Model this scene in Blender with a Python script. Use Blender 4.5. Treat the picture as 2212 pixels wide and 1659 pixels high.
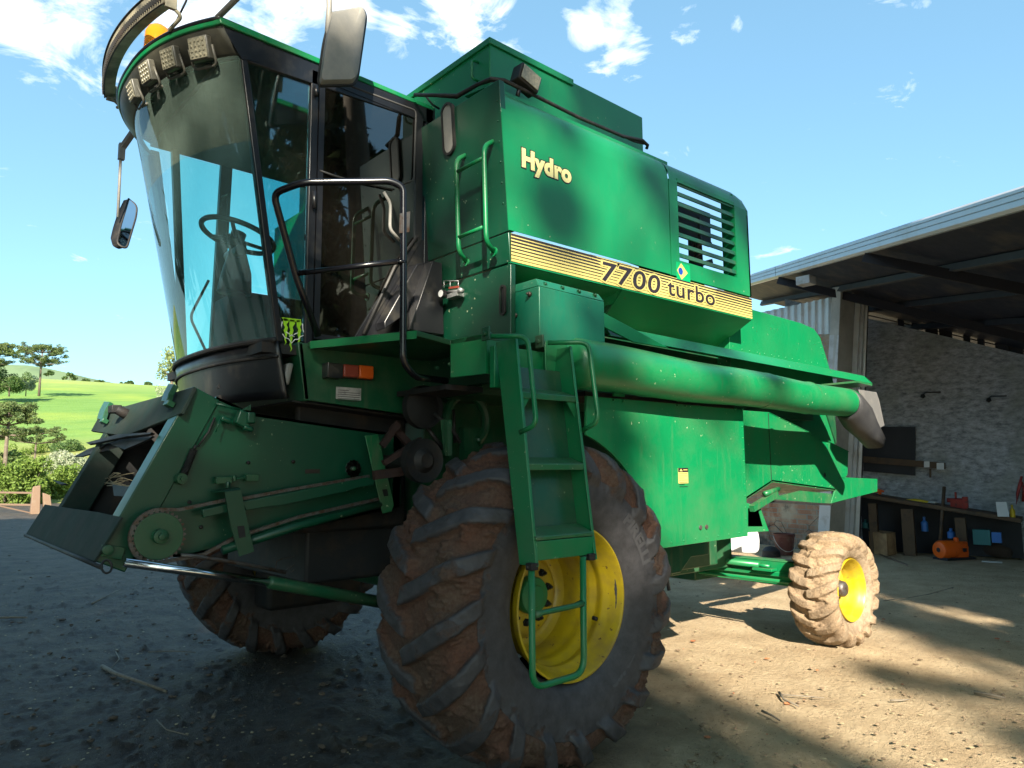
import bpy, bmesh, math, random
import numpy as np
from mathutils import Vector, Matrix, noise as mn
random.seed(7); rng=np.random.default_rng(7)
sc=bpy.context.scene
for o in list(bpy.data.objects): bpy.data.objects.remove(o)
COL=sc.collection

# ---------------- camera ----------------
FPX,YAW,PIT,ROL=1580.0,math.radians(41.07),math.radians(6.70),math.radians(-0.40)
SUN_EL=math.radians(31.0); SUN_AZ=math.radians(41.07-4.0)    # the light travels horizontally along (sin az, cos az)
CP=np.array([-2.84394,-2.71857,1.55519])
_F=np.array([math.sin(YAW),math.cos(YAW),0]); _R=np.array([math.cos(YAW),-math.sin(YAW),0]); _U=np.array([0,0,1.])
f2=_F*math.cos(PIT)+_U*math.sin(PIT); u2=-_F*math.sin(PIT)+_U*math.cos(PIT)
r3=_R*math.cos(ROL)+u2*math.sin(ROL); u3=-_R*math.sin(ROL)+u2*math.cos(ROL)
cam_d=bpy.data.cameras.new('camera'); cam=bpy.data.objects.new('camera',cam_d); COL.objects.link(cam)
cam_d.sensor_width=36; cam_d.lens=FPX/2212*36; cam_d.clip_start=0.05; cam_d.clip_end=5000
M=Matrix(((r3[0],u3[0],-f2[0],CP[0]),(r3[1],u3[1],-f2[1],CP[1]),(r3[2],u3[2],-f2[2],CP[2]),(0,0,0,1)))
cam.matrix_world=M; sc.camera=cam
sc.render.engine='CYCLES'
sc.view_settings.view_transform='Standard'; sc.view_settings.look='None'
sc.view_settings.gamma=1; sc.view_settings.exposure=1.62
sc.cycles.max_bounces=7; sc.cycles.transparent_max_bounces=12; sc.cycles.glossy_bounces=3; sc.cycles.diffuse_bounces=3

# reading the survey: a sight line through a photo point, met with a plane of the machine or the yard
def ray(px,py): return f2+r3*(px-1106)/FPX-u3*(py-829.5)/FPX
def at(p,x=None,y=None,z=None,d=None):
    r=ray(*p)
    if x is not None:t=(x-CP[0])/r[0]
    elif y is not None:t=(y-CP[1])/r[1]
    elif z is not None:t=(z-CP[2])/r[2]
    else:t=d
    return Vector(CP+r*t)
def proj(v):
    d=np.array(v,float)-CP; z=d@f2; return 1106+FPX*(d@r3)/z,829.5-FPX*(d@u3)/z,z
_k=.86406
ZT={0:(0,0,1/_k),1:(200,0,900/2212),2:(0,800,900/2212),3:(800,700,900/2212),4:(1000,50,900/2212),5:(1400,600,900/2212),6:(1860,450,700/2212),7:(1860,950,700/2212),8:(800,1100,900/1821),
11:(400,400,750/2212),12:(0,820,500/1728),13:(400,950,700/2212),14:(1150,650,450/1659),15:(0,1250,1000/2212),16:(1500,1250,1060/2212),17:(1500,950,700/2212),18:(250,0,450/2196),19:(1250,1250,450/1357),20:(1850,1000,710/2212)}
def q(k,zx,zy):
    a,b,s=ZT[k]; return ((a+zx*s)*_k,(b+zy*s)*_k)
def V(k,zx,zy,**kw): return at(q(k,zx,zy),**kw)

# ---------------- materials ----------------
def newmat(name):
    m=bpy.data.materials.new(name); m.use_nodes=True; nt=m.node_tree
    return m,nt,nt.nodes,nt.links,nt.nodes['Principled BSDF']
def lk(nt,a,b): nt.links.new(a,b)
def tex(nt,scale,detail=6,rough=.55,vec=None,dist=0):
    n=nt.nodes.new('ShaderNodeTexNoise'); n.inputs['Scale'].default_value=scale; n.inputs['Detail'].default_value=detail; n.inputs['Roughness'].default_value=rough; n.inputs['Distortion'].default_value=dist
    if vec is None:
        g=nt.nodes.new('ShaderNodeNewGeometry'); vec=g.outputs['Position']
    nt.links.new(vec,n.inputs['Vector']); return n.outputs['Fac']
def ramp(nt,src,a,b,ca=(0,0,0,1),cb=(1,1,1,1)):
    r=nt.nodes.new('ShaderNodeValToRGB'); e=r.color_ramp.elements
    e[0].position=a; e[1].position=b; e[0].color=ca; e[1].color=cb
    nt.links.new(src,r.inputs['Fac']); return r.outputs['Color']
def mix(nt,fac,a,b,mode='MIX'):
    m=nt.nodes.new('ShaderNodeMix'); m.data_type='RGBA'; m.blend_type=mode
    if isinstance(fac,(int,float)): m.inputs[0].default_value=fac
    else: nt.links.new(fac,m.inputs[0])
    for i,c in((6,a),(7,b)):
        if isinstance(c,tuple): m.inputs[i].default_value=c if len(c)==4 else c+(1,)
        else: nt.links.new(c,m.inputs[i])
    return m.outputs[2]
def math_(nt,op,a,b=None,clamp=False):
    m=nt.nodes.new('ShaderNodeMath'); m.operation=op; m.use_clamp=clamp
    for i,c in enumerate((a,b)):
        if c is None: continue
        if isinstance(c,(int,float)): m.inputs[i].default_value=c
        else: nt.links.new(c,m.inputs[i])
    return m.outputs[0]
def bump(nt,bsdf,h,strength=.3,dist=.01):
    b=nt.nodes.new('ShaderNodeBump'); b.inputs['Strength'].default_value=strength; b.inputs['Distance'].default_value=dist
    nt.links.new(h,b.inputs['Height']); nt.links.new(b.outputs['Normal'],bsdf.inputs['Normal'])
def pm(name,col,rough=.5,metal=0,col2=None,ns=3,thr=(.5,.7),bs=0,bd=.004,bsc=60,spec=.5,coat=0,col3=None,ns3=40,thr3=(.6,.7),rv=.12):
    m,nt,N,L,b=newmat(name)
    c=col+(1,)
    src=None
    if col2:
        src=mix(nt,ramp(nt,tex(nt,ns,8,.65),thr[0],thr[1]),c,col2)
    if col3:
        src=mix(nt,ramp(nt,tex(nt,ns3,5,.6),thr3[0],thr3[1]),src if src is not None else c,col3)
    if src is None:
        src=mix(nt,tex(nt,6,6),tuple(x*.88 for x in col)+(1,),tuple(min(1,x*1.12) for x in col)+(1,))
    L.new(src,b.inputs['Base Color'])
    b.inputs['Roughness'].default_value=rough; b.inputs['Metallic'].default_value=metal
    b.inputs['Specular IOR Level'].default_value=spec; b.inputs['Coat Weight'].default_value=coat; b.inputs['Coat Roughness'].default_value=.12
    if rv:
        r_=nt.nodes.new('ShaderNodeMapRange'); L.new(tex(nt,7,7,.6),r_.inputs[0]); r_.inputs[3].default_value=max(.03,rough-rv); r_.inputs[4].default_value=min(1,rough+rv); L.new(r_.outputs[0],b.inputs['Roughness'])
    if bs: bump(nt,b,tex(nt,bsc,6,.6),bs,bd)
    return m
GREEN=(.003,.175,.058)
MT={}
def green_mat(name,base,dust=.5,chips=True,waves=.012,dc=(.13,.13,.08,1)):
    m,nt,N,L,b=newmat(name)
    g=nt.nodes.new('ShaderNodeNewGeometry'); pos=g.outputs['Position']
    c=mix(nt,tex(nt,1.7,5),tuple(x*.85 for x in base)+(1,),tuple(x*1.15 for x in base)+(1,))
    # dry dust in broad clouds and running streaks
    mp=nt.nodes.new('ShaderNodeMapping'); mp.inputs['Scale'].default_value=(9,9,1.2); L.new(pos,mp.inputs[0])
    streak=ramp(nt,tex(nt,2.2,7,.7,mp.outputs[0]),.52,.8)
    cloud=ramp(nt,tex(nt,2.6,8,.7),.45,.8)
    du=math_(nt,'MULTIPLY',math_(nt,'MAXIMUM',streak,cloud),dust,True)
    # dust settles on what faces up
    sx=nt.nodes.new('ShaderNodeSeparateXYZ'); L.new(g.outputs['Normal'],sx.inputs[0])
    up=nt.nodes.new('ShaderNodeMapRange'); L.new(sx.outputs['Z'],up.inputs[0]); up.inputs[1].default_value=.55; up.inputs[2].default_value=1; up.inputs[4].default_value=.55
    du=math_(nt,'MAXIMUM',du,math_(nt,'MULTIPLY',up.outputs[0],ramp(nt,tex(nt,14,8,.7),.35,.65)))
    c=mix(nt,du,c,dc)
    if chips:
        ch=ramp(nt,tex(nt,38,3,.5),.70,.725)
        ch2=math_(nt,'MULTIPLY',ch,ramp(nt,tex(nt,1.3,3),.5,.6))
        c=mix(nt,ch2,c,(.38,.42,.27,1))
        ru=math_(nt,'MULTIPLY',ramp(nt,tex(nt,21,6,.7),.68,.74),ramp(nt,tex(nt,.9,3),.5,.62))
        c=mix(nt,ru,c,(.13,.05,.022,1))
    L.new(c,b.inputs['Base Color'])
    r_=nt.nodes.new('ShaderNodeMapRange'); L.new(du,r_.inputs[0]); r_.inputs[3].default_value=.34; r_.inputs[4].default_value=.78; L.new(r_.outputs[0],b.inputs['Roughness'])
    h=math_(nt,'ADD',math_(nt,'MULTIPLY',tex(nt,1.6,2,.4),waves*8),math_(nt,'MULTIPLY',tex(nt,220,2),.012))
    bump(nt,b,h,.55,.02)
    b.inputs['Specular IOR Level'].default_value=.5
    return m
MT['green']=green_mat('green paint',GREEN,.32)
MT['green_shaded']=green_mat('aged green paint darkened for shade',(.0025,.056,.028),.22,dc=(.04,.048,.035,1))  # aged paint, its green also darkened to carry the shade
MT['plate_grey']=pm('dull grey-green front plate',(.011,.030,.024),.75,col2=(.035,.038,.034,1),ns=4,thr=(.35,.75),bs=.2,spec=.25)  # dark grey-green base with lighter grey mottling

MT['green_clean']=green_mat('glossy green paint',(.003,.175,.062),.10)
MT['green_dirty']=green_mat('dusty green paint',(.008,.13,.045),.75)
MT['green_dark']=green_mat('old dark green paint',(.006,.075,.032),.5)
MT['teal']=green_mat('repainted green box',(.008,.16,.09),.3)
MT['black']=pm('black paint',(.009,.0095,.012),.33,col2=(.06,.055,.045,1),ns=5,thr=(.55,.85),bs=.1,spec=.55)
MT['black_gloss']=pm('black tube paint',(.006,.006,.009),.22,col2=(.07,.05,.035,1),ns=18,thr=(.66,.74),spec=.6)
MT['rubber']=pm('black rubber',(.012,.012,.013),.6,col2=(.06,.052,.042,1),ns=8,thr=(.5,.8),bs=.2)
MT['rubber_dusty']=pm('dusty window rubber',(.05,.05,.05),.7)
MT['dark']=pm('dark greasy metal',(.010,.011,.012),.65,col2=(.035,.022,.015,1),ns=6,thr=(.5,.7),bs=.3)
MT['steel_dirty']=pm('dirty bare steel',(.12,.115,.11),.5,.6,col2=(.09,.05,.03,1),ns=25,thr=(.45,.65))
MT['chrome']=pm('chromed steel rod',(.62,.64,.66),.14,1,col2=(.4,.38,.34,1),ns=6,thr=(.6,.8),rv=.06)
MT['galv']=pm('galvanised steel',(.45,.46,.46),.42,.7,col2=(.3,.29,.27,1),ns=9)
MT['plastic_grey']=pm('weathered grey plastic',(.22,.22,.21),.55,col2=(.34,.32,.28,1),ns=6,thr=(.4,.75))
MT['fascia']=pm('matt black fascia',(.026,.027,.024),.5,col2=(.10,.095,.065,1),ns=4,thr=(.4,.85),bs=.1)
MT['lamp_face']=pm('dusty led lamp face',(.17,.165,.125),.35,col2=(.27,.25,.18,1),ns=60,thr=(.45,.6))
MT['lamp_case']=pm('lamp casing',(.06,.06,.05),.45,col2=(.14,.13,.10,1),ns=12)
MT['bar_mat']=pm('dusty lamp bar',(.07,.07,.06),.45,col2=(.36,.33,.24,1),ns=5,thr=(.35,.6))
MT['yellow']=pm('yellow wheel paint',(.50,.36,.010),.38,col2=(.26,.18,.05,1),ns=4.5,thr=(.42,.72),col3=(.10,.05,.025,1),ns3=30,thr3=(.66,.69),bs=.06,spec=.5)
MT['decal_yellow']=pm('yellow decal film',(.50,.43,.14),.3,rv=.05)
MT['decal_black']=pm('dark decal ink',(.022,.016,.02),.35,rv=.05)
MT['cream']=pm('cream lettering film',(.70,.66,.30),.35,rv=.05)
MT['flag_green']=pm('flag green film',(.0,.30,.10),.35,rv=.05)
MT['flag_blue']=pm('flag blue film',(.01,.06,.34),.35,rv=.05)
MT['white']=pm('white film',(.75,.76,.76),.4,rv=.05)
MT['lime']=pm('lime film',(.30,.62,.02),.35,rv=.05)
MT['label_white']=pm('faded paper label',(.34,.34,.33),.6,col2=(.22,.22,.21,1),ns=30)
MT['orange']=pm('orange lens',(.70,.12,.015),.25,rv=.05)
MT['redlens']=pm('faded red lens',(.28,.05,.03),.3,rv=.05)
MT['seat']=pm('dark seat fabric',(.03,.032,.036),.85)
MT['hydro_green']=MT['green_dark']
def amber():
    m,nt,N,L,b=newmat('amber beacon lens')
    b.inputs['Base Color'].default_value=(.9,.34,.02,1); b.inputs['Roughness'].default_value=.12
    b.inputs['Transmission Weight'].default_value=.55; b.inputs['IOR'].default_value=1.3
    return m
MT['amber']=amber()
def glass(name,tint,dust,gloss_mix,dcol=(.33,.33,.25,1),dscale=2.0,thr=(.35,.8)):
    m=bpy.data.materials.new(name); m.use_nodes=True; nt=m.node_tree; N=nt.nodes; L=nt.links
    N.remove(N['Principled BSDF']); out=N['Material Output']
    tr=N.new('ShaderNodeBsdfTransparent'); tr.inputs[0].default_value=tint+(1,)
    gl=N.new('ShaderNodeBsdfGlossy'); gl.inputs['Roughness'].default_value=.02; gl.inputs[0].default_value=(.95,1,1,1)
    fr=N.new('ShaderNodeFresnel'); fr.inputs[0].default_value=1.5
    f=math_(nt,'ADD',math_(nt,'MULTIPLY',fr.outputs[0],gloss_mix[0]),gloss_mix[1],True)
    m1=N.new('ShaderNodeMixShader'); L.new(f,m1.inputs[0]); L.new(tr.outputs[0],m1.inputs[1]); L.new(gl.outputs[0],m1.inputs[2])
    df=N.new('ShaderNodeBsdfDiffuse'); df.inputs[0].default_value=dcol
    dn=math_(nt,'MULTIPLY',ramp(nt,tex(nt,dscale,8,.7),thr[0],thr[1]),dust[1])
    dn=math_(nt,'ADD',dn,dust[0],True)
    m2=N.new('ShaderNodeMixShader'); L.new(dn,m2.inputs[0]); L.new(m1.outputs[0],m2.inputs[1]); L.new(df.outputs[0],m2.inputs[2])
    L.new(m2.outputs[0],out.inputs[0]); return m
MT['glass']=glass('tinted dusty windscreen glass with painted haze',(.62,.93,.88),(.10,.10),(1.0,.0),(.20,.40,.42,1))  # teal diffuse share paints a haze over the pane
MT['glass_dust_haze']=glass('windscreen top glass with dust and painted haze',(.52,.86,.83),(.13,.15),(.8,.0),(.29,.40,.34,1),2.5,(.3,.7))  # diffuse share holds dust and a painted teal haze
MT['glass_side']=glass('tinted side glass',(.40,.74,.76),(.02,.08),(1.3,.05),dscale=9,thr=(.5,.8))
MT['glass_door']=glass('dark mirror-tinted door glass',(.045,.055,.075),(.012,.04),(1.2,.07),(.3,.27,.22,1),dscale=12,thr=(.55,.85))

MT['glass_far']=glass('far side cab glass',(.74,.97,.93),(.0,.03),(.6,.0))
m=pm('mirror glass',(.8,.85,.88),.04,1,rv=0); MT['mirror']=m

# ---------------- mesh builder ----------------
class MB:
    def __init__(s): s.v=[]; s.f=[]; s.sm=[]
    def add(s,vs,fs,smooth=False):
        o=len(s.v); s.v+= [tuple(v) for v in vs]; s.f+=[tuple(i+o for i in f) for f in fs]; s.sm+=[smooth]*len(fs); return s
    def box(s,lo,hi):
        x0,y0,z0=lo;x1,y1,z1=hi
        return s.add([(x0,y0,z0),(x1,y0,z0),(x1,y1,z0),(x0,y1,z0),(x0,y0,z1),(x1,y0,z1),(x1,y1,z1),(x0,y1,z1)],[(0,3,2,1),(4,5,6,7),(0,1,5,4),(1,2,6,5),(2,3,7,6),(3,0,4,7)])
    def hexa(s,a,b):  # two quads
        n=len(a); return s.add(list(a)+list(b),[tuple(range(n))[::-1],tuple(range(n,2*n))]+[(i,(i+1)%n,n+(i+1)%n,n+i) for i in range(n)])
    def plate(s,poly,d):  # polygon extruded by vector d
        d=Vector(d); return s.hexa([Vector(p) for p in poly],[Vector(p)+d for p in poly])
    def obox(s,c,ax,ay,az):
        c=Vector(c);ax,ay,az=Vector(ax),Vector(ay),Vector(az)
        a=[c-ax-ay-az,c+ax-ay-az,c+ax+ay-az,c-ax+ay-az]; return s.hexa(a,[p+2*az for p in a])
    def bar(s,a,b,w,h,up=(0,0,1)):
        a,b=Vector(a),Vector(b); d=(b-a); L=d.length/2; d.normalize(); u=Vector(up); sd=d.cross(u).normalized(); u=sd.cross(d)
        return s.obox((a+b)/2,d*L,sd*w/2,u*h/2)
    def tube(s,pts,r,n=12,closed=False,cap=True):
        P=[Vector(p) for p in pts]; m=len(P); rings=[]; R=r if isinstance(r,(list,tuple)) else [r]*m
        nrm=None
        for i in range(m):
            a=P[i-1] if (i>0 or closed) else P[i]; b=P[(i+1)%m] if (i<m-1 or closed) else P[i]
            t=(b-a).normalized()
            if nrm is None: nrm=t.orthogonal().normalized()
            nrm=(nrm-t*nrm.dot(t)).normalized(); bn=t.cross(nrm)
            rings.append([P[i]+(nrm*math.cos(2*math.pi*k/n)+bn*math.sin(2*math.pi*k/n))*R[i] for k in range(n)])
        vs=[v for rg in rings for v in rg]; fs=[]
        for i in range(m if closed else m-1):
            j=(i+1)%m
            for k in range(n): fs.append((i*n+k,i*n+(k+1)%n,j*n+(k+1)%n,j*n+k))
        s.add(vs,fs,True)
        if cap and not closed:
            s.add(rings[0],[tuple(range(n))[::-1]]); s.add(rings[-1],[tuple(range(n))])
        return s
    def lathe(s,prof,c,axis=(0,1,0),n=48,closed=False):  # prof: (offset along axis, radius)
        c=Vector(c); A=Vector(axis).normalized(); e1=A.orthogonal().normalized(); e2=A.cross(e1)
        vs=[c+A*a+(e1*math.cos(2*math.pi*k/n)+e2*math.sin(2*math.pi*k/n))*r for a,r in prof for k in range(n)]
        fs=[(i*n+k,i*n+(k+1)%n,(i+1)*n+(k+1)%n,(i+1)*n+k) for i in range(len(prof)-1) for k in range(n)]
        s.add(vs,fs,True); return s
    def cyl(s,a,b,r,n=24,r2=None): return s.tube([a,b],[r,r2 if r2 is not None else r],n)
    def rivets(s,a,c,n,nrm,r=.009):
        a,c=Vector(a),Vector(c); nr=Vector(nrm).normalized()
        for i in range(n):
            p=a.lerp(c,(i+.5)/n); s.tube([p-nr*.002,p+nr*.005],[r,r*.7],7)
        return s
    def build(s,name,mat,parent=None,bev=0,smooth=False,sharp=35,label=None):
        me=bpy.data.meshes.new(name); me.from_pydata(s.v,[],s.f); me.update()
        me.polygons.foreach_set('use_smooth',[True]*len(me.polygons) if (smooth or bev) else s.sm)
        if any(s.sm) or smooth or bev: me.set_sharp_from_angle(angle=math.radians(sharp))
        bm=bmesh.new(); bm.from_mesh(me); bmesh.ops.remove_doubles(bm,verts=bm.verts,dist=1e-5); bmesh.ops.recalc_face_normals(bm,faces=bm.faces); bm.to_mesh(me); bm.free()
        o=bpy.data.objects.new(name,me); COL.objects.link(o); me.materials.append(MT[mat] if isinstance(mat,str) else mat)
        if parent is not None: attach(o,parent)
        if bev:
            md=o.modifiers.new('bevel','BEVEL'); md.width=bev; md.segments=2; md.limit_method='ANGLE'; md.angle_limit=math.radians(38); md.harden_normals=False
        if label: o['label']=label
        return o
def attach(o,parent):
    o.parent=parent
    if parent.type=='EMPTY': o.matrix_parent_inverse=Matrix.Translation(-parent.location)
def empty(name,loc,label,cat,group=None):
    o=bpy.data.objects.new(name,None); o.location=loc; o.empty_display_size=.2; COL.objects.link(o); tag(o,label,cat,group); return o
def tag(o,label=None,cat=None,group=None,kind=None):
    if label:o['label']=label
    if cat:o['category']=cat
    if group:o['group']=group
    if kind:o['kind']=kind
    return o
def rnd(pts,r,n=6):   # round the corners of a path
    P=[Vector(p) for p in pts]; out=[P[0]]
    for i in range(1,len(P)-1):
        a=(P[i-1]-P[i]); b=(P[i+1]-P[i]); rr=min(r,a.length*.45,b.length*.45); A=P[i]+a.normalized()*rr; B=P[i]+b.normalized()*rr
        for k in range(n+1):
            t=k/n; out.append(A*(1-t)**2+P[i]*2*t*(1-t)+B*t*t)
    out.append(P[-1]); return out
def text_mesh(txt,size,off=0,shear=0,xs=1,extrude=.001,space=1,res=4):
    cu=bpy.data.curves.new('t','FONT'); cu.body=txt; cu.size=size; cu.offset=off; cu.shear=shear; cu.extrude=extrude; cu.resolution_u=res; cu.space_character=space
    o=bpy.data.objects.new('t',cu); COL.objects.link(o); bpy.context.view_layer.update()
    me=bpy.data.meshes.new_from_object(o.evaluated_get(bpy.context.evaluated_depsgraph_get()))
    vs=[Vector((v.co.x*xs,v.co.y,v.co.z)) for v in me.vertices]; fs=[tuple(p.vertices) for p in me.polygons]
    bpy.data.objects.remove(o); return vs,fs

# ---------------- world and sun ----------------
w=bpy.data.worlds.new('World'); sc.world=w; w.use_nodes=True; nt=w.node_tree; N=nt.nodes; L=nt.links
bg=N['Background']; bg.inputs['Strength'].default_value=0.088
sky=N.new('ShaderNodeTexSky'); sky.sky_type='NISHITA'; sky.sun_disc=False
sun_dir=np.array([math.sin(SUN_AZ)*math.cos(SUN_EL),math.cos(SUN_AZ)*math.cos(SUN_EL),-math.sin(SUN_EL)])
tosun=-sun_dir
sky.sun_elevation=SUN_EL; sky.sun_rotation=math.atan2(tosun[0],tosun[1]); sky.air_density=1.0; sky.dust_density=1.6; sky.ozone_density=2.0; sky.altitude=700
tint=mix(nt,1.0,sky.outputs[0],(1.05,1.30,1.16,1),'MULTIPLY')
tc=N.new('ShaderNodeTexCoord'); nrmv=N.new('ShaderNodeVectorMath'); nrmv.operation='NORMALIZE'; L.new(tc.outputs['Generated'],nrmv.inputs[0])
sxyz=N.new('ShaderNodeSeparateXYZ'); L.new(nrmv.outputs[0],sxyz.inputs[0])
zz=math_(nt,'ADD',sxyz.outputs[2],.12); px_=math_(nt,'DIVIDE',sxyz.outputs[0],zz); py_=math_(nt,'DIVIDE',sxyz.outputs[1],zz)
cx=N.new('ShaderNodeCombineXYZ'); L.new(px_,cx.inputs[0]); L.new(py_,cx.inputs[1])
n1=tex(nt,5.5,14,.62,cx.outputs[0],.6)
blob=None
for (x,y,rad,amp) in ((40,15,.13,.9),(170,10,.14,.9),(330,5,.15,1.0),(450,45,.10,.9),(620,40,.085,.85),(680,10,.08,.85),(760,20,.07,.7),(1000,25,.10,.72),(1060,10,.08,.8),(1270,45,.06,1.05),(1330,40,.06,.9),(1360,130,.05,.65),(1480,15,.07,.75),(1590,50,.03,.6),(1370,80,.05,.6),(930,60,.06,.5),(870,60,.07,.6)):
    d=ray(x,y); d=d/np.linalg.norm(d)
    dt=N.new('ShaderNodeVectorMath'); dt.operation='DISTANCE'; L.new(nrmv.outputs[0],dt.inputs[0]); dt.inputs[1].default_value=tuple(d)
    mr=N.new('ShaderNodeMapRange'); mr.interpolation_type='SMOOTHSTEP'; L.new(dt.outputs['Value'],mr.inputs[0]); mr.inputs[1].default_value=0; mr.inputs[2].default_value=rad; mr.inputs[3].default_value=amp; mr.inputs[4].default_value=0
    blob=mr.outputs[0] if blob is None else math_(nt,'MAXIMUM',blob,mr.outputs[0])
cf=math_(nt,'ADD',math_(nt,'MULTIPLY',blob,.42),math_(nt,'MULTIPLY',n1,1.25))
cfac=ramp(nt,cf,.80,1.12)
cloudc=mix(nt,ramp(nt,tex(nt,7,8,.6,cx.outputs[0]),.35,.65),(4.2,5.0,6.0,1),(6.5,6.6,6.8,1))
tint=mix(nt,.46,tint,(1.25,2.45,3.5,1))
final=mix(nt,cfac,tint,cloudc)
L.new(final,bg.inputs[0])
sd=bpy.data.lights.new('sun','SUN'); sd.energy=5.0; sd.angle=math.radians(.53); sd.color=(1.0,.90,.74)
so=bpy.data.objects.new('sun',sd); COL.objects.link(so)
so.rotation_euler=Vector(sun_dir).to_track_quat('-Z','Y').to_euler()
# ---------------- the harvester ----------------
CMB=empty('combine_harvester',(1.5,1.95,0),'large green combine harvester without its header, yellow wheels, parked on the dirt yard','combine harvester')
K=CMB
YS=.30      # side panel plane
YC=1.09     # near side of the cab
YCF=2.81    # far side of the cab

def ss(a,b,x): t=np.clip((x-a)/(b-a),0,1); return t*t*(3-2*t)
def crom(P,n):
    P=np.array(P,float); Q=np.vstack([2*P[0]-P[1],P,2*P[-1]-P[-2]]); out=[]
    L_=np.concatenate([[0],np.cumsum(np.linalg.norm(np.diff(P,axis=0),axis=1))]); T=np.linspace(0,L_[-1],n)
    for t in T:
        i=min(len(P)-2,int(np.searchsorted(L_,t,side='right')-1)); u=(t-L_[i])/(L_[i+1]-L_[i]); a,b,c,d=Q[i:i+4]
        out.append(.5*((2*b)+(-a+c)*u+(2*a-5*b+4*c-d)*u*u+(-a+3*b-3*c+d)*u**3))
    return np.array(out)
def tyre_mat(name,rubber,mud,mud2,base_mud):
    m,nt,N,L,b=newmat(name)
    at_=N.new('ShaderNodeAttribute'); at_.attribute_name='mud'
    tcn=N.new('ShaderNodeTexCoord'); ob=tcn.outputs['Object']
    n1=tex(nt,9,9,.68,ob); n2=tex(nt,60,6,.6,ob); n3=tex(nt,3,5,.6,ob)
    f=math_(nt,'ADD',math_(nt,'SUBTRACT',at_.outputs['Fac'],.5),n1)
    f=ramp(nt,math_(nt,'ADD',f,base_mud),.42,.62)
    mudc=mix(nt,ramp(nt,n3,.4,.6),mud+(1,),mud2+(1,))
    mudc=mix(nt,ramp(nt,n2,.3,.7),mudc,tuple(x*.5 for x in mud)+(1,))
    rub=mix(nt,ramp(nt,tex(nt,14,8,.7,ob),.35,.75),rubber+(1,),tuple(x*1.9+.01 for x in rubber)+(1,))
    L.new(mix(nt,f,rub,mudc),b.inputs['Base Color'])
    r_=N.new('ShaderNodeMapRange'); L.new(f,r_.inputs[0]); r_.inputs[3].default_value=.62; r_.inputs[4].default_value=.95; L.new(r_.outputs[0],b.inputs['Roughness'])
    h=math_(nt,'ADD',math_(nt,'MULTIPLY',n1,1.0),math_(nt,'MULTIPLY',n2,.5)); h=math_(nt,'MULTIPLY',h,math_(nt,'ADD',math_(nt,'MULTIPLY',f,.8),.2))
    bump(nt,b,h,.9,.012); return m
MT['tyre_f']=tyre_mat('worn rubber with clay',(.034,.033,.037),(.125,.058,.038),(.105,.075,.055),.20)  # clay tones also darkened to carry the shade on the front tyres
MT['tyre_r']=tyre_mat('rubber caked in pale clay',(.20,.15,.10),(.34,.24,.145),(.28,.20,.13),.42)

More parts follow.
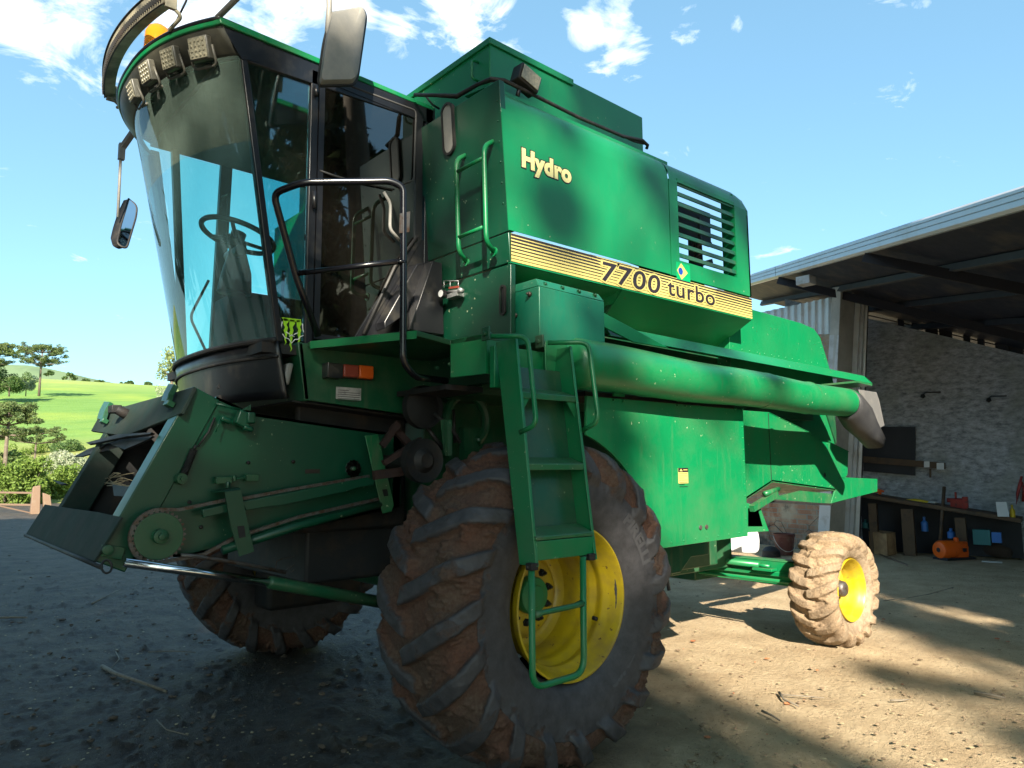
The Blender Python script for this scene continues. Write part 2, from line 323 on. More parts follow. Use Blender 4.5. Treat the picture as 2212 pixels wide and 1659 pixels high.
def tyre_mesh(name,prof,W,nl,H,lw,nth,ns,hw_shift,seed,mat,clump=.012,lug_start=-.02,round_lug=.35,rwrap=.0):
    S=crom(prof,ns); y=S[:,0]; r=S[:,1]
    d=np.gradient(S,axis=0); d/=np.linalg.norm(d,axis=1)[:,None]; nrm=np.stack([-d[:,1],d[:,0]],1)
    mid=np.array([W/2,r.max()]);  # make the normals point out
    sgn=np.sign((nrm*(S-np.array([W/2,r.mean()*.9]))).sum(1)); nrm*=sgn[:,None]
    arc=np.concatenate([[0],np.cumsum(np.linalg.norm(np.diff(S,axis=0),axis=1))]); mc=arc-arc[np.argmin(np.abs(y-W/2))]
    th=np.linspace(0,2*np.pi,nth,endpoint=False); Rm=r.max(); amax=W*.5+rwrap
    Mc,TH=np.meshgrid(mc,th)
    Hh=np.zeros_like(Mc); 
    for side in (1,-1):
        m=Mc*side
        sh=hw_shift*np.clip(m/amax,-.2,1.1)**1 - hw_shift*.28*np.clip(1-m/(.35*amax),0,1.4)*0
        sh=sh-.03*np.sin(np.clip(m/amax,0,1)*np.pi)
        per=2*np.pi*Rm/nl
        u=(TH*Rm+sh+(0 if side==1 else per/2))/per; u=(u-np.round(u))*per
        slope=hw_shift/amax; dd=np.abs(u)/math.sqrt(1+slope**2)
        wloc=lw*(1+.35*np.clip(m/amax,0,1))
        prof_h=1-ss(wloc*.80,wloc*1.28,dd)
        along=ss(lug_start-.015,lug_start+.03,m)*(1-ss(amax*.97,amax*1.10,m))
        Hh=np.maximum(Hh,prof_h*along)
    sh_f=1-.35*np.clip((np.abs(Mc)-amax*.8)/(amax*.3),0,1)
    wear=np.zeros_like(Hh); cl=np.zeros_like(Hh)
    for i,t in enumerate(th):
        ct,st=math.cos(t),math.sin(t)
        for j in range(len(mc)):
            p=Vector((r[j]*ct,y[j],r[j]*st))
            a=mn.noise(p*7+Vector((seed,0,0))); b_=mn.noise(p*22+Vector((0,seed,0))); c_=mn.noise(p*55)
            wear[i,j]=a*.6+b_*.4; cl[i,j]=max(0,a*.7+b_*.5+c_*.35)
    groove=(1-Hh)*(np.abs(Mc)<amax*1.0)
    disp=Hh*H*sh_f*(1+.10*wear)+cl*clump*(.35+groove*1.5)*(np.abs(Mc)<amax*1.15)+wear*.002
    disp*= 1
    mud=np.clip(groove*.62+cl*.35+(.10*(np.abs(Mc)<amax*1.1)),0,1)
    mud=np.where(np.abs(Mc)>amax*1.15,.0+cl*.2,mud)
    Y=y[None,:]+nrm[None,:,0]*disp; Rr=r[None,:]+nrm[None,:,1]*disp
    X=Rr*np.cos(TH); Z=Rr*np.sin(TH)
    v=np.stack([X,Y,Z],-1).reshape(-1,3)
    i,j=np.meshgrid(np.arange(nth),np.arange(ns-1),indexing='ij'); i2=(i+1)%nth
    f=np.stack([i*ns+j,i2*ns+j,i2*ns+j+1,i*ns+j+1],-1).reshape(-1,4)
    me=bpy.data.meshes.new(name); me.from_pydata(v.tolist(),[],f.tolist()); me.update()
    me.polygons.foreach_set('use_smooth',[True]*len(me.polygons))
    a=me.attributes.new('mud','FLOAT','POINT'); a.data.foreach_set('value',mud.reshape(-1).astype(np.float32))
    me.materials.append(MT[mat]); return me
FP=[(.10,.405),(.045,.44),(.012,.52),(.0,.60),(.006,.68),(.028,.745),(.07,.800),(.18,.828),(.33,.836),(.48,.828),(.59,.800),(.632,.745),(.654,.68),(.66,.60),(.648,.52),(.615,.44),(.56,.405)]
FRW=.67
tm_f=tyre_mesh('tyre',[(a,r-.012) for a,r in FP],FRW,19,.050,.036,1140,110,.27,3,'tyre_f',clump=.030,lug_start=-.035,rwrap=.085)
def wheel(cx,y0,cz,tme,front,sgn=1,detail=True,label=None):
    """y0 = outer face, sgn=1: outer face looks to -y"""
    W=empty_part('wheel',(cx,y0,cz)); 
    return W
def rimf(y0,cx,cz,s,parent,R=.40):   # big front rim, dish open to the outside
    k=R/.40
    pr=[(.095,.40),(.06,.412),(.048,.412),(.046,.402),(.060,.392),(.085,.386),(.105,.372),(.135,.368),(.150,.350),(.175,.346),(.20,.358),(.215,.356),(.235,.335),(.27,.326),(.30,.333),(.315,.326),(.36,.318),(.44,.318),(.50,.32),(.54,.35),(.58,.36),(.62,.40)]
    b=MB().lathe([(s*a,r*k) for a,r in pr],(cx,y0,cz),n=96); rim=b.build('rim','yellow',parent,smooth=True,sharp=50)
    # disc
    pr=[(.43,.320),(.465,.300),(.480,.285),(.482,.262),(.455,.245),(.42,.225),(.410,.19),(.408,.16),(.410,.10),(.410,.0)]
    b=MB().lathe([(s*a,r*k) for a,r in pr],(cx,y0,cz),n=72); b.build('wheel_disc','yellow',parent,smooth=True,sharp=50)
    # green hub and wheel nuts
    b=MB().lathe([(s*a,r*k) for a,r in ((.408,.105),(.36,.105),(.35,.098),(.345,.06),(.335,.055),(.335,0))],(cx,y0,cz),n=40); b.build('hub','green',parent,smooth=True,sharp=40)
    for i in range(10):
        t=2*math.pi*(i+.3)/10; c=Vector((cx+math.cos(t)*.155*k,y0+s*.41,cz+math.sin(t)*.155*k)); n=Vector((0,-s,0))
        b=MB(); b.tube([c,c+n*.008],.024*k,6); b.tube([c+n*.006,c+n*.026],.017*k,6); b.tube([c+n*.02,c+n*.042],.009*k,8); b.build('wheel_nut','dark',parent)
    return rim
def part(name,parent,b,mat,**k): return b.build(name,mat,parent,**k)
# near front wheel: wheel > tyre, rim; tyre is the wheel part's own mesh tree
def wheel_root(cx,y,cz,mat='dark'):
    # the wheel is a part of the machine: its axle stub mesh carries tyre and rim as sub-parts
    b=MB().cyl((cx,y-.02,cz),(cx,y+.02,cz),.09,24); return b.build('wheel',mat,K)
WC=(0,.86)
wf=wheel_root(0,.50,.86)
t=bpy.data.objects.new('tyre',tm_f); COL.objects.link(t); t.location=(-.035,0,.86); t.rotation_euler=(0,.12,0); attach(t,wf)
rimf(.0,-.01,.86,1,wf,R=.39)
MB().cyl((.245,.155,.735),(.25,.13,.73),.012,10).build('valve','dark',wf)
# raised lettering on the near tyre
MT['letters']=pm('moulded tyre lettering',(.075,.074,.080),.7,rv=.05)
def tyre_text(txt,size,ang0,rad,cx,cz,yf,parent,mat='letters'):
    vs,fs=text_mesh(txt,size,off=.004,extrude=.5,xs=1.25,res=2)
    out=[]
    for v in vs:
        rr=rad+v.y-size*.35; a=ang0+v.x/rad*-1   # clockwise as seen from outside (-y side: +x right, +z up)
        yy=float(np.interp(rr,[.44,.52,.60,.68,.755],[.045,.012,.0,.006,.035])); 
        out.append((cx+math.cos(a)*rr,yf+yy-(.009 if v.z>0 else -.01),cz+math.sin(a)*rr))
    b=MB(); b.add(out,fs); o=b.build('lettering',mat,parent); return o
tyre_text('PIRELLI',.085,math.radians(50),.56,0,.86,0,wf)
tyre_text('TM93',.075,math.radians(-38),.50,0,.86,0,wf)
# far front wheel
wf2=wheel_root(0,3.62,.86)
t2=t.copy(); COL.objects.link(t2); t2.location=(0,3.33,.86); t2.rotation_euler=(0,.4,0); attach(t2,wf2)
b=MB().lathe([(.06,.41),(.1,.38),(.3,.33),(.35,.3),(.35,.1),(.33,0)],(0,3.33,.86),n=40); b.build('rim','yellow',wf2,smooth=True)
# rear wheels
RP=[(.085,.262),(.035,.285),(.010,.325),(.0,.365),(.008,.405),(.035,.438),(.09,.452),(.19,.458),(.29,.452),(.345,.438),(.372,.405),(.38,.365),(.37,.325),(.345,.285),(.295,.262)]
tm_r=tyre_mesh('tyre',RP,.38,17,.040,.030,640,64,.13,9,'tyre_r',clump=.022,lug_start=-.03,rwrap=.045)
def rear_wheel(cx,y,cz,flip):
    w_=wheel_root(cx,y+.26,cz)
    t=bpy.data.objects.new('tyre',tm_r); COL.objects.link(t); t.location=(cx,y,cz); attach(t,w_)
    s=1; y0=y
    pr=[(.08,.26),(.035,.272),(.028,.268),(.04,.256),(.06,.252),(.075,.238),(.10,.232),(.12,.222),(.15,.224),(.165,.215),(.21,.21),(.26,.21),(.29,.25),(.34,.265)]
    MB().lathe([(a,r) for a,r in pr],(cx,y0,cz),n=64).build('rim','yellow',w_,smooth=True,sharp=50)
    MB().lathe([(.20,.212),(.215,.19),(.205,.16),(.19,.13),(.19,.07),(.19,0)],(cx,y0,cz),n=48).build('wheel_disc','yellow',w_,smooth=True,sharp=50)
    MB().lathe([(.19,.075),(.13,.072),(.10,.066),(.085,.05),(.08,0)],(cx,y0,cz),n=32).build('hub','steel_dirty',w_,smooth=True,sharp=40)
    for i in range(6):
        t_=2*math.pi*i/6; c=Vector((cx+math.cos(t_)*.10,y0+.19,cz+math.sin(t_)*.10)); b=MB(); b.tube([c,c+Vector((0,-.025,0))],.012,6); b.build('wheel_nut','steel_dirty',w_)
RWX=3.74
rear_wheel(RWX,.27,.485,1); rear_wheel(RWX,3.25,.485,0)
# rear axle
b=MB(); 
for (za,zb,ya,yb,xa,xb) in ((.50,.68,.62,3.3,3.58,3.74),):
    b.box((3.56,.64,.485),(3.575,3.3,.70)); b.box((3.56,.64,.685),(3.72,3.3,.70)); b.box((3.56,.64,.485),(3.72,3.3,.50)); b.box((3.53,.64,.56),(3.56,3.3,.60))
b.build('rear_axle','green',K,bev=.006)
b=MB(); b.cyl((3.50,1.05,.655),(3.52,2.2,.66),.028,14); b.cyl((3.51,.95,.65),(3.50,1.1,.655),.016,10); b.build('steering_cylinder','green',K)
b=MB(); b.cyl((3.47,.70,.53),(3.47,2.9,.53),.018,12); b.obox((3.50,1.0,.62),(.05,0,0),(0,.10,0),(0,0,.012)); b.obox((3.5,1.75,.585),(.04,0,0),(0,.12,0),(0,0,.05)); b.build('tie_rod','green',K,bev=.004)
b=MB(); b.box((3.4,1.7,.45),(4.0,2.2,1.2)); b.build('axle_pivot','green_dark',K,bev=.01)

# ---- main body masses ----
b=MB(); b.hexa([(-.18,1.2,.95),(3.3,1.2,.95),(3.3,2.7,.95),(-.18,2.7,.95)],[(-.18,1.2,2.2),(3.3,1.2,2.2),(3.3,2.7,2.2),(-.18,2.7,2.2)]); b.build('threshing_body','green_dark',K)
b=MB(); b.box((-.42,3.0,.46),(.42,3.30,1.28)); b.build('final_drive_shade_case','dark',K,bev=.04)  # case enlarged and coloured dark for the black shade inside the far wheel
b=MB(); b.box((-.9,1.25,2.02),(-.17,2.65,2.2)); b.build('cab_carrier','dark',K)
b=MB(); b.cyl((0,.55,.86),(0,3.4,.86),.13,24); b.box((-.2,.6,.62),(.25,.95,1.25));  b.box((-.12,.95,.95),(.14,3.0,1.2)); b.build('front_axle','green_dark',K,bev=.02)
# fuselage front panel (faces forward, between cab and side panel)
xb,xt=-.218,-.295
def fx(z): return xb+(xt-xb)*(z-2.71)/(3.76-2.71) if z>2.71 else xb
def quad_front(y0,y1,z0,z1,x0=None,x1=None,t=.03): return [(fx(z0),y0,z0),(fx(z0),y1,z0),(fx(z1),y1,z1),(fx(z1),y0,z1)]
b=MB(); b.plate(quad_front(.302,1.6,2.895,3.775),(.04,0,0)); b.rivets((fx(3.72),.33,3.72),(fx(3.0),.33,3.0),6,(-1,0,0),.007); b.build('front_panel','green_shaded',K,bev=.008)
b=MB(); b.plate(quad_front(.302,1.6,2.716,2.888),(.04,0,0)); b.build('front_panel_band','green_shaded',K,bev=.005)
b=MB(); b.plate([(xb,.34,2.05),(xb,1.6,2.05),(xb,1.6,2.708),(xb,.30,2.708),(xb,.305,2.30)],(.04,0,0)); b.build('lower_front_panel','green_shaded',K,bev=.006)
# vertical seam strip on the front panel
b=MB(); s0=V(4,520,380,y=.42); b.box((fx(3.3)-.012,.452,2.9),(fx(3.3)-.006,.456,3.76)); 
# oval window in the front panel, oval slot below
def oval(cy,cz,hw,hh,n=28):
    out=[]
    for k in range(n):
        t=2*math.pi*k/n; yy=math.cos(t)*hw; z_=math.sin(t); e=hh-hw
        out.append((cy+yy,cz+(e if z_>0 else -e)+z_*hw))
    return out
def front_xy(y,z,off): return (fx(z)-off,y,z)
pw=at(q(4,325,680),x=-.26); 
o_=oval(pw.y,pw.z,.062,.165); i_=oval(pw.y,pw.z,.047,.150)
b=MB(); vs=[front_xy(y,z,.016) for y,z in o_]+[front_xy(y,z,.016) for y,z in i_]+[front_xy(y,z,-.01) for y,z in o_]; n=28
b.add(vs,[(k,(k+1)%n,n+(k+1)%n,n+k) for k in range(n)]+[(k,(k+1)%n,2*n+(k+1)%n,2*n+k) for k in range(n)]); win=b.build('oval_window','rubber',K)
b=MB(); b.add([front_xy(y,z,.010) for y,z in i_],[tuple(range(n))]); b.build('pane','plastic_grey',win)
pw=at(q(14,400,370),x=xb); o_=oval(pw.y,pw.z,.026,.088); i_=oval(pw.y,pw.z,.015,.076)
b=MB(); vs=[(xb-.010,y,z) for y,z in o_]+[(xb-.010,y,z) for y,z in i_]+[(xb+.01,y,z) for y,z in o_]
b.add(vs,[(k,(k+1)%n,n+(k+1)%n,n+k) for k in range(n)]+[(k,(k+1)%n,2*n+(k+1)%n,2*n+k) for k in range(n)]); sl=b.build('hand_hole','rubber',K)
b=MB(); b.add([(xb-.004,y,z) for y,z in i_],[tuple(range(n))]); b.build('hole_opening','dark',sl)

# ---- side panel with rounded top ----
XSM=(V(4,1612,850,y=YS).x+V(4,1700,1585,y=YS).x)/2
def side_prof(x,top=0):
    return [(YS,2.90),(YS,3.3),(YS,3.56),(YS,3.58),(YS+.008,3.64),(YS+.03,3.70),(YS+.07,3.745),(YS+.13,3.775),(YS+.32,3.80)]
def front_lean(z): return fx(z)
def side_sheet(x0f,x1f,z0=2.90,name='side_panel',mat='green_clean'):
    pr=side_prof(0); b=MB(); n=len(pr); vs=[]
    for xf in (x0f,lambda z:(x0f(z)*.66+x1f(z)*.34),lambda z:(x0f(z)*.33+x1f(z)*.67),x1f):
        for y,z in pr: vs.append((xf(z),y,z))
    fs=[(i*n+j,(i+1)*n+j,(i+1)*n+j+1,i*n+j+1) for i in range(3) for j in range(n-1)]
    b.add(vs,fs,True); o=b.build(name,mat,K,smooth=True,sharp=60); md=o.modifiers.new('thick','SOLIDIFY'); md.thickness=.004; md.offset=0; md.use_rim=False; return o
seam_t=V(4,1612,850,y=YS).x; seam_b=V(4,1700,1585,y=YS).x
side_sheet(lambda z:fx(z),lambda z:XSM-.006)
# louvre panel: frame with opening
LT=V(4,1675,960,y=YS); RT_=V(4,2030,1110,y=YS); RB=V(4,2095,1585,y=YS); LB=V(4,1745,1490,y=YS)
xr=2.30; x0=XSM+.006
pr=side_prof(0)
zt=(LT.z+RT_.z)/2; zb=(LB.z+RB.z)/2; xl=(LT.x+LB.x)/2; xrr=(RT_.x+RB.x)/2
b=MB(); 
def rectxz(b,x_0,x_1,z_0,z_1,y=YS,t=.02): b.box((x_0,y,z_0),(x_1,y+t,z_1))
rectxz(b,x0,xl,2.90,3.60); rectxz(b,xrr,xr,2.90,3.60); rectxz(b,xl,xrr,2.90,zb); rectxz(b,xl,xrr,zt,3.60)
b.box((xrr,YS+.02,2.71),(xrr+.02,YS+.12,3.7)); b.box((xl-.02,YS+.02,zb),(xl,YS+.12,zt))
n=0; top=[(YS,3.60),(YS+.008,3.66),(YS+.03,3.705),(YS+.07,3.745),(YS+.13,3.765)]
vs=[(x,y,z) for x in (x0,xr-.12,xr-.03,xr) for y,z in top]; m_=len(top)
for i,x in enumerate((x0,xr-.12,xr-.03,xr)):
    for j in range(m_):
        X_,Y_,Z_=vs[i*m_+j]; vs[i*m_+j]=(X_,Y_,Z_-(0,.0,.02,.07)[i]*(1 if j>0 else 0))
b.add(vs,[(i*m_+j,(i+1)*m_+j,(i+1)*m_+j+1,i*m_+j+1) for i in range(3) for j in range(m_-1)],True)
b.plate([(xr,YS,2.90),(xr,YS+.12,2.90),(xr,YS+.12,3.66),(xr,YS+.08,3.66),(xr,YS,3.56)],(-.02,0,0))
lv=b.build('louvre_panel','green_clean',K,sharp=50)
ns_=8
for i in range(ns_):
    z=zt-(i+.25)*(zt-zb)/ns_
    b=MB(); b.plate([(xl,YS+.012,z+.004),(xl,YS+.040,z+.018),(xl,YS+.044,z+.010),(xl,YS+.014,z-.030),(xl,YS+.006,z-.027)],(xrr-xl,0,0)); b.build('louvre_slat','green_dark',lv)
# engine bay behind the louvres
b=MB(); b.box((1.95,.95,2.75),(2.2,1.2,3.0)); b.box((1.2,1.0,2.75),(1.7,2.4,3.2)); b.cyl((1.9,.7,3.1),(2.0,1.5,3.5),.05,14); b.cyl((1.7,.7,2.75),(1.72,.72,3.6),.03,10); b.cyl((2.1,.62,2.8),(2.1,.64,3.6),.028,10)
b.box((1.7,.62,3.38),(2.28,.66,3.42)); b.box((1.7,.72,3.02),(2.28,.75,3.05)); b.build('engine','dark',K,bev=.01)
b=MB(); b.box((1.36,.62,3.40),(2.26,.66,3.66)); b.box((1.36,.62,2.8),(1.62,.66,3.2)); b.build('air_duct','dark',K)
for x_,w_ in((1.52,.09),(1.80,.03),(2.02,.05)):
    b=MB(); b.box((x_,.64,2.8),(x_+w_,.68,3.44)); b.build('engine_bay_upright','dark',K)
b=MB(); b.bar((1.4,.62,2.95),(2.25,.62,3.25),.03,.035); b.build('engine_bay_stay','dark',K)
b=MB(); b.box((1.665,3.50,2.75),(1.85,3.54,3.75)); b.box((2.15,3.5,2.75),(2.3,3.54,3.75)); 
for i in range(6): b.box((1.85,3.5,2.85+i*.15),(2.15,3.54,2.88+i*.15))
b.build('far_louvre','dark',K)
# decal band and the sheet that carries it
b=MB(); b.box((xb+.002,YS+.002,2.712),(xr,YS+.025,2.886)); b.build('decal_rail','green_clean',K)
zb0,zb1=2.722,2.884
b=MB(); b.plate([(xb+.005,YS,zb0),(xr-.003,YS,zb0),(xr-.003,YS,zb1),(xb+.005,YS,zb1)],(0,-.0015,0)); dec=b.build('decal_band','decal_yellow',K)
b=MB(); Hb=zb1-zb0; zc=zb1; nst=8
x7a=.52; x7b=1.80
for i in range(nst):
    th_=Hb*(.072-.0082*i); pitch=Hb/nst; z1=zb1-i*pitch-.002; z0=z1-th_
    segs=[(xb+.005,x7a-.03+.012*i),(x7b+.0,xr-.003)] 
    segs.append((x7a+.0,x7b)) if i in() else None
    for s_ in segs: b.box((s_[0],YS-.0035,z0),(s_[1],YS-.001,z1))
    # stripes run on behind the lettering
    b.box((x7a-.03+.012*i,YS-.0030,z0),(x7b,YS-.001,z0+th_*.8))
b.build('stripes','decal_black',dec)
def wall_text(txt,size,x,z,mat,parent,name,off=0,xs=1,shear=0,y=YS-.004,ext=.0008,sp=1):
    vs,fs=text_mesh(txt,size,off=off,shear=shear,extrude=ext,xs=xs,space=sp)
    b=MB(); b.add([(x+v.x,y-v.z,z+v.y) for v in vs],fs); return b.build(name,mat,parent)
p7=V(4,1240,1600,y=YS); 
def fit(txt,x0,x1,z0,size,mats,names,offs,shear,parent,ys,sp=1.08):
    vs,fs=text_mesh(txt,size,off=offs[1],shear=shear,space=sp); a=min(v.x for v in vs); c=max(v.x for v in vs); k=(x1-x0)/(c-a); par=parent; out=[]
    for mt_,nm,of,yy in zip(mats,names,offs,ys):
        v2,f2_=text_mesh(txt,size,off=of,shear=shear,space=sp,extrude=.0006); b=MB(); b.add([(x0+(v.x-a)*k,yy-v.z,z0+v.y) for v in v2],f2_); o=b.build(nm,mt_,par); out.append(o); par=out[0] if parent is K else parent
    return out
fit('7700',.54,1.13,2.738,.178,('decal_yellow','decal_black'),('number_outline','number'),(.012,.002),.12,dec,(YS-.0045,YS-.0065))
fit('turbo',1.21,1.78,2.750,.165,('decal_yellow','decal_black'),('word_outline','word'),(.010,.002),0,dec,(YS-.0045,YS-.0065))
HX0=at((1126,350),y=YS).x; HX1=at((1233,390),y=YS).x; HZ=at((1126,362),y=YS).z
fit('Hydro',HX0,HX1,HZ+.012,.148,('decal_black','cream'),('model_lettering','lettering_fill'),(.014,.008),0,K,(YS-.004,YS-.0055))
# flag sticker
f0=V(4,1700,1590,y=YS); f1=V(4,1778,1510,y=YS)
b=MB(); b.box((f0.x,YS-.002,f0.z-.0),(f0.x+.16,YS,f0.z+.125)); fl=b.build('flag_sticker','flag_green',K)
cxf,czf=f0.x+.055,f0.z+.062
b=MB(); b.plate([(cxf-.052,YS-.002,czf),(cxf,YS-.002,czf-.06),(cxf+.075,YS-.002,czf),(cxf,YS-.002,czf+.06)],(0,-.001,0)); b.build('rhombus','decal_yellow',fl)
b=MB(); b.lathe([(0,0),(0,.026)],(cxf-.01,YS-.0042,czf),n=24); b.build('disc','flag_blue',fl)
# ---- grain tank ----
xa,xe=-.118,1.38; yt=.6
ztf,ztr=4.228,4.205
b=MB(); b.hexa([(xa,yt,3.72),(xe,yt,3.72),(xe,3.3,3.72),(xa,3.3,3.72)],[(xa,yt,ztf),(xe,yt,ztr),(xe,3.3,ztr),(xa,3.3,ztf)]); tank=b.build('grain_tank','green_clean',K,bev=.006)
b=MB(); b.hexa([(xa-.012,yt-.014,ztf-.03),(.62,yt-.014,ztf-.045),(.62,3.31,ztf-.045),(xa-.012,3.31,ztf-.03)],[(xa-.012,yt-.014,ztf+.012),(.62,yt-.014,ztf-.0),(.62,3.31,ztf-.0),(xa-.012,3.31,ztf+.012)]); b.build('tank_lid','green_clean',tank,bev=.004)
b=MB(); hp=[V(4,480,262,x=xa),V(4,478,375,x=xa)]; d=Vector((-.05,0,0)); 
b.tube(rnd([hp[0],hp[0]+d,hp[1]+d,hp[1]],.03),.008,8); b.build('handle','green',tank)
b=MB(); b.box((xb+.02,YS+.1,3.70),(1.40,3.5,3.79)); b.build('deck','green_clean',K)
b=MB(); b.box((-.218,2.86,2.05),(-.18,3.58,3.76)); b.build('far_front_panel','green',K)
b=MB(); b.box((xb+.03,3.52,2.7),(1.66,3.58,3.76)); b.build('far_side_panel','green',K)
# hopper underside, sloping inwards
hA=V(5,390,305,y=YS); 
b=MB(); b.plate([(hA.x,YS+.01,2.712),(xr,YS+.01,2.712),(2.30,.66,2.52),(hA.x+.12,.66,2.50)],(0,.02,.03)); b.plate([(xb+.05,YS+.02,2.711),(hA.x,YS+.02,2.711),(hA.x+.12,.66,2.50),(hA.x,1.0,2.60),(xb+.05,1.0,2.60)],(0,.02,.03))
b.plate([(xr-.001,YS+.02,2.90),(xr-.001,YS+.02,2.712),(2.30,.66,2.52),(2.3,1.4,2.5),(2.3,1.4,2.9)],(-.02,0,0)); b.build('hopper_underside','green',K)
b=MB(); a_=V(5,390,305,y=YS+.05); c_=V(5,275,440,y=YS+.2); b.bar(a_,c_,.02,.03); b.build('hopper_stay','green_dark',K)
# inner body behind auger
b=MB(); b.box((xb+.05,.62,2.0),(2.4,1.2,2.55)); b.build('inner_side_wall','green_dark',K)
# ---- rear straw hood ----
h1=V(5,1180,430,y=.5); h2=V(5,1480,510,y=.5); h3=V(5,1560,545,y=.5); h4=V(5,1600,600,y=.5); h5=V(5,1640,780,y=.5)
sec=[(2.28,2.885),(h2.x,h2.z),(h3.x,h3.z),(h4.x,h4.z),(h5.x+.05,h5.z)]
poly=[(x,.5,z) for x,z in sec]+[(h5.x+.2,.5,2.2),(2.28,.5,2.2)]
b=MB(); b.plate(poly,(0,2.9,0)); b.rivets((2.4,.5,2.52),(3.8,.5,2.52),12,(0,-1,0)).rivets((h5.x-.02,.5,2.55),(h4.x-.05,.5,2.75),4,(0,-1,0)); b.build('straw_hood','green_clean',K,bev=.035)
# gutter strip above the auger
g=[V(5,275,560,y=YS),V(5,460,548,y=YS),V(5,1865,840,y=YS),V(5,1885,895,y=YS-.03),V(5,1490,822,y=YS-.06),V(5,820,690,y=YS-.06)]
b=MB(); b.plate([(.55,YS,2.46),(4.25,YS,2.425),(4.30,YS-.06,2.345),(.55,YS-.06,2.375)],(0,.03,.005)); b.plate([(.55,YS+.01,2.463),(4.25,YS+.01,2.428),(4.25,.6,2.44),(.55,.6,2.48)],(0,0,-.015)); b.build('gutter_strip','green_clean',K,bev=.004)
# diagonal brace
b=MB(); b.plate([V(5,268,446,y=.20),V(5,480,560,y=.20),V(5,672,664,y=.20),V(5,455,628,y=.20),V(5,268,532,y=.20)],(0,.015,0)); b.build('brace_plate','green_clean',K,bev=.003)
# ---- unloading auger ----
def A_(px,py,y): return V(5,px,py,y=y)
a0=Vector((.06,.14,2.15)); a1=Vector((3.50,.12,2.105)); R0=.146; R1=.120
b=MB(); N_=60; pts=[];rad=[]
for i in range(N_+1):
    t_=i/N_; p=a0.lerp(a1,t_); p.z+=.006*math.sin(t_*14); pts.append(p); rr=R0+(R1-R0)*t_
    for c in (.60,.79): 
        if abs(t_-c)<.009: rr+=.004
    rad.append(rr)
rad[0]*=.8; b.tube(pts,rad,40); au=b.build('unloading_auger','green',K,smooth=True,sharp=50)
for tt in (.585,.785):
    p=a0.lerp(a1,tt); b=MB(); b.lathe([(-.004,R1+.002),(-.004,R1+.0085),(.004,R1+.0085),(.004,R1+.002)],p,axis=(1,0,-.01),n=40); b.build('weld_seam','green_dirty',au,smooth=True)
# rubber spout, drooping from the tube's end
b=MB(); e=a1; top0=V(5,1800,905,y=.10); 
sp=[V(5,1700,1062,y=.0),V(5,1785,905,y=.16),V(5,1940,935,y=.30),V(5,1830,1010,y=.02)]
def ringpt(c,u,v,ru,rv,n=20,sq=1): return [Vector(c)+Vector(u)*math.copysign(abs(math.cos(2*math.pi*k/n))**sq,math.cos(2*math.pi*k/n))*ru+Vector(v)*math.copysign(abs(math.sin(2*math.pi*k/n))**sq,math.sin(2*math.pi*k/n))*rv for k in range(n)]
MT['flap_grey']=pm('grey rubber flap',(.13,.13,.13),.6,col2=(.2,.19,.175,1),ns=5,bs=.2); MT['spout']=pm('dull black rubber spout',(.024,.025,.029),.55,col2=(.055,.055,.056,1),ns=4,thr=(.4,.8),bs=.25)
r0=ringpt((3.42,.12,2.105),(0,1,0),(0,0,1),.128,.128)
c4=V(5,1938,1243,y=.10); fl=(c4-Vector((3.5,.12,2.10))).normalized(); up_s=fl.cross(Vector((0,1,0))).normalized(); up_s=up_s if up_s.z>0 else -up_s
c1=Vector((3.50,.12,2.085)); r1=ringpt(c1,(0,1,0),(.25,0,.96),.132,.142)
r2=ringpt(c1.lerp(c4,.30),(0,1,0),up_s,.13,.145,sq=.85); r3_=ringpt(c1.lerp(c4,.65),(0,1,0),up_s,.10,.105,sq=.7); r4=ringpt(c4,(0,1,0),up_s,.085,.07,sq=.5)
rr=[r0,r1,r2,r3_,r4]; n=20; b.add([v for r in rr for v in r],[(i*n+k,i*n+(k+1)%n,(i+1)*n+(k+1)%n,(i+1)*n+k) for i in range(4) for k in range(n)],True)
o=b.build('spout','spout',K,smooth=True,sharp=60); md=o.modifiers.new('thick','SOLIDIFY'); md.thickness=.012
b=MB(); b.plate([V(5,1835,918,y=.20),V(5,1945,935,y=.24),V(5,1962,985,y=.24),V(5,1995,1140,y=.22),V(5,1952,1165,y=.16),V(5,1900,1090,y=.12),V(5,1860,1010,y=.12)],(.01,.012,0)); b.build('spout_flap','flap_grey',K,bev=.004)
b=MB(); b.obox((3.56,.16,2.275),(.14,0,-.005),(0,.16,0),(0,0,.008)); b.build('spout_hinge_plate','green_dirty',K)
# gearbox housing at the front of the auger
t=[(-.10,.20,2.26),(.44,.20,2.24),(.44,.20,2.555),(-.10,.20,2.565)]
b=MB(); b.hexa([(-.16,.13,2.245),(.37,.13,2.215),(.37,.50,2.215),(-.16,.50,2.245)],[(-.16,.13,2.555),(.37,.13,2.545),(.37,.50,2.545),(-.16,.50,2.555)]); 
b2=MB(); b2.hexa([(-.16,.13,2.556),(.37,.13,2.546),(.37,.50,2.546),(-.16,.50,2.556)],[(-.15,.165,2.605),(.36,.165,2.595),(.36,.46,2.595),(-.15,.46,2.605)])
bx=b.build('auger_gearbox_housing','teal',K,bev=.006); b2.build('housing_lid','teal',bx,bev=.004)
for i in range(4):
    c=Vector((-.10+i*.135,.148,2.575)); b=MB(); b.lathe([(0,0),(0,.014),(.006,.014)],c,axis=(0,-1,.6),n=12); b.cyl(c,c+Vector((0,-.012,.006)),.007,6); b.build('bolt','green_dark',bx)
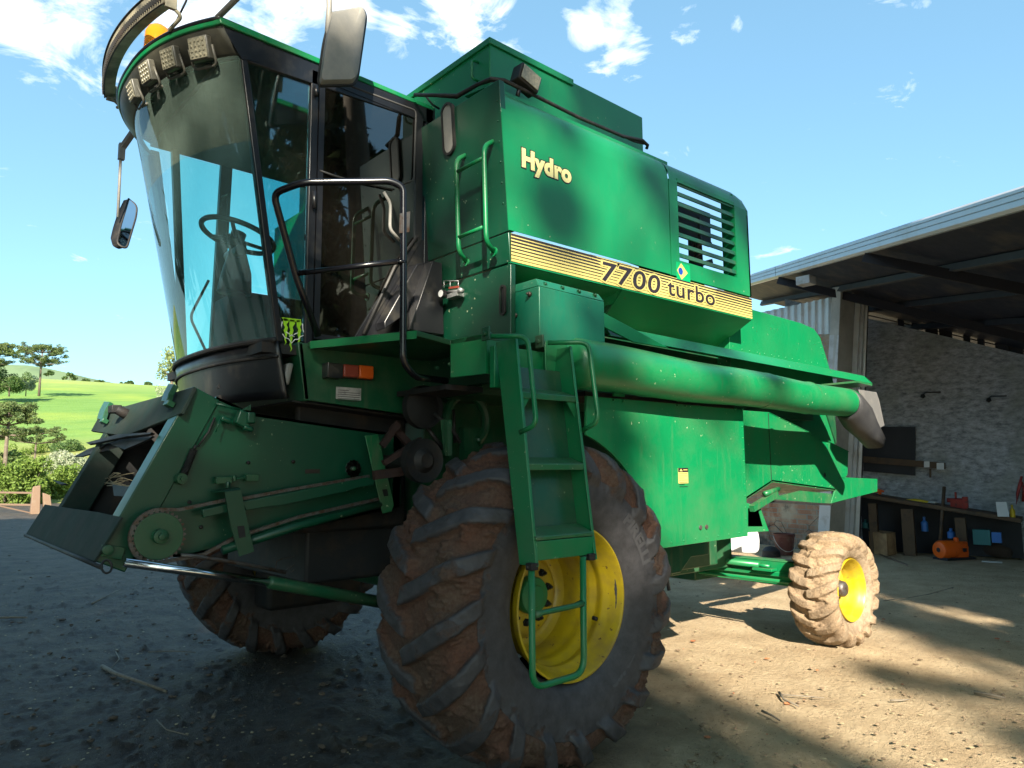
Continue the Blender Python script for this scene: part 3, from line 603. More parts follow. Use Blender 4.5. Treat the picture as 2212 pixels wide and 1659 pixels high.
for z_,y_ in((2.52,.20),(2.42,.32)):
    c=Vector((-.162,y_,z_)); b=MB(); b.cyl(c,c+Vector((-.014,0,0)),.014,6); b.cyl(c+Vector((-.012,0,0)),c+Vector((-.028,0,0)),.006,8); b.build('bolt','steel_dirty',bx)
# ---- lower side shield ----
YL=.22
YL=.22
r1_=at((1605,885),y=YL); r2_=at((1616,1158),y=YL)
arc_=[(math.cos(a)*.94,YL,.86+math.sin(a)*.94) for a in [math.radians(x) for x in range(12,73,5)]]
b=MB(); b.plate([(.30,YL,1.985)]+arc_[::-1]+[(.95,YL,1.055),(r2_.x,YL,r2_.z),(r1_.x,YL,r1_.z)],(0,.02,0)); b.rivets((r1_.x-.02,YL,1.9),(r2_.x-.02,YL,1.15),9,(0,-1,0),.007).rivets((1.0,YL,1.085),(r2_.x-.05,YL,1.10),7,(0,-1,0),.007); sh=b.build('side_shield','green',K,bev=.004)
b=MB(); b.box((.35,.28,1.995),(1.95,.62,2.02)); b.build('hinge_rail','dark',K); b=MB(); b.plate([V(5,290,925,y=YL-.03),V(5,700,968,y=YL-.03),V(5,1100,1010,y=YL-.03),V(5,1070,1000,y=YL+.06),V(5,340,925,y=YL+.08)],(0,0,.006)); b.build('rail_lip','steel_dirty',K)
for px_,py_ in((355,950),(742,985),(1095,1010)):
    c=V(5,px_,py_,y=YL); b=MB(); b.box((c.x-.05,.206,c.z-.012),(c.x+.05,YL,c.z+.006)); b.cyl((c.x-.045,.208,c.z-.035),(c.x-.045,YL,c.z-.035),.008,6); b.cyl((c.x+.045,.208,c.z-.035),(c.x+.045,YL,c.z-.035),.008,6); b.build('shield_hinge','green',sh)
p0=V(17,615,695,y=YL); p1=V(17,703,815,y=YL)
b=MB(); b.box((p0.x,.2175,p1.z),(p1.x-.01,.2195,p0.z)); lab=b.build('warning_sticker','decal_yellow',sh)
hz=p0.z-(p0.z-p1.z)*.27
b=MB(); b.box((p0.x,.216,hz),(p1.x-.01,.2175,p0.z)); b.build('warning_header','decal_black',lab)
wx=p1.x-.01-p0.x
b=MB(); b.plate([(p0.x+wx*.1,.2155,hz+.006),(p0.x+wx*.42,.2155,hz+.006),(p0.x+wx*.26,.2155,p0.z-.005)],(0,-.0008,0)); b.box((p0.x+wx*.5,.215,hz+.012),(p0.x+wx*.92,.216,p0.z-.010)); b.build('warning_triangle','decal_yellow',lab)
b=MB()
for i in range(7): z=hz-.012-i*.014; b.box((p0.x+wx*.08,.2168,z),(p0.x+wx*(.92 if i%3<2 else .6),.2175,z+.0025))
b.build('small_print','decal_black',lab)
for px_,py_ in((790,1165),(838,1160)):
    c=V(17,px_,py_,y=YL); b=MB(); b.lathe([(0,0),(0,.016),(-.006,.014),(-.006,0)],(c.x,.217,c.z),n=14); b.build('rivet_cap','steel_dirty',sh)
# ---- recessed rear lower panels ----
YR=.62
def W5(x,y): return V(5,x,y,y=YR)
pl=[W5(1100,1045),W5(1285,1058),W5(1772,1298),W5(1768,1440),W5(1700,1540),W5(1305,1485),W5(1120,1610)]
b=MB(); b.plate(pl,(0,.02,0)); b.rivets(W5(1160,1345),W5(1290,1345),3,(0,-1,0)).rivets(W5(1320,1080),W5(1750,1310),9,(0,-1,0)).rivets(W5(1330,1465),W5(1680,1520),7,(0,-1,0)).rivets(W5(1755,1320),W5(1745,1440),5,(0,-1,0)); rp=b.build('rear_side_panel','green',K,bev=.003)
b=MB(); c0=W5(1278,1062); c1=W5(1306,1485); b.box((c0.x-.002,YR-.004,c1.z),(c0.x+.003,YR,c0.z)); b.build('panel_seam','dark',rp)
b=MB(); c=W5(1626,1443); b.lathe([(0,0),(0,.022)],(c.x,YR-.003,c.z),n=16); b.build('slot','dark',rp)
for a,bb in(((1285,1058),(1775,1298)),):
    b=MB(); p,r_=W5(*a),W5(*bb); b.plate([p,r_,r_+Vector((0,.06,0)),p+Vector((0,.06,0))],(0,0,-.008)); b.build('panel_flange','green',rp)
YQ=.92
def W5b(x,y): return V(5,x,y,y=YQ)
b=MB(); b.plate([W5b(1040,980),W5b(1625,1052),W5b(1650,1110),W5b(1690,1255),W5b(1700,1330),W5b(1100,1330)],(0,1.9,0)); b.build('straw_walker_body','green',K,bev=.01)
b=MB(); b.box((2.5,.80,2.02),(4.2,3.1,2.3)); b.build('hood_joint','green_dark',K)
b=MB(); b.plate([W5b(1625,1052),W5b(1680,1065),W5b(1690,1180),W5b(1690,1255)],(0,-.015,0)); b.build('rear_edge_flange','green_dark',K)
# tail tray
b=MB(); t0=[V(5,1712,1462,y=YR),V(5,1950,1472,y=YR),V(5,1950,1545,y=YR),V(5,1665,1620,y=YR),V(5,1690,1540,y=YR)]
b.plate(t0,(0,.015,0)); b.plate([t0[1],t0[2],t0[2]+Vector((0,1.9,0)),t0[1]+Vector((0,1.9,0))],(-.01,0,0)); b.plate([t0[0],t0[1],t0[1]+Vector((0,.05,0)),t0[0]+Vector((0,.05,0))],(0,0,.008)); b.build('tail_tray','green',K,bev=.003)
# belly under the rear (folded underside)
u0=W5(1305,1488); u1=W5(1700,1542); u2_=W5(1120,1610)
b=MB(); b.plate([u0,u1,u1+Vector((.0,1.9,-.12)),u0+Vector((0,1.9,0))],(0,0,.02)); b.plate([u0,u2_,u2_+Vector((0,1.9,0)),u0+Vector((0,1.9,0))],(0,0,.02)); b.plate([W5(1280,1590),W5(1665,1622),W5(1670,1560),W5(1480,1540)],(0,.02,0)); b.build('rear_underside','green_dirty',K)
b=MB(); b.bar(W5(1250,1605),W5(1660,1625),.05,.02); b.build('sieve_rail','dark',K); b=MB(); b.bar(W5(1250,1590)+Vector((0,1.2,0)),W5(1660,1600)+Vector((0,1.2,0)),.05,.12); b.build('sieve_rail','dark',K)
b=MB(); p,r_=W5(1230,1560)-Vector((0,.04,0)),W5(1315,1530)-Vector((0,.04,0)); b.tube([p,p.lerp(r_,.5),r_],.022,10); b.bar(W5(1150,1650)-Vector((0,.04,0)),W5(1300,1560)-Vector((0,.04,0)),.05,.05); b.build('lever_linkage','green_dirty',K)
b=MB(); b.plate([V(5,1100,1600,y=.6),V(5,1230,1640,y=.6),V(5,1285,1790,y=.6),V(5,1100,1800,y=.6)],(0,.05,0)); b.plate([V(7,30,1010,y=.6),V(7,110,1010,y=.6),V(7,150,1160,y=.6),V(7,30,1160,y=.6)],(0,.05,0)); b.build('rear_bracket','green',K,bev=.003)
# under-shield frame hanging bits
b=MB(); b.plate([V(17,430,1335,y=.55),V(17,850,1285,y=.55),V(17,860,1380,y=.55),V(17,720,1400,y=.55),V(17,640,1520,y=.55),V(17,440,1560,y=.55)],(0,.04,0)); b.build('frame_bracket','green_dark',K,bev=.006)
b=MB(); p=V(17,490,1340,y=.47); r_=V(17,545,1660,y=.47); b.tube([p,r_],.012,8); b.build('hanging_rod','dark',K)
b=MB(); b.box((1.8,.9,.75),(2.6,2.9,1.0)); b.box((2.3,1.4,.6),(3.6,1.55,.9)); b.box((2.3,2.3,.6),(3.6,2.45,.9)); b.build('chassis','green_dark',K,bev=.01)
# ---------------- cab ----------------
ZB,ZF,ZT_=2.262,3.822,3.985
def xcorner(z): return -1.21+(z-2.253)*(-1.471+1.21)/(3.822-2.253)
def arc(u,z,pw=2.4):
    """plan curve of the cab's front at height z; u=0 near corner, 1 far corner"""
    sag=.165+(z-ZB)/(3.9-ZB)*.115
    return Vector((xcorner(z)-sag*(1-abs(2*u-1)**pw),YC+(YCF-YC)*u,z))
def arcF(u,t,off=0):   # fascia: t 0 bottom .. 1 top, leaning forward
    a=arc(u,ZF); b_=Vector((-1.608-.245*(1-abs(2*u-1)**2.4),YC-.01+(YCF-YC+.02)*u,ZT_)); p=a.lerp(b_,t)
    p.x-=.028*math.sin(math.pi*t)-off; return p
def sheet(fn,us,vs_,b=None,smooth=True):
    b=b or MB(); n=len(vs_); b.add([fn(u,v) for u in us for v in vs_],[(i*n+j,(i+1)*n+j,(i+1)*n+j+1,i*n+j+1) for i in range(len(us)-1) for j in range(n-1)],smooth); return b
U=[i/48 for i in range(49)]
# black lower front under the glass
zs=[1.95,2.0,2.1,2.2,2.262]
b=sheet(lambda u,z:arc(u,2.262)+Vector((.06*(2.262-z)/.3 - .012,0,z-2.262)),U,zs); o=b.build('lower_front_shell','black',K,smooth=True,sharp=60); o.modifiers.new('t','SOLIDIFY').thickness=.02
b=MB(); b.tube([arc(u,2.262)+Vector((-.018,0,.008)) for u in U],.016,8); b.tube([arc(u,2.18)+Vector((-.020,0,0)) for u in U],.009,8); b.build('glass_seal','rubber',K)
# small extras on the shell: dim headlight, vent
c=arc(.03,2.10)
b=MB(); c=V(2,1778,338,y=1.15); b.obox(c+Vector((-.02,0,0)),(.02,0,0),(.006,.045,0),(.012,0,.062)); b.build('front_marker_lamp','plastic_grey',K,bev=.012)
b=MB(); c=arc(.34,2.05); 
for i in range(3): b.box((c.x-.02,c.y-.035+i*.028,c.z-.005),(c.x,c.y-.02+i*.028,c.z+.03))
b.box((c.x-.018,c.y-.04,c.z-.09),(c.x,c.y+.04,c.z-.045)); b.build('vent_grille','dark',K)
# side sill (green plate from the cab corner back) and dark side wall below the platform
sB=[V(2,1833,140,y=YC-.01),V(2,2212,130,y=YC-.01)]
zt1=2.266; 
b=MB(); b.plate([(-1.104,YC-.012,2.266),(-1.061,YC-.012,1.95),(-.16,YC-.012,1.88),(-.16,YC-.012,2.28)],(0,.03,0)); b.plate([(-1.11,YC-.012,2.27),(-1.06,YC-.012,1.945),(-1.06,2.8,1.945),(-1.11,2.8,2.27)],(.03,0,0)); b.build('cab_base_side','green_dark',K,bev=.005)
b=MB(); b.box((-1.3,YC+.02,2.20),(-.2,YCF-.02,2.255)); b.plate([(-1.10,YC+.05,1.95),(-.2,YC+.05,1.88),(-.2,2.8,1.88),(-1.10,2.8,1.95)],(0,0,-.01)); b.build('cab_floor','dark',K)
# indicator lamp and data plate
p=V(3,130,525,y=YC-.05); r_=V(3,315,495,y=YC-.05); lo=V(3,140,600,y=YC-.05)
zz0=lo.z; zz1=zz0+.075; xm=(p.x+r_.x)/2
b=MB(); b.box((p.x-.10,YC-.085,zz0-.01),(p.x-.005,YC-.012,zz1-.0)); b.box((p.x-.005,YC-.035,zz0),(r_.x+.02,YC-.012,zz1+.005)); il=b.build('indicator_lamp','black',K,bev=.004)
b=MB(); b.box((p.x,YC-.085,zz0+.003),(xm,YC-.035,zz1)); b.build('red_lens','redlens',il,bev=.008)
b=MB(); b.box((xm+.003,YC-.085,zz0+.003),(r_.x,YC-.035,zz1+.004)); b.build('amber_lens','orange',il,bev=.008)
p=V(3,100,655,y=YC-.016); r_=V(3,252,740,y=YC-.016); b=MB(); b.box((p.x,YC-.016,r_.z+.0),(r_.x,YC-.0125,p.z+.0)); dp=b.build('data_plate','label_white',K)
b=MB(); 
for i in range(6): b.box((p.x+.01,YC-.0172,p.z-.02-i*.012),(r_.x-(.01 if i else .08),YC-.016,p.z-.017-i*.012))
b.build('print_lines','decal_black',dp)
# corner posts
def post(a,b_,w,h,name,mat='black'): 
    b=MB(); b.bar(a,b_,w,h,up=(0,1,0)); return b.build(name,mat,K,bev=.006)
def postz(x0,x1,y,z0,z1,name,w=.05,mat='black'):
    b=MB(); b.hexa([(x0-w/2,y,z0),(x0+w/2,y,z0),(x0+w/2,y+.05,z0),(x0-w/2,y+.05,z0)],[(x1-w/2,y,z1),(x1+w/2,y,z1),(x1+w/2,y+.05,z1),(x1-w/2,y+.05,z1)]); return b.build(name,mat,K,bev=.006)
postz(-1.205,-1.466,YC,2.262,3.86,'front_post',.038)
postz(-1.205,-1.466,YCF-.05,2.262,3.86,'front_post',.06)
dT=V(1,1462,430,y=YC); dB_=V(11,1135,1330,y=YC)
xd=(dT.x+dB_.x)/2
postz(xd-.022,xd-.022,YC,2.262,3.9,'door_post',.05)
postz(-.235,-.222,YC,1.95,3.95,'rear_post',.075)
postz(-.98,-.95,YCF-.05,2.262,3.9,'side_post',.085)
postz(-1.215,-1.345,YCF-.12,2.262,3.9,'far_front_post',.05)
postz(-.25,-.25,YCF-.05,2.262,3.93,'rear_post',.08)
# header under the roof
b=MB(); b.hexa([(-1.46,YC,3.80),(-.2,YC,3.83),(-.2,YC+.04,3.83),(-1.46,YC+.04,3.80)],[(-1.6,YC,3.962),(-.2,YC,3.928),(-.2,YC+.04,3.928),(-1.6,YC+.04,3.962)])
b.build('roof_header','black',K,bev=.004)
b=MB(); b.hexa([(-1.46,YCF-.04,3.91),(-.2,YCF-.04,3.89),(-.2,YCF,3.89),(-1.46,YCF,3.91)],[(-1.6,YCF-.04,3.962),(-.2,YCF-.04,3.928),(-.2,YCF,3.928),(-1.6,YCF,3.962)])
b.build('roof_header','black',K,bev=.004)
# windscreen
GV=[2.262,2.5,2.8,3.1,3.36]
b=sheet(arc,U,GV); ws=b.build('windscreen','glass',K,smooth=True)
b=sheet(arc,U,[3.36,3.5,3.65,3.83]); b.build('windscreen_top','glass_dust_haze',K,smooth=True)
b=MB(); b.tube([arc(.955,z)+Vector((.03,0,0)) for z in (2.27,2.6,3.0,3.4,3.8)],.028,8); b.tube([arc(.985,z)+Vector((.03,0,0)) for z in (2.27,3.0,3.8)],.02,8); b.build('far_glass_rubber','rubber',K)
# side window between the posts
xq=xd-.05
b=MB(); b.plate([(-1.19,YC+.018,2.275),(xq,YC+.018,2.285),(xq,YC+.018,3.84),(-1.44,YC+.018,3.80)],(0,.006,0)); sw=b.build('side_window','glass_side',K)
# claw sticker with the outline fox head
b=MB(); c0=V(11,975,1175,y=YC+.015)
def claw(x,top,bot,wd,bend):
    pts=[]; n=9
    for i in range(n+1):
        t_=i/n; z=top+(bot-top)*t_; wv=wd*(1-t_)**.7*(1+.25*math.sin(t_*17)); pts.append((x+bend*math.sin(t_*2.6)+.004*math.sin(t_*23),z,wv))
    L_=[(a-w_/2,YC+.0165,z) for a,z,w_ in pts]; R_=[(a+w_/2,YC+.0165,z) for a,z,w_ in pts]
    for i in range(n): b.plate([L_[i],R_[i],R_[i+1],L_[i+1]],(0,-.001,0))
zt2=c0.z
for x_,tp,bt,wd,bd in((-.040,.0,-.150,.026,.006),(.0,-.002,-.185,.028,-.004),(.038,.0,-.165,.026,.006)): claw(c0.x+x_,zt2+tp,zt2+bt,wd,bd)
b.plate([(c0.x-.062,YC+.0165,zt2+.004),(c0.x+.052,YC+.0165,zt2+.006),(c0.x+.045,YC+.0165,zt2-.010),(c0.x-.045,YC+.0165,zt2-.014)],(0,-.001,0))
st=b.build('claw_sticker','lime',K)
b=MB(); fx_=[(-.058,-.020),(-.062,-.055),(-.075,-.085),(-.050,-.092),(-.040,-.108),(-.018,-.112),(0,-.135),(.018,-.112),(.040,-.108),(.050,-.092),(.078,-.080),(.064,-.050),(.062,-.016)]
b.tube([(c0.x+x_,YC+.0145,zt2+z_) for x_,z_ in fx_],.003,6); b.tube([(c0.x-.035,YC+.0145,zt2-.075),(c0.x-.012,YC+.0145,zt2-.085)],.003,6); b.tube([(c0.x+.035,YC+.0145,zt2-.072),(c0.x+.012,YC+.0145,zt2-.085)],.003,6); b.tube([(c0.x-.015,YC+.0145,zt2-.098),(c0.x,YC+.0145,zt2-.088),(c0.x+.015,YC+.0145,zt2-.098)],.003,6)
b.build('fox_outline','white',st)
# door: dark glass with a rubbered upper window, cut-away lower rear corner
def d(x,y,yy=YC): return V(11,x,y,y=yy)
xr2=-.30
dout=[(xd+.004,YC,2.30),(V(11,1460,1290,y=YC).x,YC,2.30),V(11,1885,575,y=YC),(-.285,YC,V(11,1885,575,y=YC).z),(-.285,YC,3.875),(xd+.004,YC,3.895)]
dl=V(11,1885,575,y=YC)
outer=[Vector(p) for p in [(xd+.004,YC-.004,2.30),(V(11,1462,1285,y=YC).x,YC-.004,2.30),(-.285,YC-.004,dl.z),(-.285,YC-.004,3.872),(xd+.004,YC-.004,3.893)]]
cen=sum(outer,Vector())/5
inner=[p+(cen-p)*.0+Vector((.045 if p.x<cen.x-.1 else -.045,0,.05 if p.z<cen.z-.2 else -.05)) for p in outer]
inner[0]=outer[0]+Vector((.035,0,.03)); inner[1]=outer[1]+Vector((-.025,0,.03)); inner[2]=outer[2]+Vector((-.05,0,-.0)); inner[3]=outer[3]+Vector((-.05,0,-.045)); inner[4]=outer[4]+Vector((.035,0,-.045))
b=MB(); n=5
vs=outer+inner+[p+Vector((0,.03,0)) for p in outer]+[p+Vector((0,.03,0)) for p in inner]
fs=[(k,(k+1)%n,n+(k+1)%n,n+k) for k in range(n)]+[(n+k,n+(k+1)%n,3*n+(k+1)%n,3*n+k) for k in range(n)]+[(k,2*n+k,2*n+(k+1)%n,(k+1)%n) for k in range(n)]
b.add(vs,fs); door=b.build('cab_door','black',K)
b=MB(); b.plate([p+Vector((0,.012,0)) for p in inner],(0,.006,0)); b.build('door_glass','glass_door',door)
wp=[V(1,1485,545,y=YC-.006),V(1,2062,690,y=YC-.006),V(1,2050,1110,y=YC-.006),V(1,1930,1125,y=YC-.006),V(1,1640,1103,y=YC-.006),V(1,1475,1050,y=YC-.006)]
b=MB(); wp2=[V(1,1640,520,y=YC-.004),V(1,2065,680,y=YC-.004),V(1,2052,1108,y=YC-.004),V(1,1960,1135,y=YC-.004)]
b.tube(rnd(wp2,.03),.006,8); b.tube([V(1,1475,1048,y=YC-.004),V(1,1560,1078,y=YC-.004),V(1,1660,1108,y=YC-.004),V(1,1930,1165,y=YC-.004)],.006,8); b.build('window_rubber','rubber_dusty',door)
b=MB(); b.tube(rnd([V(11,1650,235,y=YC-.02),V(11,1700,320,y=YC-.03),V(11,1695,510,y=YC-.03),V(11,1765,590,y=YC-.02)],.03),.010,8); b.build('door_handle','plastic_grey',door)
for a,bb in ((530,590),(1175,1280)):
    b=MB(); b.cyl(V(1,1452 if a<700 else 1440,a,y=YC-.018),V(1,1452 if a<700 else 1440,bb,y=YC-.018),.013,12); b.build('door_hinge','black',K)
# panel behind the door's cut corner, with two folded ribs
b=MB(); b.plate([V(11,1462,1285,y=YC+.004),V(11,1885,575,y=YC+.004),(-.27,YC+.004,dl.z),(-.16,YC+.004,2.75),(-.14,YC+.004,2.28),(V(11,1462,1285,y=YC).x,YC+.004,2.28)],(0,.02,0)); b.build('lower_corner_panel','black',K)
b=MB(); 
b.plate([V(11,1895,765,y=YC-.10),V(11,2012,740,y=YC-.10),V(11,1820,1130,y=YC-.10),V(11,1660,1245,y=YC-.10),V(11,1655,1190,y=YC-.10)],(0,.10,0)); b.build('wheel_arch_guard','black',K,bev=.006)
b=MB(); b.tube([V(11,1895,565,y=YC-.012),V(11,1730,790,y=YC-.012),V(11,1500,1285,y=YC-.012)],.010,8); b.build('door_seal','rubber',K)
b=MB(); b.plate([V(11,2012,742,y=.90),V(11,2080,760,y=.90),V(11,2095,1290,y=.90),V(11,1840,1250,y=.90)],(.0,.12,0)); b.build('rear_guard_panel','black',K,bev=.004)
# rear wall, far lower wall, ceiling inside
b=MB(); b.box((-.27,YC+.05,2.26),(-.235,YCF-.05,2.95)); b.box((-.27,YC+.05,3.6),(-.235,YCF-.05,3.92)); b.box((-.27,YC+.05,2.9),(-.235,YCF-.05,3.7)); b.build('rear_wall','dark',K)
b=MB(); b.box((-.95,YCF-.04,2.26),(-.25,YCF-.01,2.93)); b.build('far_lower_wall','dark',K)
b=MB(); b.plate([(-.93,YCF-.03,2.94),(-.29,YCF-.03,2.94),(-.29,YCF-.03,3.88),(-.93,YCF-.03,3.88)],(0,.004,0)); b.plate([(-1.19,YCF-.03,2.27),(-.99,YCF-.03,2.27),(-.97,YCF-.03,3.88),(-1.36,YCF-.03,3.88)],(0,.004,0)); b.build('far_window','glass_far',K)
# roof
rt=[arcF(u,1.0) for u in U]
b=MB(); n=len(U); lo=[p+Vector((0.01,0,-.035)) for p in rt]+[Vector((-.19,YCF,3.925)),Vector((-.19,YC,3.925))]; hi=[p+Vector((0,0,.012)) for p in rt]+[Vector((-.19,YCF,3.955)),Vector((-.19,YC,3.955))]
lo[0].y-=.012; b.hexa(lo,hi); b.build('cab_roof','green',K,bev=.006)
b=MB(); b.hexa([(-1.5,YC+.045,3.88),(-.27,YC+.045,3.87),(-.27,YCF-.05,3.87),(-1.5,YCF-.05,3.88)],[(-1.5,YC+.045,3.92),(-.27,YC+.045,3.90),(-.27,YCF-.05,3.90),(-1.5,YCF-.05,3.92)]); b.build('headliner','fascia',K)
TT=[i/8 for i in range(9)]
b=sheet(lambda u,t_:arcF(u,t_,.012),U,TT); fa=b.build('roof_fascia','fascia',K,smooth=True,sharp=70); fa.modifiers.new('t','SOLIDIFY').thickness=.015
b=MB(); b.plate([(-1.471,YC-.004,3.80),(-1.62,YC-.004,3.985),(-1.35,YC-.004,3.98),(-1.38,YC-.004,3.82)],(0,.02,0)); b.tube([arcF(u,0,.02) for u in U],.012,8); b.tube([arcF(u,1,.012) for u in U],.014,8); b.build('fascia_trim','black',fa)
# work lights on the fascia
def find_u(px,t_):
    best=min(range(401),key=lambda i:abs(proj(arcF(i/400,t_,-.05))[0]-px) + (0 if i/400<.62 else 1e3)); return best/400
def led(px,t_,w_,h_,rot,labeln):
    u=find_u(px,t_); c=arcF(u,t_,-.05); a=arcF(min(1,u+.02),t_,-.05)-arcF(max(0,u-.02),t_,-.05); a.normalize()
    n_=Vector((-a.y,a.x,0)).normalized(); n_=-n_ if n_.x>0 else n_; n_=(n_+Vector((0,0,-.30))).normalized(); up=n_.cross(a).normalized(); 
    if up.z<0: up=-up
    b=MB(); b.obox(c,a*w_/2,up*h_/2,n_*.022); L_=b.build('work_light','lamp_case',K,bev=.008)
    b=MB(); b.obox(c+n_*.024,a*(w_/2-.008),up*(h_/2-.008),n_*.002); f_=b.build('lens','lamp_face',L_,bev=.002)
    b=MB()
    for i in range(4):
        for j in range(4): cc=c+n_*.026+a*((i-1.5)*w_*.2)+up*((j-1.5)*h_*.2); b.lathe([(0,.0085),(.004,.006),(.005,0)],cc,axis=n_,n=10)
    b.build('led_reflectors','lamp_face',L_)
    b=MB(); bk=-n_*.03; b.tube(rnd([c+a*(w_/2+.012)+up*.01,c+a*(w_/2+.012)-up*(h_/2+.03)+bk*.6,c-a*(w_/2+.012)-up*(h_/2+.03)+bk*.6,c-a*(w_/2+.012)+up*.01],.03),.007,8); b.tube([c-up*(h_/2+.03)+bk*.6,c-up*(h_/2)+bk*3],.010,8); b.build('bracket','lamp_case',L_)
led(433,.18,.13,.125,0,1); led(370,.16,.12,.12,0,2); led(320,.14,.12,.12,0,3); led(290,.08,.115,.115,0,4)
# light bar: a bowed box ahead of the fascia
def barc(s): # s -1..1
    return Vector((-1.905+.055*abs(s)**2*1.6,1.93+.66*s,4.115))
n=30; S_=[-1+2*i/n for i in range(n+1)]
b=MB(); sec=[(-.03,.045),(.035,.045),(.045,-.03),(-.022,-.05)]
rings=[]
for s in S_:
    c=barc(s); t_=(barc(s+.01)-barc(s-.01)).normalized(); nn=Vector((-t_.y,t_.x,0)); nn=-nn if nn.x>0 else nn
    rings.append([c-nn*a_+Vector((0,0,z_)) for a_,z_ in sec])
b.add([v for r in rings for v in r],[(i*4+k,i*4+(k+1)%4,(i+1)*4+(k+1)%4,(i+1)*4+k) for i in range(n) for k in range(4)],True); b.add(rings[0],[(0,1,2,3)]); b.add(rings[-1],[(3,2,1,0)])
lb=b.build('light_bar','bar_mat',K,smooth=True,sharp=30)
b=MB()
for i in range(60):
    s=-.97+1.94*i/59; c=barc(s); t_=(barc(s+.01)-barc(s-.01)).normalized(); nn=Vector((-t_.y,t_.x,0)); nn=-nn if nn.x>0 else nn
    b.obox(c+nn*.030+Vector((0,0,-.018)),t_*.004,nn*.004,Vector((0,0,.02)))
b.build('cooling_fins','dark',lb)
b=MB()
for z_,o_ in((.047,.034),(-.052,.020)):
    b.tube([barc(s)+Vector((-o_,0,z_)) for s in S_],.0045,6)
b.build('bar_edge','dark',lb)
for s in(-.99,.99):
    c=barc(s); u=.5+ (s*.33); e_=arcF(u,.95,.0)
    b=MB(); b.obox(c+Vector((.02,.0,-.01)),(.03,0,0),(0,.012,0),(0,0,.055)); b.tube(rnd([c+Vector((.03,0,-.05)),c+Vector((.08,0,-.085)),e_+Vector((-.01,0,.01))],.03),.011,8); b.build('bar_bracket','bar_mat',lb,bev=.003)
b=MB(); c=barc(-.95); b.tube(rnd([c+Vector((.03,0,.05)),c+Vector((.12,-.02,.06)),arcF(.2,1)+Vector((.03,0,.02))],.08,10),.006,6); b.build('cable','rubber',lb)
# amber beacon
bc=at(q(18,712,400),y=2.0); 
best=None
for yy in np.linspace(1.5,2.8,60):
    p=at(q(18,712,470),y=float(yy)); 
    if best is None or abs(p.z-4.0)<abs(best.z-4.0): best=p
bp=Vector((-1.50,0,4.0)); 
# keep its foot on the roof, a hand behind the fascia
bp=Vector((-1.757,1.745,0))
b=MB(); b.lathe([(-.05,.0),(-.05,.03),(0,.03),(0,.062),(.03,.062),(.03,.0)],(bp.x+.02,bp.y,4.02),axis=(0,0,1),n=28); be=b.build('beacon','black',K)
b=MB(); b.lathe([(.03,.075),(.13,.072),(.165,.058),(.185,.032),(.19,0)],(bp.x+.02,bp.y,4.02),axis=(0,0,1),n=28); b.build('amber_dome','amber',be,smooth=True)
# mirrors
def at_(k,x,y,yy): return V(k,x,y,y=yy)
YM=.80
pole=[V(0,474,36,y=YC),V(0,560,-60,y=.95),V(0,700,-20,y=YM),V(1,1528,0,y=YM)]
b=MB(); r0_=V(18,1450,200,y=YC); r1_=V(18,1650,0,y=1.0); d_=(r1_-r0_); b.tube(rnd([r0_-d_*.1,r0_+d_*2.6,V(0,708,-30,y=YM),V(0,712,8,y=YM),V(1,1515,300,y=YM)],.06),[.021]*9+[.010]*14 if False else .016,12); ma=b.build('mirror_arm','plastic_grey',K)
mc=[(1545,85),(1735,52),(1755,105),(1702,475),(1675,520),(1475,525),(1468,500),(1500,270)]
mp_=[V(1,x,y,y=YM) for x,y in mc]; cen=sum(mp_,Vector())/len(mp_)
# the shell is a dished plate turned a little
def dish(pts,depth,axis):
    P_=[]; m=len(pts); 
    R_=[]
    # densify & round
    dens=rnd(pts+[pts[0],],.05,4)[:-1]; c=sum(dens,Vector())/len(dens); k=len(dens)
    rings=[[p for p in dens],[p+axis*depth*.5 for p in dens],[c+(p-c)*.93+axis*depth for p in dens],[c+(p-c)*.5+axis*depth*1.15 for p in dens],[c+axis*depth*1.18]*k]
    b=MB(); b.add([v for r in rings for v in r],[(i*k+j,i*k+(j+1)%k,(i+1)*k+(j+1)%k,(i+1)*k+j) for i in range(4) for j in range(k)],True); return b,dens,c
b,dens,c=dish(mp_,.05,Vector((-.35,-1,-.1)).normalized()); ms=b.build('mirror_housing','plastic_grey',K,smooth=True,sharp=50)
b=MB(); b.tube(dens,.012,8,closed=True); b.build('mirror_rim','rubber',ms)
b=MB(); b.add([p+Vector((0,.01,0)) for p in dens],[tuple(range(len(dens)))]); b.build('mirror_glass','mirror',ms)
YN=3.0
b=MB(); e0=V(1,380,735,y=2.75); e1=V(1,262,905,y=YN); e2=V(1,250,960,y=YN); e3=V(1,232,1335,y=YN)
b.bar(e0,e1,.035,.035); b.tube([e2+Vector((0,0,.06)),e3],.010,8); b.obox((e1+e2)/2,(.02,0,0),(0,.02,0),(0,0,.06)); b.build('mirror_arm','plastic_grey',K)
mp_=[V(1,x,y,y=YN) for x,y in ((300,1222),(350,1265),(345,1330),(285,1530),(225,1500),(250,1385))]
dens=rnd(mp_+[mp_[0]],.04,4)[:-1]
zc_=sum(p.z for p in dens)/len(dens); dens=[Vector(CP)+(p-Vector(CP))*(1+(p.z-zc_)*.12) for p in dens]
b=MB(); b.add([p+Vector((.0,-.006,-.002)) for p in dens],[tuple(range(len(dens)))]); mh=b.build('mirror_glass','mirror',None); 
hs=MB(); ax=Vector((-.5,.85,-.1)).normalized(); c=sum(dens,Vector())/len(dens); k=len(dens); rings=[dens,[p+ax*.05 for p in dens],[c+(p-c)*.6+ax*.10 for p in dens],[c+ax*.10]*k]
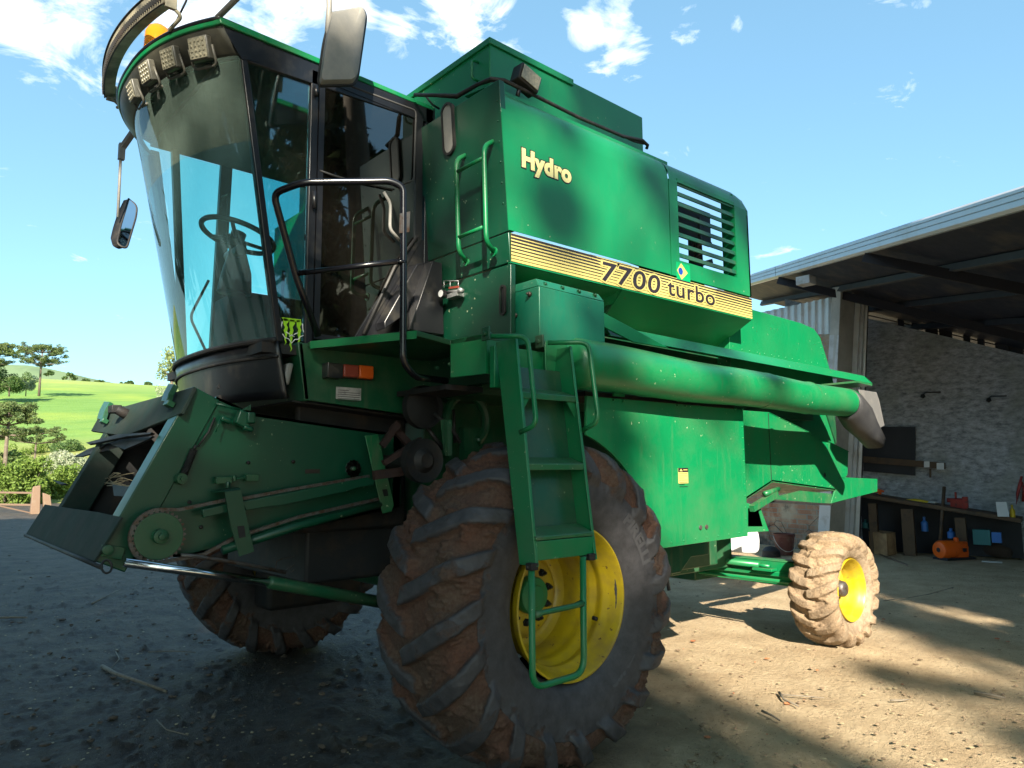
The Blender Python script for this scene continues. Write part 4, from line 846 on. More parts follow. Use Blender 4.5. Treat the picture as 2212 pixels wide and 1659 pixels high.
hs.add([v for r in rings for v in r],[(i*k+j,i*k+(j+1)%k,(i+1)*k+(j+1)%k,(i+1)*k+j) for i in range(3) for j in range(k)],True); hs.tube(dens,.008,8,closed=True); H_=hs.build('mirror_housing','rubber',K,smooth=True,sharp=50); attach(mh,H_)
# inside: steering column, wheel, seat, levers
sc_=V(11,575,560,y=1.62)
b=MB(); sx,sy,sz=sc_.x,1.62,sc_.z; 
axw=Vector((.28,0,1)).normalized(); e1_=Vector((0,1,0)); e2_=axw.cross(e1_)
b.tube([Vector((sx,sy,sz))+(e1_*math.cos(t_)+e2_*math.sin(t_))*.215 for t_ in [2*math.pi*i/40 for i in range(40)]],.016,8,closed=True)
for t_ in(.5,2.6,4.7): b.tube([Vector((sx,sy,sz))-axw*.03,Vector((sx,sy,sz))+(e1_*math.cos(t_)+e2_*math.sin(t_))*.21],.012,8)
b.cyl(Vector((sx,sy,sz))-axw*.08,Vector((sx,sy,sz))+axw*.02,.045,16); b.lathe([(0,.0),(.0,.03),(.06,.035),(.08,0)],Vector((sx,sy,sz))+e1_*.21+axw*.0,axis=axw,n=14); stw=b.build('steering_wheel','black',K)
b=MB(); b.cyl((sx+.02,sy,2.3),(sx-.0,sy,sz-.05),.06,16,r2=.05); b.tube([(sx-.01,sy,2.62),(sx,sy,2.75),(sx,sy,2.88)],[.10,.085,.05],16); b.box((sx-.08,sy-.10,2.3),(sx+.12,sy+.12,2.58)); b.cyl((sx-.02,sy-.12,2.86),(sx+.0,sy+.14,2.88),.035,10); b.tube([(sx-.05,sy+.05,2.9),(sx-.05,sy+.05,3.25),(sx-.05,sy+.16,3.26),(sx-.05,sy+.17,3.2)],.006,6); b.build('steering_column','black',K,bev=.01)
b=MB(); b.tube(rnd([(sx-.02,sy+.40,2.3),(sx-.10,sy+.52,2.55),(sx-.03,sy+.40,2.78)],.05),.009,8); b.tube([(sx+.2,sy-.2,2.3),(sx+.2,sy-.22,2.75)],.01,8); b.build('lever','black',K)
b=MB(); b.box((-.78,1.55,2.42),(-.38,2.05,2.58)); b.hexa([(-.46,1.55,2.58),(-.36,1.55,2.58),(-.36,2.05,2.58),(-.46,2.05,2.58)],[(-.36,1.60,3.18),(-.28,1.60,3.18),(-.28,2.0,3.18),(-.36,2.0,3.18)]); b.box((-.38,1.68,3.22),(-.30,1.92,3.42)); b.box((-.7,1.6,2.26),(-.45,2.0,2.42)); b.build('seat','seat',K,bev=.03)
# ---------------- platform, rail, ladder ----------------
ZP=2.272
pA=Vector((-1.06,1.02,ZP)); pB=Vector((-.775,.405,ZP)); pC=Vector((-.50,.53,ZP)); 
pB=V(11,1895,1255,z=ZP); pC=V(11,2140,1325,z=ZP); pD=V(3,1020,330,z=ZP)
b=MB(); b.hexa([Vector((-1.05,YC,ZP-.03)),pA+Vector((0,0,-.03)),pB+Vector((0,0,-.03)),pC+Vector((0,0,-.03)),pD+Vector((0,0,-.03)),Vector((xb,pD.y,ZP-.03)),Vector((xb,YC,ZP-.03))],[Vector((-1.05,YC,ZP)),pA,pB,pC,pD,Vector((xb,pD.y,ZP)),Vector((xb,YC,ZP))]); pf=b.build('platform','green_dark',K,bev=.004)
b=MB(); b.plate([pA+Vector((0,0,-.004)),pB+Vector((0,0,-.004)),pB+Vector((0,0,-.045)),pA+Vector((0,0,-.045))],(-.008,-.008,0)); b.build('platform_lip','green',pf)
pDb=V(3,1045,570,x=pD.x); pCb=V(3,742,612,x=pC.x)
b=MB(); b.plate([pC,pD,Vector((pD.x,pD.y,pDb.z)),Vector((pC.x,pC.y,pCb.z))],(.012,0,0)); b.plate([pD,Vector((xb,pD.y,ZP)),Vector((xb,pD.y,pDb.z)),Vector((pD.x,pD.y,pDb.z))],(0,.012,0)); ff=b.build('platform_front_plate','green',K,bev=.004)
for x_,y_ in((805,518),(868,512),(725,540)):
    c=V(3,x_,y_,x=pD.x); b=MB(); b.cyl(c,c+Vector((-.02,0,0)),.009,6); b.build('bolt','green_dark',ff)
# dark plate standing in for the deep shadow under the platform
b=MB(); b.box((pC.x,.55,2.0),(xb,1.05,2.03)); b.build('under_shade_plate','dark',K)
# guard rail
L1=V(11,1165,1300,y=.98); L2=V(11,1000,850,y=.92); L3=V(11,835,245,y=.84); T1=V(11,1050,165,y=.70); T2=V(11,1700,155,y=.47); 
gx=V(11,1792,700,y=.44); 
R1=V(11,1775,180,y=.44); R2=V(11,1792,1490,y=.44); R3=V(11,1880,1600,y=.46); R4=V(11,2110,1628,y=.60)
b=MB(); b.tube(rnd([L1,L2,L3,T1,T2,V(11,1795,200,y=.44),V(11,1795,900,y=.44),R2,R3,R4],.05),.0185,14); gr=b.build('guard_rail','black_gloss',K)
b=MB(); b.tube([L2+Vector((0,0,.01)),V(11,1765,748,y=.45)],.0155,12); b.cyl(V(11,1760,748,y=.43),V(11,1815,752,y=.43),.010,8); b.build('cross_bar','black_gloss',gr)
b=MB(); b.plate([V(11,1770,395,y=.425),V(11,1845,378,y=.425),V(11,1838,530,y=.425),V(11,1765,540,y=.425)],(0,.004,0)); b.build('rail_bracket','steel_dirty',gr)
# ladder (a box channel that leans outward at the foot)
ya_t,ya_b=.01,-.24
def lad(x,t_,inn=0): # t 0 top .. 1 bottom
    return Vector((x-.105*t_,ya_t+(ya_b-ya_t)*t_+inn,2.215+(1.12-2.215)*t_))
xl0,xl1=-.447,-.040
for x_,sgn in((xl0,1),(xl1,-1)):
    b=MB(); tk=.007
    b.hexa([lad(x_,1),lad(x_+sgn*tk,1),lad(x_+sgn*tk,1,.11),lad(x_,1,.11)],[lad(x_,0),lad(x_+sgn*tk,0),lad(x_+sgn*tk,0,.15),lad(x_,0,.15)])
    b.hexa([lad(x_,1)+Vector((0,-.006,0)),lad(x_+sgn*.018,1)+Vector((0,-.006,0)),lad(x_+sgn*.018,1),lad(x_,1)],[lad(x_,0)+Vector((0,-.006,0)),lad(x_+sgn*.018,0)+Vector((0,-.006,0)),lad(x_+sgn*.018,0),lad(x_,0)])
    o=b.build('ladder_stringer','green',K,bev=.003)
b=MB(); b.hexa([lad(xl0+.008,.98,.10),lad(xl1-.008,.98,.10),lad(xl1-.008,.98,.106),lad(xl0+.008,.98,.106)],[lad(xl0+.008,.12,.10),lad(xl1-.008,.12,.10),lad(xl1-.008,.12,.106),lad(xl0+.008,.12,.106)]); lp=b.build('ladder_back_plate','green_dark',K)
def zstep(zx,zy,t_guess): 
    p=V(3,zx,zy,y=ya_t+(ya_b-ya_t)*t_guess); return p.z
for zz_,tg in((V(3,1380,735,y=.02).z,.33),(V(3,1420,1155,y=-.03).z,.62)):
    t_=(2.215-zz_)/(2.215-1.12); y0=ya_t+(ya_b-ya_t)*t_
    b=MB(); dx=-.105*t_; b.hexa([(xl0+.009+dx,y0,zz_-.012),(xl1-.009+dx,y0,zz_-.012),(xl1-.009+dx,y0+.098,zz_+.022),(xl0+.009+dx,y0+.098,zz_+.022)],[(xl0+.009+dx,y0,zz_+.020),(xl1-.009+dx,y0,zz_+.020),(xl1-.009+dx,y0+.098,zz_+.054),(xl0+.009+dx,y0+.098,zz_+.054)]); b.build('step','green_dirty',K,bev=.004)
    if t_<.5:
        b=MB()
        for x_,s_ in((xl0+.009+dx,1),(xl1-.009+dx,-1)): b=MB(); b.plate([(x_,y0+.01,zz_),(x_+s_*.07,y0+.01,zz_),(x_,y0+.01,zz_-.10)],(0,.006,0)); b.build('step_gusset','green',K)
t_=.955; y0=ya_t+(ya_b-ya_t)*.9; dx=-.095
zb_=V(8,1200,600,y=-.225).z; zt3=V(8,1200,490,y=-.225).z
b=MB(); b.box((xl0+.009+dx,y0-.012,zb_),(xl1-.009+dx,y0+.10,zt3-.012)); b.build('step_box','green',K,bev=.004)
b=MB(); b.hexa([(xl0+.009+dx,y0-.014,zt3-.010),(xl1-.016+dx,y0-.014,zt3-.010),(xl1-.016+dx,y0+.09,zt3+.020),(xl0+.009+dx,y0+.09,zt3+.020)],[(xl0+.009+dx,y0-.014,zt3+.008),(xl1-.016+dx,y0-.014,zt3+.008),(xl1-.016+dx,y0+.09,zt3+.046),(xl0+.009+dx,y0+.09,zt3+.046)]); b.build('step','green_dirty',K,bev=.004)
# upper ladder end plates and hinge
b=MB(); b.plate([V(3,1382,372,y=.13),V(3,1520,378,y=.10),V(3,1530,640,y=.10),V(3,1390,682,y=.13)],(0,.01,0)); b.plate([V(3,1050,335,y=.10),V(3,1170,350,y=.06),V(3,1180,1000,y=.05),V(3,1060,1000,y=.1)],(0,.01,0)) if False else None; b.build('ladder_end_plate','green',K,bev=.003)
b=MB(); b.box((xl0,.17,1.98),(xb+.35,.21,2.20)); b.build('hanger_bar','green',K,bev=.004)
for x_,y_ in((1020,330),(1350,378)):
    c=V(3,x_,y_,y=.13); b=MB(); b.cyl(c+Vector((-.02,0,0)),c+Vector((.03,0,0)),.014,10); b.obox(c,(.006,0,0),(0,.03,0),(0,0,.035)); b.build('ladder_hinge','green_dark',K,bev=.003)
# hand loops on the stringers
def loop(pts,name='hand_loop'):
    b=MB(); b.tube(rnd(pts,.055,8),.0125,12); b.build(name,'green',K)
loop([V(3,1050,345,y=.06),V(3,1275,345,y=-.08),V(3,1330,890,y=-.18),V(3,1230,935,y=-.08)])
loop([V(3,1400,385,y=.05),V(3,1650,382,y=-.08),V(3,1712,870,y=-.18),V(3,1610,925,y=-.08)])
# folding lower step loop
yb=-.225
b=MB(); b.tube(rnd([V(8,1070,650,y=yb),V(8,1075,1258,y=yb),V(8,1335,1180,y=yb),V(8,1330,590,y=yb)],.075,8),.0155,14); ll=b.build('lower_step_loop','green',K)
b=MB(); b.tube([V(8,1085,885,y=yb),V(8,1130,872,y=yb),V(8,1290,838,y=yb),V(8,1325,825,y=yb)],[.018,.013,.013,.018],12); b.build('rung','green_dirty',ll)
for x_,y_ in((1072,640),(1365,590)):
    c=V(8,x_,y_,y=yb); b=MB(); b.obox(c,(.022,0,0),(0,.02,0),(0,0,.016)); b.cyl(c+Vector((-.035,0,0)),c+Vector((.035,0,0)),.008,8); b.build('pivot_bracket','dark',K,bev=.003)
# yellow notice behind the ladder
b=MB(); b.plate([V(3,1225,825,y=.068),V(3,1340,818,y=.068),V(3,1342,930,y=.068),V(3,1235,925,y=.068)],(0,-.001,0)); ns=b.build('notice_sticker','decal_yellow',lp)
b=MB(); b.plate([V(3,1222,795,y=.068),V(3,1330,793,y=.068),V(3,1335,815,y=.068),V(3,1225,822,y=.068)],(0,-.001,0)); b.build('notice_header','decal_black',ns)
# pressure gauge cluster on the front panel
b=MB(); g=V(3,765,88,x=xb-.06); b.lathe([(0,0),(0,.026),(.03,.026),(.03,0)],g,axis=(-1,-.1,0),n=20); gg=b.build('pressure_gauge','black',K)
b=MB(); b.lathe([(.031,.022),(.031,0)],g,axis=(-1,-.1,0),n=20); b.build('dial','white',gg)
b=MB(); a_=V(3,790,75,x=xb-.04); c_=V(3,875,68,x=xb-.04); b.tube([a_,c_],.012,10); b.cyl(c_,c_+Vector((-.03,-.01,0)),.016,10); b.tube([V(3,750,95,x=xb-.03),V(3,715,105,x=xb-.01)],.007,8); b.build('valve_body','galv',K); b=MB(); b.box((xb-.05,a_.y-.10,a_.z-.04),(xb,a_.y+.01,a_.z-.015)); b.build('valve_bracket','galv',K)
b=MB(); a_=V(3,795,50,x=xb-.04); c_=V(3,850,42,x=xb-.04); b.bar(a_,c_,.012,.012); b.build('valve_lever','redlens',K)
b=MB(); 
for x_ in(762,800,850): b.tube([V(3,x_,50,x=xb-.03),V(3,x_,5,x=xb-.03)],.003,6)
b.tube([V(3,762,5,x=xb-.03),V(3,850,5,x=xb-.03)],.003,6); b.build('wire_guard','galv',K)
# grab rail by the front panel (two uprights, two rungs)
def F4(x,y,off): return V(4,x,y,x=-.26-off)
for xx,yt_,yb_,xt2 in ((345,830,1485,405),(515,745,1425,575)):
    a_=F4(xt2,yt_,.0); b_=F4(xt2+5,yb_,.0); c1=F4(xx,yt_+30,.10); c2=F4(xx+15,yb_-60,.10)
    b=MB(); b.tube(rnd([a_,c1,c2,b_],.07,8),.014,12); b.lathe([(0,0),(0,.028),(.01,.028),(.01,0)],a_,axis=(-1,0,0),n=16); b.lathe([(0,0),(0,.028),(.01,.028),(.01,0)],b_,axis=(-1,0,0),n=16); b.build('grab_upright','green',K)
for a2,b2 in(((355,930),(505,850)),((360,1335),(505,1275))):
    b=MB(); b.tube([F4(*a2,.10),F4(*b2,.10)],.0115,12); b.build('grab_rung','green',K)
# work lamp on top of the side panel with its cable
lc=V(4,792,360,y=.42); b=MB()
ax_=Vector((.93,.0,-.30)).normalized(); up_=Vector((.30,0,.93)); nn=Vector((-.25,-1,-.15)).normalized()
b.obox(lc+Vector((0,.03,0)),ax_*.085,up_*.062,Vector((0,.045,0))); wl=b.build('top_work_lamp','rubber',K,bev=.008)
b=MB(); b.obox(lc+Vector((0,-.021,0)),ax_*.073,up_*.05,Vector((0,.003,0))); b.build('lamp_glass','lamp_face',wl,bev=.004)
b=MB(); b.tube([lc+Vector((-.05,.03,-.06)),lc+Vector((-.07,.03,-.13))],.014,8); b.build('lamp_stem','black',wl)
cb=[(90,460,1.05),(200,462,.9),(350,465,.75),(480,395,.62),(560,360,.5),(640,370,.46),(740,420,.44),(840,470,.44),(1100,600,.44),(1370,715,.44),(1490,740,.44),(1522,770,.44),(1515,790,.46)]
b=MB(); b.tube([V(4,x,y,y=yy) for x,y,yy in cb],.012,10); b.build('cable','rubber',K)
b=MB(); b.tube([V(4,x,y+8+6*math.sin(x/40),y=yy+.01) for x,y,yy in cb[1:7]],.009,8); b.tube([V(4,x,y,y=.45) for x,y in((1370,712),(1440,745),(1500,760))],.009,8); b.tube([V(4,x,y,y=1.0) for x,y in((160,470),(200,520),(240,545))],.007,8); b.build('wiring_loom','rubber',K)
# ---------------- feeder house ----------------
YF=1.2; YF2=2.70
def f2_(x,y,yy=YF): return V(2,x,y,y=yy)
def f13(x,y,yy=YF): return V(13,x,y,y=yy)
prof_=[f2_(1330,470),f13(740,265),f13(1450,370),f13(1900,430),f13(1900,1000),f13(700,1270),f2_(1180,1450),f2_(760,1480)]
b=MB(); b.plate(prof_,(0,.02,0)); fhs=b.build('feeder_side_plate','green_shaded',K)
b=MB(); p2=[Vector((p.x,YF2,p.z)) for p in prof_]; b.plate(p2,(0,-.02,0)); b.build('feeder_side_plate','dark',K)
b=MB()
for i,j in((0,1),(1,2),(2,3)): b.plate([prof_[i],prof_[j],p2[j],p2[i]],(0,0,-.015))
b.build('feeder_top','dark',K)
b=MB()
for i,j in((4,5),(5,6),(6,7)): b.plate([prof_[i],prof_[j],p2[j],p2[i]],(0,0,.015))
b.box((prof_[3].x-.05,YF,prof_[4].z),(prof_[3].x,YF2,prof_[3].z)); b.build('feeder_bottom','dark',K)
b=MB(); b.cyl((-1.35,YF+.03,1.42),(-1.35,YF2-.03,1.42),.14,20); 
for i in range(9): y_=YF+.12+i*.16; b.box((-1.51,y_,1.40),(-1.49,y_+.03,1.45))
b.build('feeder_drum','dark',K)
# front frame
FT=(-1.617,1.996); FB=(-2.030,1.147)    # front plane top / bottom (x,z)
dv=Vector((FB[0]-FT[0],0,FB[1]-FT[1])).normalized(); nv=Vector((-abs(dv.z),0,abs(dv.x))) ; nv=Vector((dv.z,0,-dv.x)); nv=nv if nv.x<0 else -nv
def fp(s,y,off=0):  # s: 0 top..1 bottom along the front plane
    L_=math.hypot(FB[0]-FT[0],FB[1]-FT[1]); p=Vector((FT[0],y,FT[1]))+dv*L_*s+nv*off; return p
for ya,yb2,mm in((YF-.01,YF+.13,'green_shaded'),(YF2-.10,YF2+.01,'plate_grey')):
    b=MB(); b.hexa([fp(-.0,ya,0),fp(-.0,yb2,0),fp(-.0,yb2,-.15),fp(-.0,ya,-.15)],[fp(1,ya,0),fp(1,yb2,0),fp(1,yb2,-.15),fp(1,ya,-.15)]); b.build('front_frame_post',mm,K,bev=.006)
def onf(k,x,y,off=0):  # meet the front plane
    r=Vector(ray(*q(k,x,y))); p0=fp(0,0,off); t_=(p0-Vector(CP)).dot(nv)/r.dot(nv); return Vector(CP)+r*t_
b=MB(); b.plate([onf(2,x,y,.004) for x,y in((620,570),(1190,410),(1110,572),(1000,620),(765,712),(558,682))],nv*-.02); b.build('upper_front_plate','plate_grey',K,bev=.004)
b=MB(); b.plate([onf(2,x,y,.004) for x,y in((275,1132),(420,1155),(600,1180),(745,1210),(575,1485),(480,1455),(155,1322))],nv*-.012); b.build('lower_front_plate','plate_grey',K,bev=.003)
# torn rubber flap
b=MB(); b.plate([onf(2,x,y,.01) for x,y in((545,762),(740,712),(955,700),(940,710),(800,725),(720,740),(600,765),(560,770))],nv*.02); b.plate([onf(2,x,y,-.01) for x,y in((455,838),(545,790),(740,735),(940,712),(905,735),(765,795),(660,755),(610,790),(560,820),(500,838))],nv*-.012); b.build('torn_flap','rubber',K)
b=MB(); b.plate([onf(2,x,y,.01) for x,y in((325,985),(360,990),(412,1005),(365,1010))],nv*-.02); b.build('torn_flap','rubber',K); b=MB(); b.plate([onf(2,x,y,-.06) for x,y in((690,1010),(830,1030),(800,1085),(700,1080))],nv*-.01); b.build('torn_flap','rubber',K)
for cx_,cy_ in((660,560),(1060,455)):
    s=1
    b=MB(); b.plate([onf(2,cx_-40,cy_+60,.02),onf(2,cx_-5,cy_+65,.02),onf(2,cx_+10,cy_+10,.02),onf(2,cx_+40,cy_-45,.02),onf(2,cx_+5,cy_-48,.02),onf(2,cx_-25,cy_+10,.02)],nv*.03); b.obox(onf(2,cx_-20,cy_+62,.03),dv*.015,(0,.035,0),nv*.02); b.build('latch_hook','green_dark',K,bev=.004)
b=MB(); c=onf(2,780,580,.0); b.cyl(c,c+nv*.07,.035,12,r2=.028); b.obox(c+nv*.07+Vector((0,.03,0)),(.03,0,0),(0,.05,0),(0,0,.025)); b.build('coupling_knob','dark',K,bev=.006)
b=MB(); e_=[onf(2,155,1322,.01),onf(2,480,1460,.01),onf(2,620,1520,.01)]; b.tube(e_,.010,8); c=onf(2,655,1515,.02); b.tube([c+Vector((math.cos(t_)*.02,math.sin(t_)*.014,math.sin(t_)*.026)) for t_ in [i*2*math.pi/16 for i in range(16)]],.005,6,closed=True); b.build('hitch_ring','dark',K)
# straw caught in the mouth
b=MB()
for i in range(14):
    a_=onf(2,640+random.random()*60,960+random.random()*60,-.05-random.random()*.1); c_=onf(2,720+random.random()*120,930+random.random()*110,-.05-random.random()*.1); m_=(a_+c_)/2+Vector((0,0,random.uniform(-.02,.02))); b.tube([a_,m_,c_],.0022,5)
MT['straw']=MT.get('straw') or pm('dry straw',(.42,.34,.20),.8); b.build('caught_straw','straw',K)
# side details
YG=YF-.02
def g2(x,y,yy=YG): return V(2,x,y,y=yy)
def g13(x,y,yy=YG): return V(13,x,y,y=yy)
def sprocket(c,r,n,name,mat,par,w_=.008,teethmat='steel_dirty'):
    b=MB(); pts=[]
    for k in range(n*4):
        a=2*math.pi*k/(n*4); rr=r*(1.0 if k%4 in(0,1) else .90); pts.append((c[0]+math.cos(a)*rr,c[1],c[2]+math.sin(a)*rr))
    b.add(pts+[(x,y-w_,z) for x,y,z in pts],[tuple(range(n*4))[::-1],tuple(range(n*4,2*n*4))]+[(k,(k+1)%(n*4),n*4+(k+1)%(n*4),n*4+k) for k in range(n*4)])
    return b.build(name,teethmat,par)
c=g2(975,1328,YG-.06); sp=sprocket((c.x,c.y,c.z),.125,30,'drive_sprocket','green_shaded',K)
b=MB(); b.lathe([(-.010,0),(-.010,.112),(.004,.112)],c,axis=(0,1,0),n=36); b.cyl(c,c+Vector((0,-.05,0)),.035,14); b.cyl(c,c+Vector((0,-.07,0)),.018,6); b.cyl(c,c+Vector((0,.1,0)),.03,12); b.build('sprocket_disc','green_dark',sp,bev=.002)
def chain(pts,name='roller_chain'):
    b=MB(); P_=[Vector(p) for p in pts]; 
    for i in range(len(P_)-1):
        L_=(P_[i+1]-P_[i]).length; k=max(1,int(L_/.022)); dd=(P_[i+1]-P_[i]).normalized(); up=dd.cross(Vector((0,1,0)))
        for j in range(k):
            c_=P_[i].lerp(P_[i+1],(j+.5)/k); w_=.011 if j%2 else .008
            for s in(-1,1): b.obox(c_+Vector((0,s*w_,0)),dd*.0125,up*.008,Vector((0,.0015,0)))
            b.obox(c_,dd*.005,up*.006,Vector((0,.009,0)))
    return b.build(name,'steel_dirty',K)
yc_=YG-.06
wrap=[(c.x+math.cos(a)*.128,yc_,c.z+math.sin(a)*.128) for a in [math.radians(x) for x in range(80,295,12)]]
chain([g13(1650,760,yc_),g13(1000,870,yc_),g13(660,935,yc_),g2(1390,1105,yc_)]+[g2(1100,1165,yc_)]+wrap+[g2(1250,1440,yc_),g13(600,1240,yc_),g13(1100,1080,yc_),g13(1740,935,yc_)])
b=MB(); b.plate([g2(1245,1165,yc_-.02),g2(1400,1128,yc_-.02),g2(1405,1180,yc_-.02),g2(1250,1215,yc_-.02)],(0,.03,0)); b.plate([g13(650,960,yc_-.02),g13(1640,768,yc_-.02),g13(1690,790,yc_-.02),g13(1690,830,yc_-.02),g13(1560,850,yc_-.02),g13(1480,880,yc_-.02),g13(960,990,yc_-.02),g13(860,1000,yc_-.02),g13(680,1030,yc_-.02)],(0,.012,0)); b.build('chain_guide','green_shaded',K,bev=.003)
b=MB(); b.tube([g13(490,1345,yc_-.01),g13(1100,1150,yc_-.01),g13(1740,980,yc_-.01)],.024,12); b.build('tension_tube','green_shaded',K)
b=MB(); b.plate([g13(510,875,yc_-.06),g13(635,855,yc_-.06),g13(745,1355,yc_-.06),g13(625,1395,yc_-.06),g13(560,1150,yc_-.06)],(0,.008,0)); b.plate([g13(405,878,YG),g13(600,845,YG),g13(635,855,yc_-.06),g13(510,875,yc_-.06)],(0,0,-.008)); c_=g13(535,850,(YG+yc_)/2); b.cyl(c_,c_+Vector((0,0,.03)),.012,8); gb=b.build('guide_bracket','green_shaded',K,bev=.003)
b=MB(); b.plate([g13(610,1155,yc_-.062),g13(665,1150,yc_-.062),g13(678,1240,yc_-.062),g13(625,1250,yc_-.062)],(0,.001,0)); b.build('slot','dark',gb)
b=MB(); b.plate([g13(1620,440,yc_-.03),g13(1725,430,yc_-.03),g13(1850,985,yc_-.03),g13(1830,1040,yc_-.03),g13(1760,1055,yc_-.03)],(0,.008,0)); gb=b.build('guide_bracket','green_dirty',K,bev=.003)
b=MB(); b.plate([g13(1755,865,yc_-.032),g13(1795,862,yc_-.032),g13(1805,915,yc_-.032),g13(1770,920,yc_-.032)],(0,.001,0)); b.build('slot','dark',gb)
c=g13(1525,700,YG-.04); s2=sprocket((c.x,c.y,c.z),.052,13,'idler_sprocket','green_shaded',K,w_=.006,teethmat='chrome'); b=MB(); b.lathe([(0,0),(0,.036),(-.006,.036)],c,n=20); b.cyl(c+Vector((0,-.01,0)),c+Vector((0,-.02,0)),.012,6); b.build('sprocket_disc','green_dark',s2); b=MB(); b.plate([g13(1500,700,YG-.01),g13(1550,700,YG-.01),g13(1545,790,YG-.01),g13(1505,790,YG-.01)],(0,-.01,0)); b.build('idler_arm','green_dark',s2)
# tension spring
a_=g2(1190,795); b_=g2(1130,950); b=MB(); k=150; dd=b_-a_; e1_=dd.normalized().cross(Vector((0,1,0))); b.tube([a_+dd*(i/k)+(e1_*math.cos(i*.75)+Vector((0,1,0))*math.sin(i*.75))*.017 for i in range(k+1)],.0032,6); b.tube([g2(1215,780),g2(1280,690),g2(1320,600)],.006,6); b.tube([a_,g2(1205,770)],.008,8); b.build('tension_spring','dark',K)
c=g2(1110,975); b=MB(); b.lathe([(0,0),(0,.03),(-.03,.026),(-.03,.012),(-.045,.012),(-.045,0)],c,n=16); b.build('spring_anchor','green_dark',K)
b=MB(); b.plate([g13(570,340),g13(610,235),g13(700,270),g13(680,400)],(0,-.05,0)); b.cyl(g13(480,300,YG-.02),g13(560,330,YG-.02),.018,12); b.cyl(g13(660,370,YG-.04),g13(735,395,YG-.04),.016,12); b.obox(g13(715,300,YG-.05),(.022,0,0),(0,.02,0),(0,0,.03)); b.build('coupler_block','green_shaded',K,bev=.008)
b=MB(); b.tube([g13(440,185,YG-.03),g13(640,235,YG-.03)],.006,6); b.plate([g13(640,235,YG-.03),g13(715,195,YG-.03),g13(715,242,YG-.03)],(0,-.004,0)); b.tube([g13(475,310,YG-.04),g13(440,412,YG-.04)],.004,6); b.build('control_rod','green_shaded',K)
b=MB(); b.box((g13(430,790).x,YG-.03,g13(430,820).z),(g13(555,770).x,YG,g13(430,765).z)); b.box((g13(668,760).x,YG-.03,g13(668,800).z),(g13(765,760).x,YG,g13(668,745).z)); b.tube([g13(520,790,YG-.02),g13(680,770,YG-.02)],.006,8); b.cyl(g13(585,755,YG-.02),g13(590,800,YG-.02),.012,6); b.build('adjuster_bolt','green_dark',K,bev=.003)
for x_,y_ in((695,652),(1050,645),(230,965),(620,1120),(322,1162)): b=MB(); c_=g13(x_,y_,YF-.001); b.cyl(c_,c_+Vector((0,-.010,0)),.010,8); b.build('bolt_head','dark',fhs)
b=MB(); c_=g13(1205,722,YF-.002); b.box((c_.x-.045,c_.y,c_.z-.012),(c_.x+.045,c_.y+.002,c_.z+.012)); b.build('slot','dark',fhs)
b=MB(); b.plate([g2(740,1390,YF-.012),g2(770,1400,YF-.012),g2(745,1475,YF-.012),g2(615,1450,YF-.012),g2(625,1380,YF-.012)],(0,-.012,0)); c_=g2(660,1412,YF-.03); b.cyl(c_,c_+Vector((0,-.02,0)),.025,16); b.build('pivot_pin','green_dark',K,bev=.003)
# lift cylinder
def g15(x,y,yy=1.02): return V(15,x,y,y=yy)
b=MB(); b.tube([g15(690,345),g15(1490,455)],.021,16); b.build('cylinder_rod','chrome',K)
b=MB(); b.tube([g15(1485,453),g15(1500,456),g15(2300,600)],[.029,.033,.033],18); b.build('lift_cylinder','green_dark',K)
b=MB(); b.tube([g15(1000,305,1.1),g15(1080,310,1.1),g15(1300,345,1.1),g15(1580,400,1.1)],.010,8); b.build('hydraulic_pipe','steel_dirty',K)
b=MB(); 
for pts in (((1520,395),(1530,340),(1560,325),(1620,315),(1655,290)),((1570,395),(1700,310)),((1610,400),(1730,300)),((1640,410),(1760,310))): b.tube([g15(x,y,1.5) for x,y in pts],.003,6)
b.build('loose_wires','steel_dirty',K)
# drive gear behind the ladder: pulleys, belts
YB=.82
def g3(x,y,yy=YB): return V(3,x,y,y=yy)
c=g3(640,1110,.75); b=MB(); b.lathe([(0,.0),(0,.045),(.0,.10),(-.01,.125),(.02,.125),(.05,.125),(.05,0)],c,n=32); b.lathe([(-.02,0),(-.03,.04),(0,.07)],c,n=24); b.cyl(c,c+Vector((0,.5,0)),.04,14); b.build('final_drive_pulley','dark',K)
b=MB(); c=g3(640,780,.9); b.lathe([(0,.0),(0,.05),(.02,.12),(-.01,.13),(.04,.13)],c,n=28); b.build('belt_pulley','redlens' if False else 'dark',K)
MT['primer']=pm('rust red primer',(.035,.016,.013),.7,col2=(.015,.012,.012,1),ns=9)
b=MB(); b.bar(g3(380,1020,.95),g3(480,880,.95),.02,.04); b.bar(g3(390,1125,.85),g3(620,980,.85),.03,.03); b.bar(g3(330,1200,.9),g3(620,1160,.9),.03,.05); b.bar(g3(440,900,1.0),g3(560,1020,1.0),.03,.04); b.build('linkage_bars','primer',K)
b=MB(); b.bar(g3(785,860,.7),g3(790,1080,.7),.03,.03); b.bar(g3(750,860,.75),g3(770,1060,.75),.008,.02); b.build('support_strut','green_dark',K)
b=MB(); c=g3(900,860,1.0); b.tube([c+Vector((math.cos(t_)*.16,0,math.sin(t_)*.16)) for t_ in [math.radians(x) for x in range(-60,200,10)]],.03,8); b.box((c.x-.02,1.0,c.z-.3),(c.x+.35,1.05,c.z-.05)); b.build('rotor_casing','green_dark',K)
b=MB(); b.tube([g3(700,820,.9),g3(800,900,.85),g3(860,1000,.8)],.012,8); b.tube([g3(820,800,.95),g3(830,1000,.9)],.01,8); b.tube([g3(600,830,1.0),g3(760,1040,.9)],.014,8); b.build('hydraulic_hoses','rubber',K)
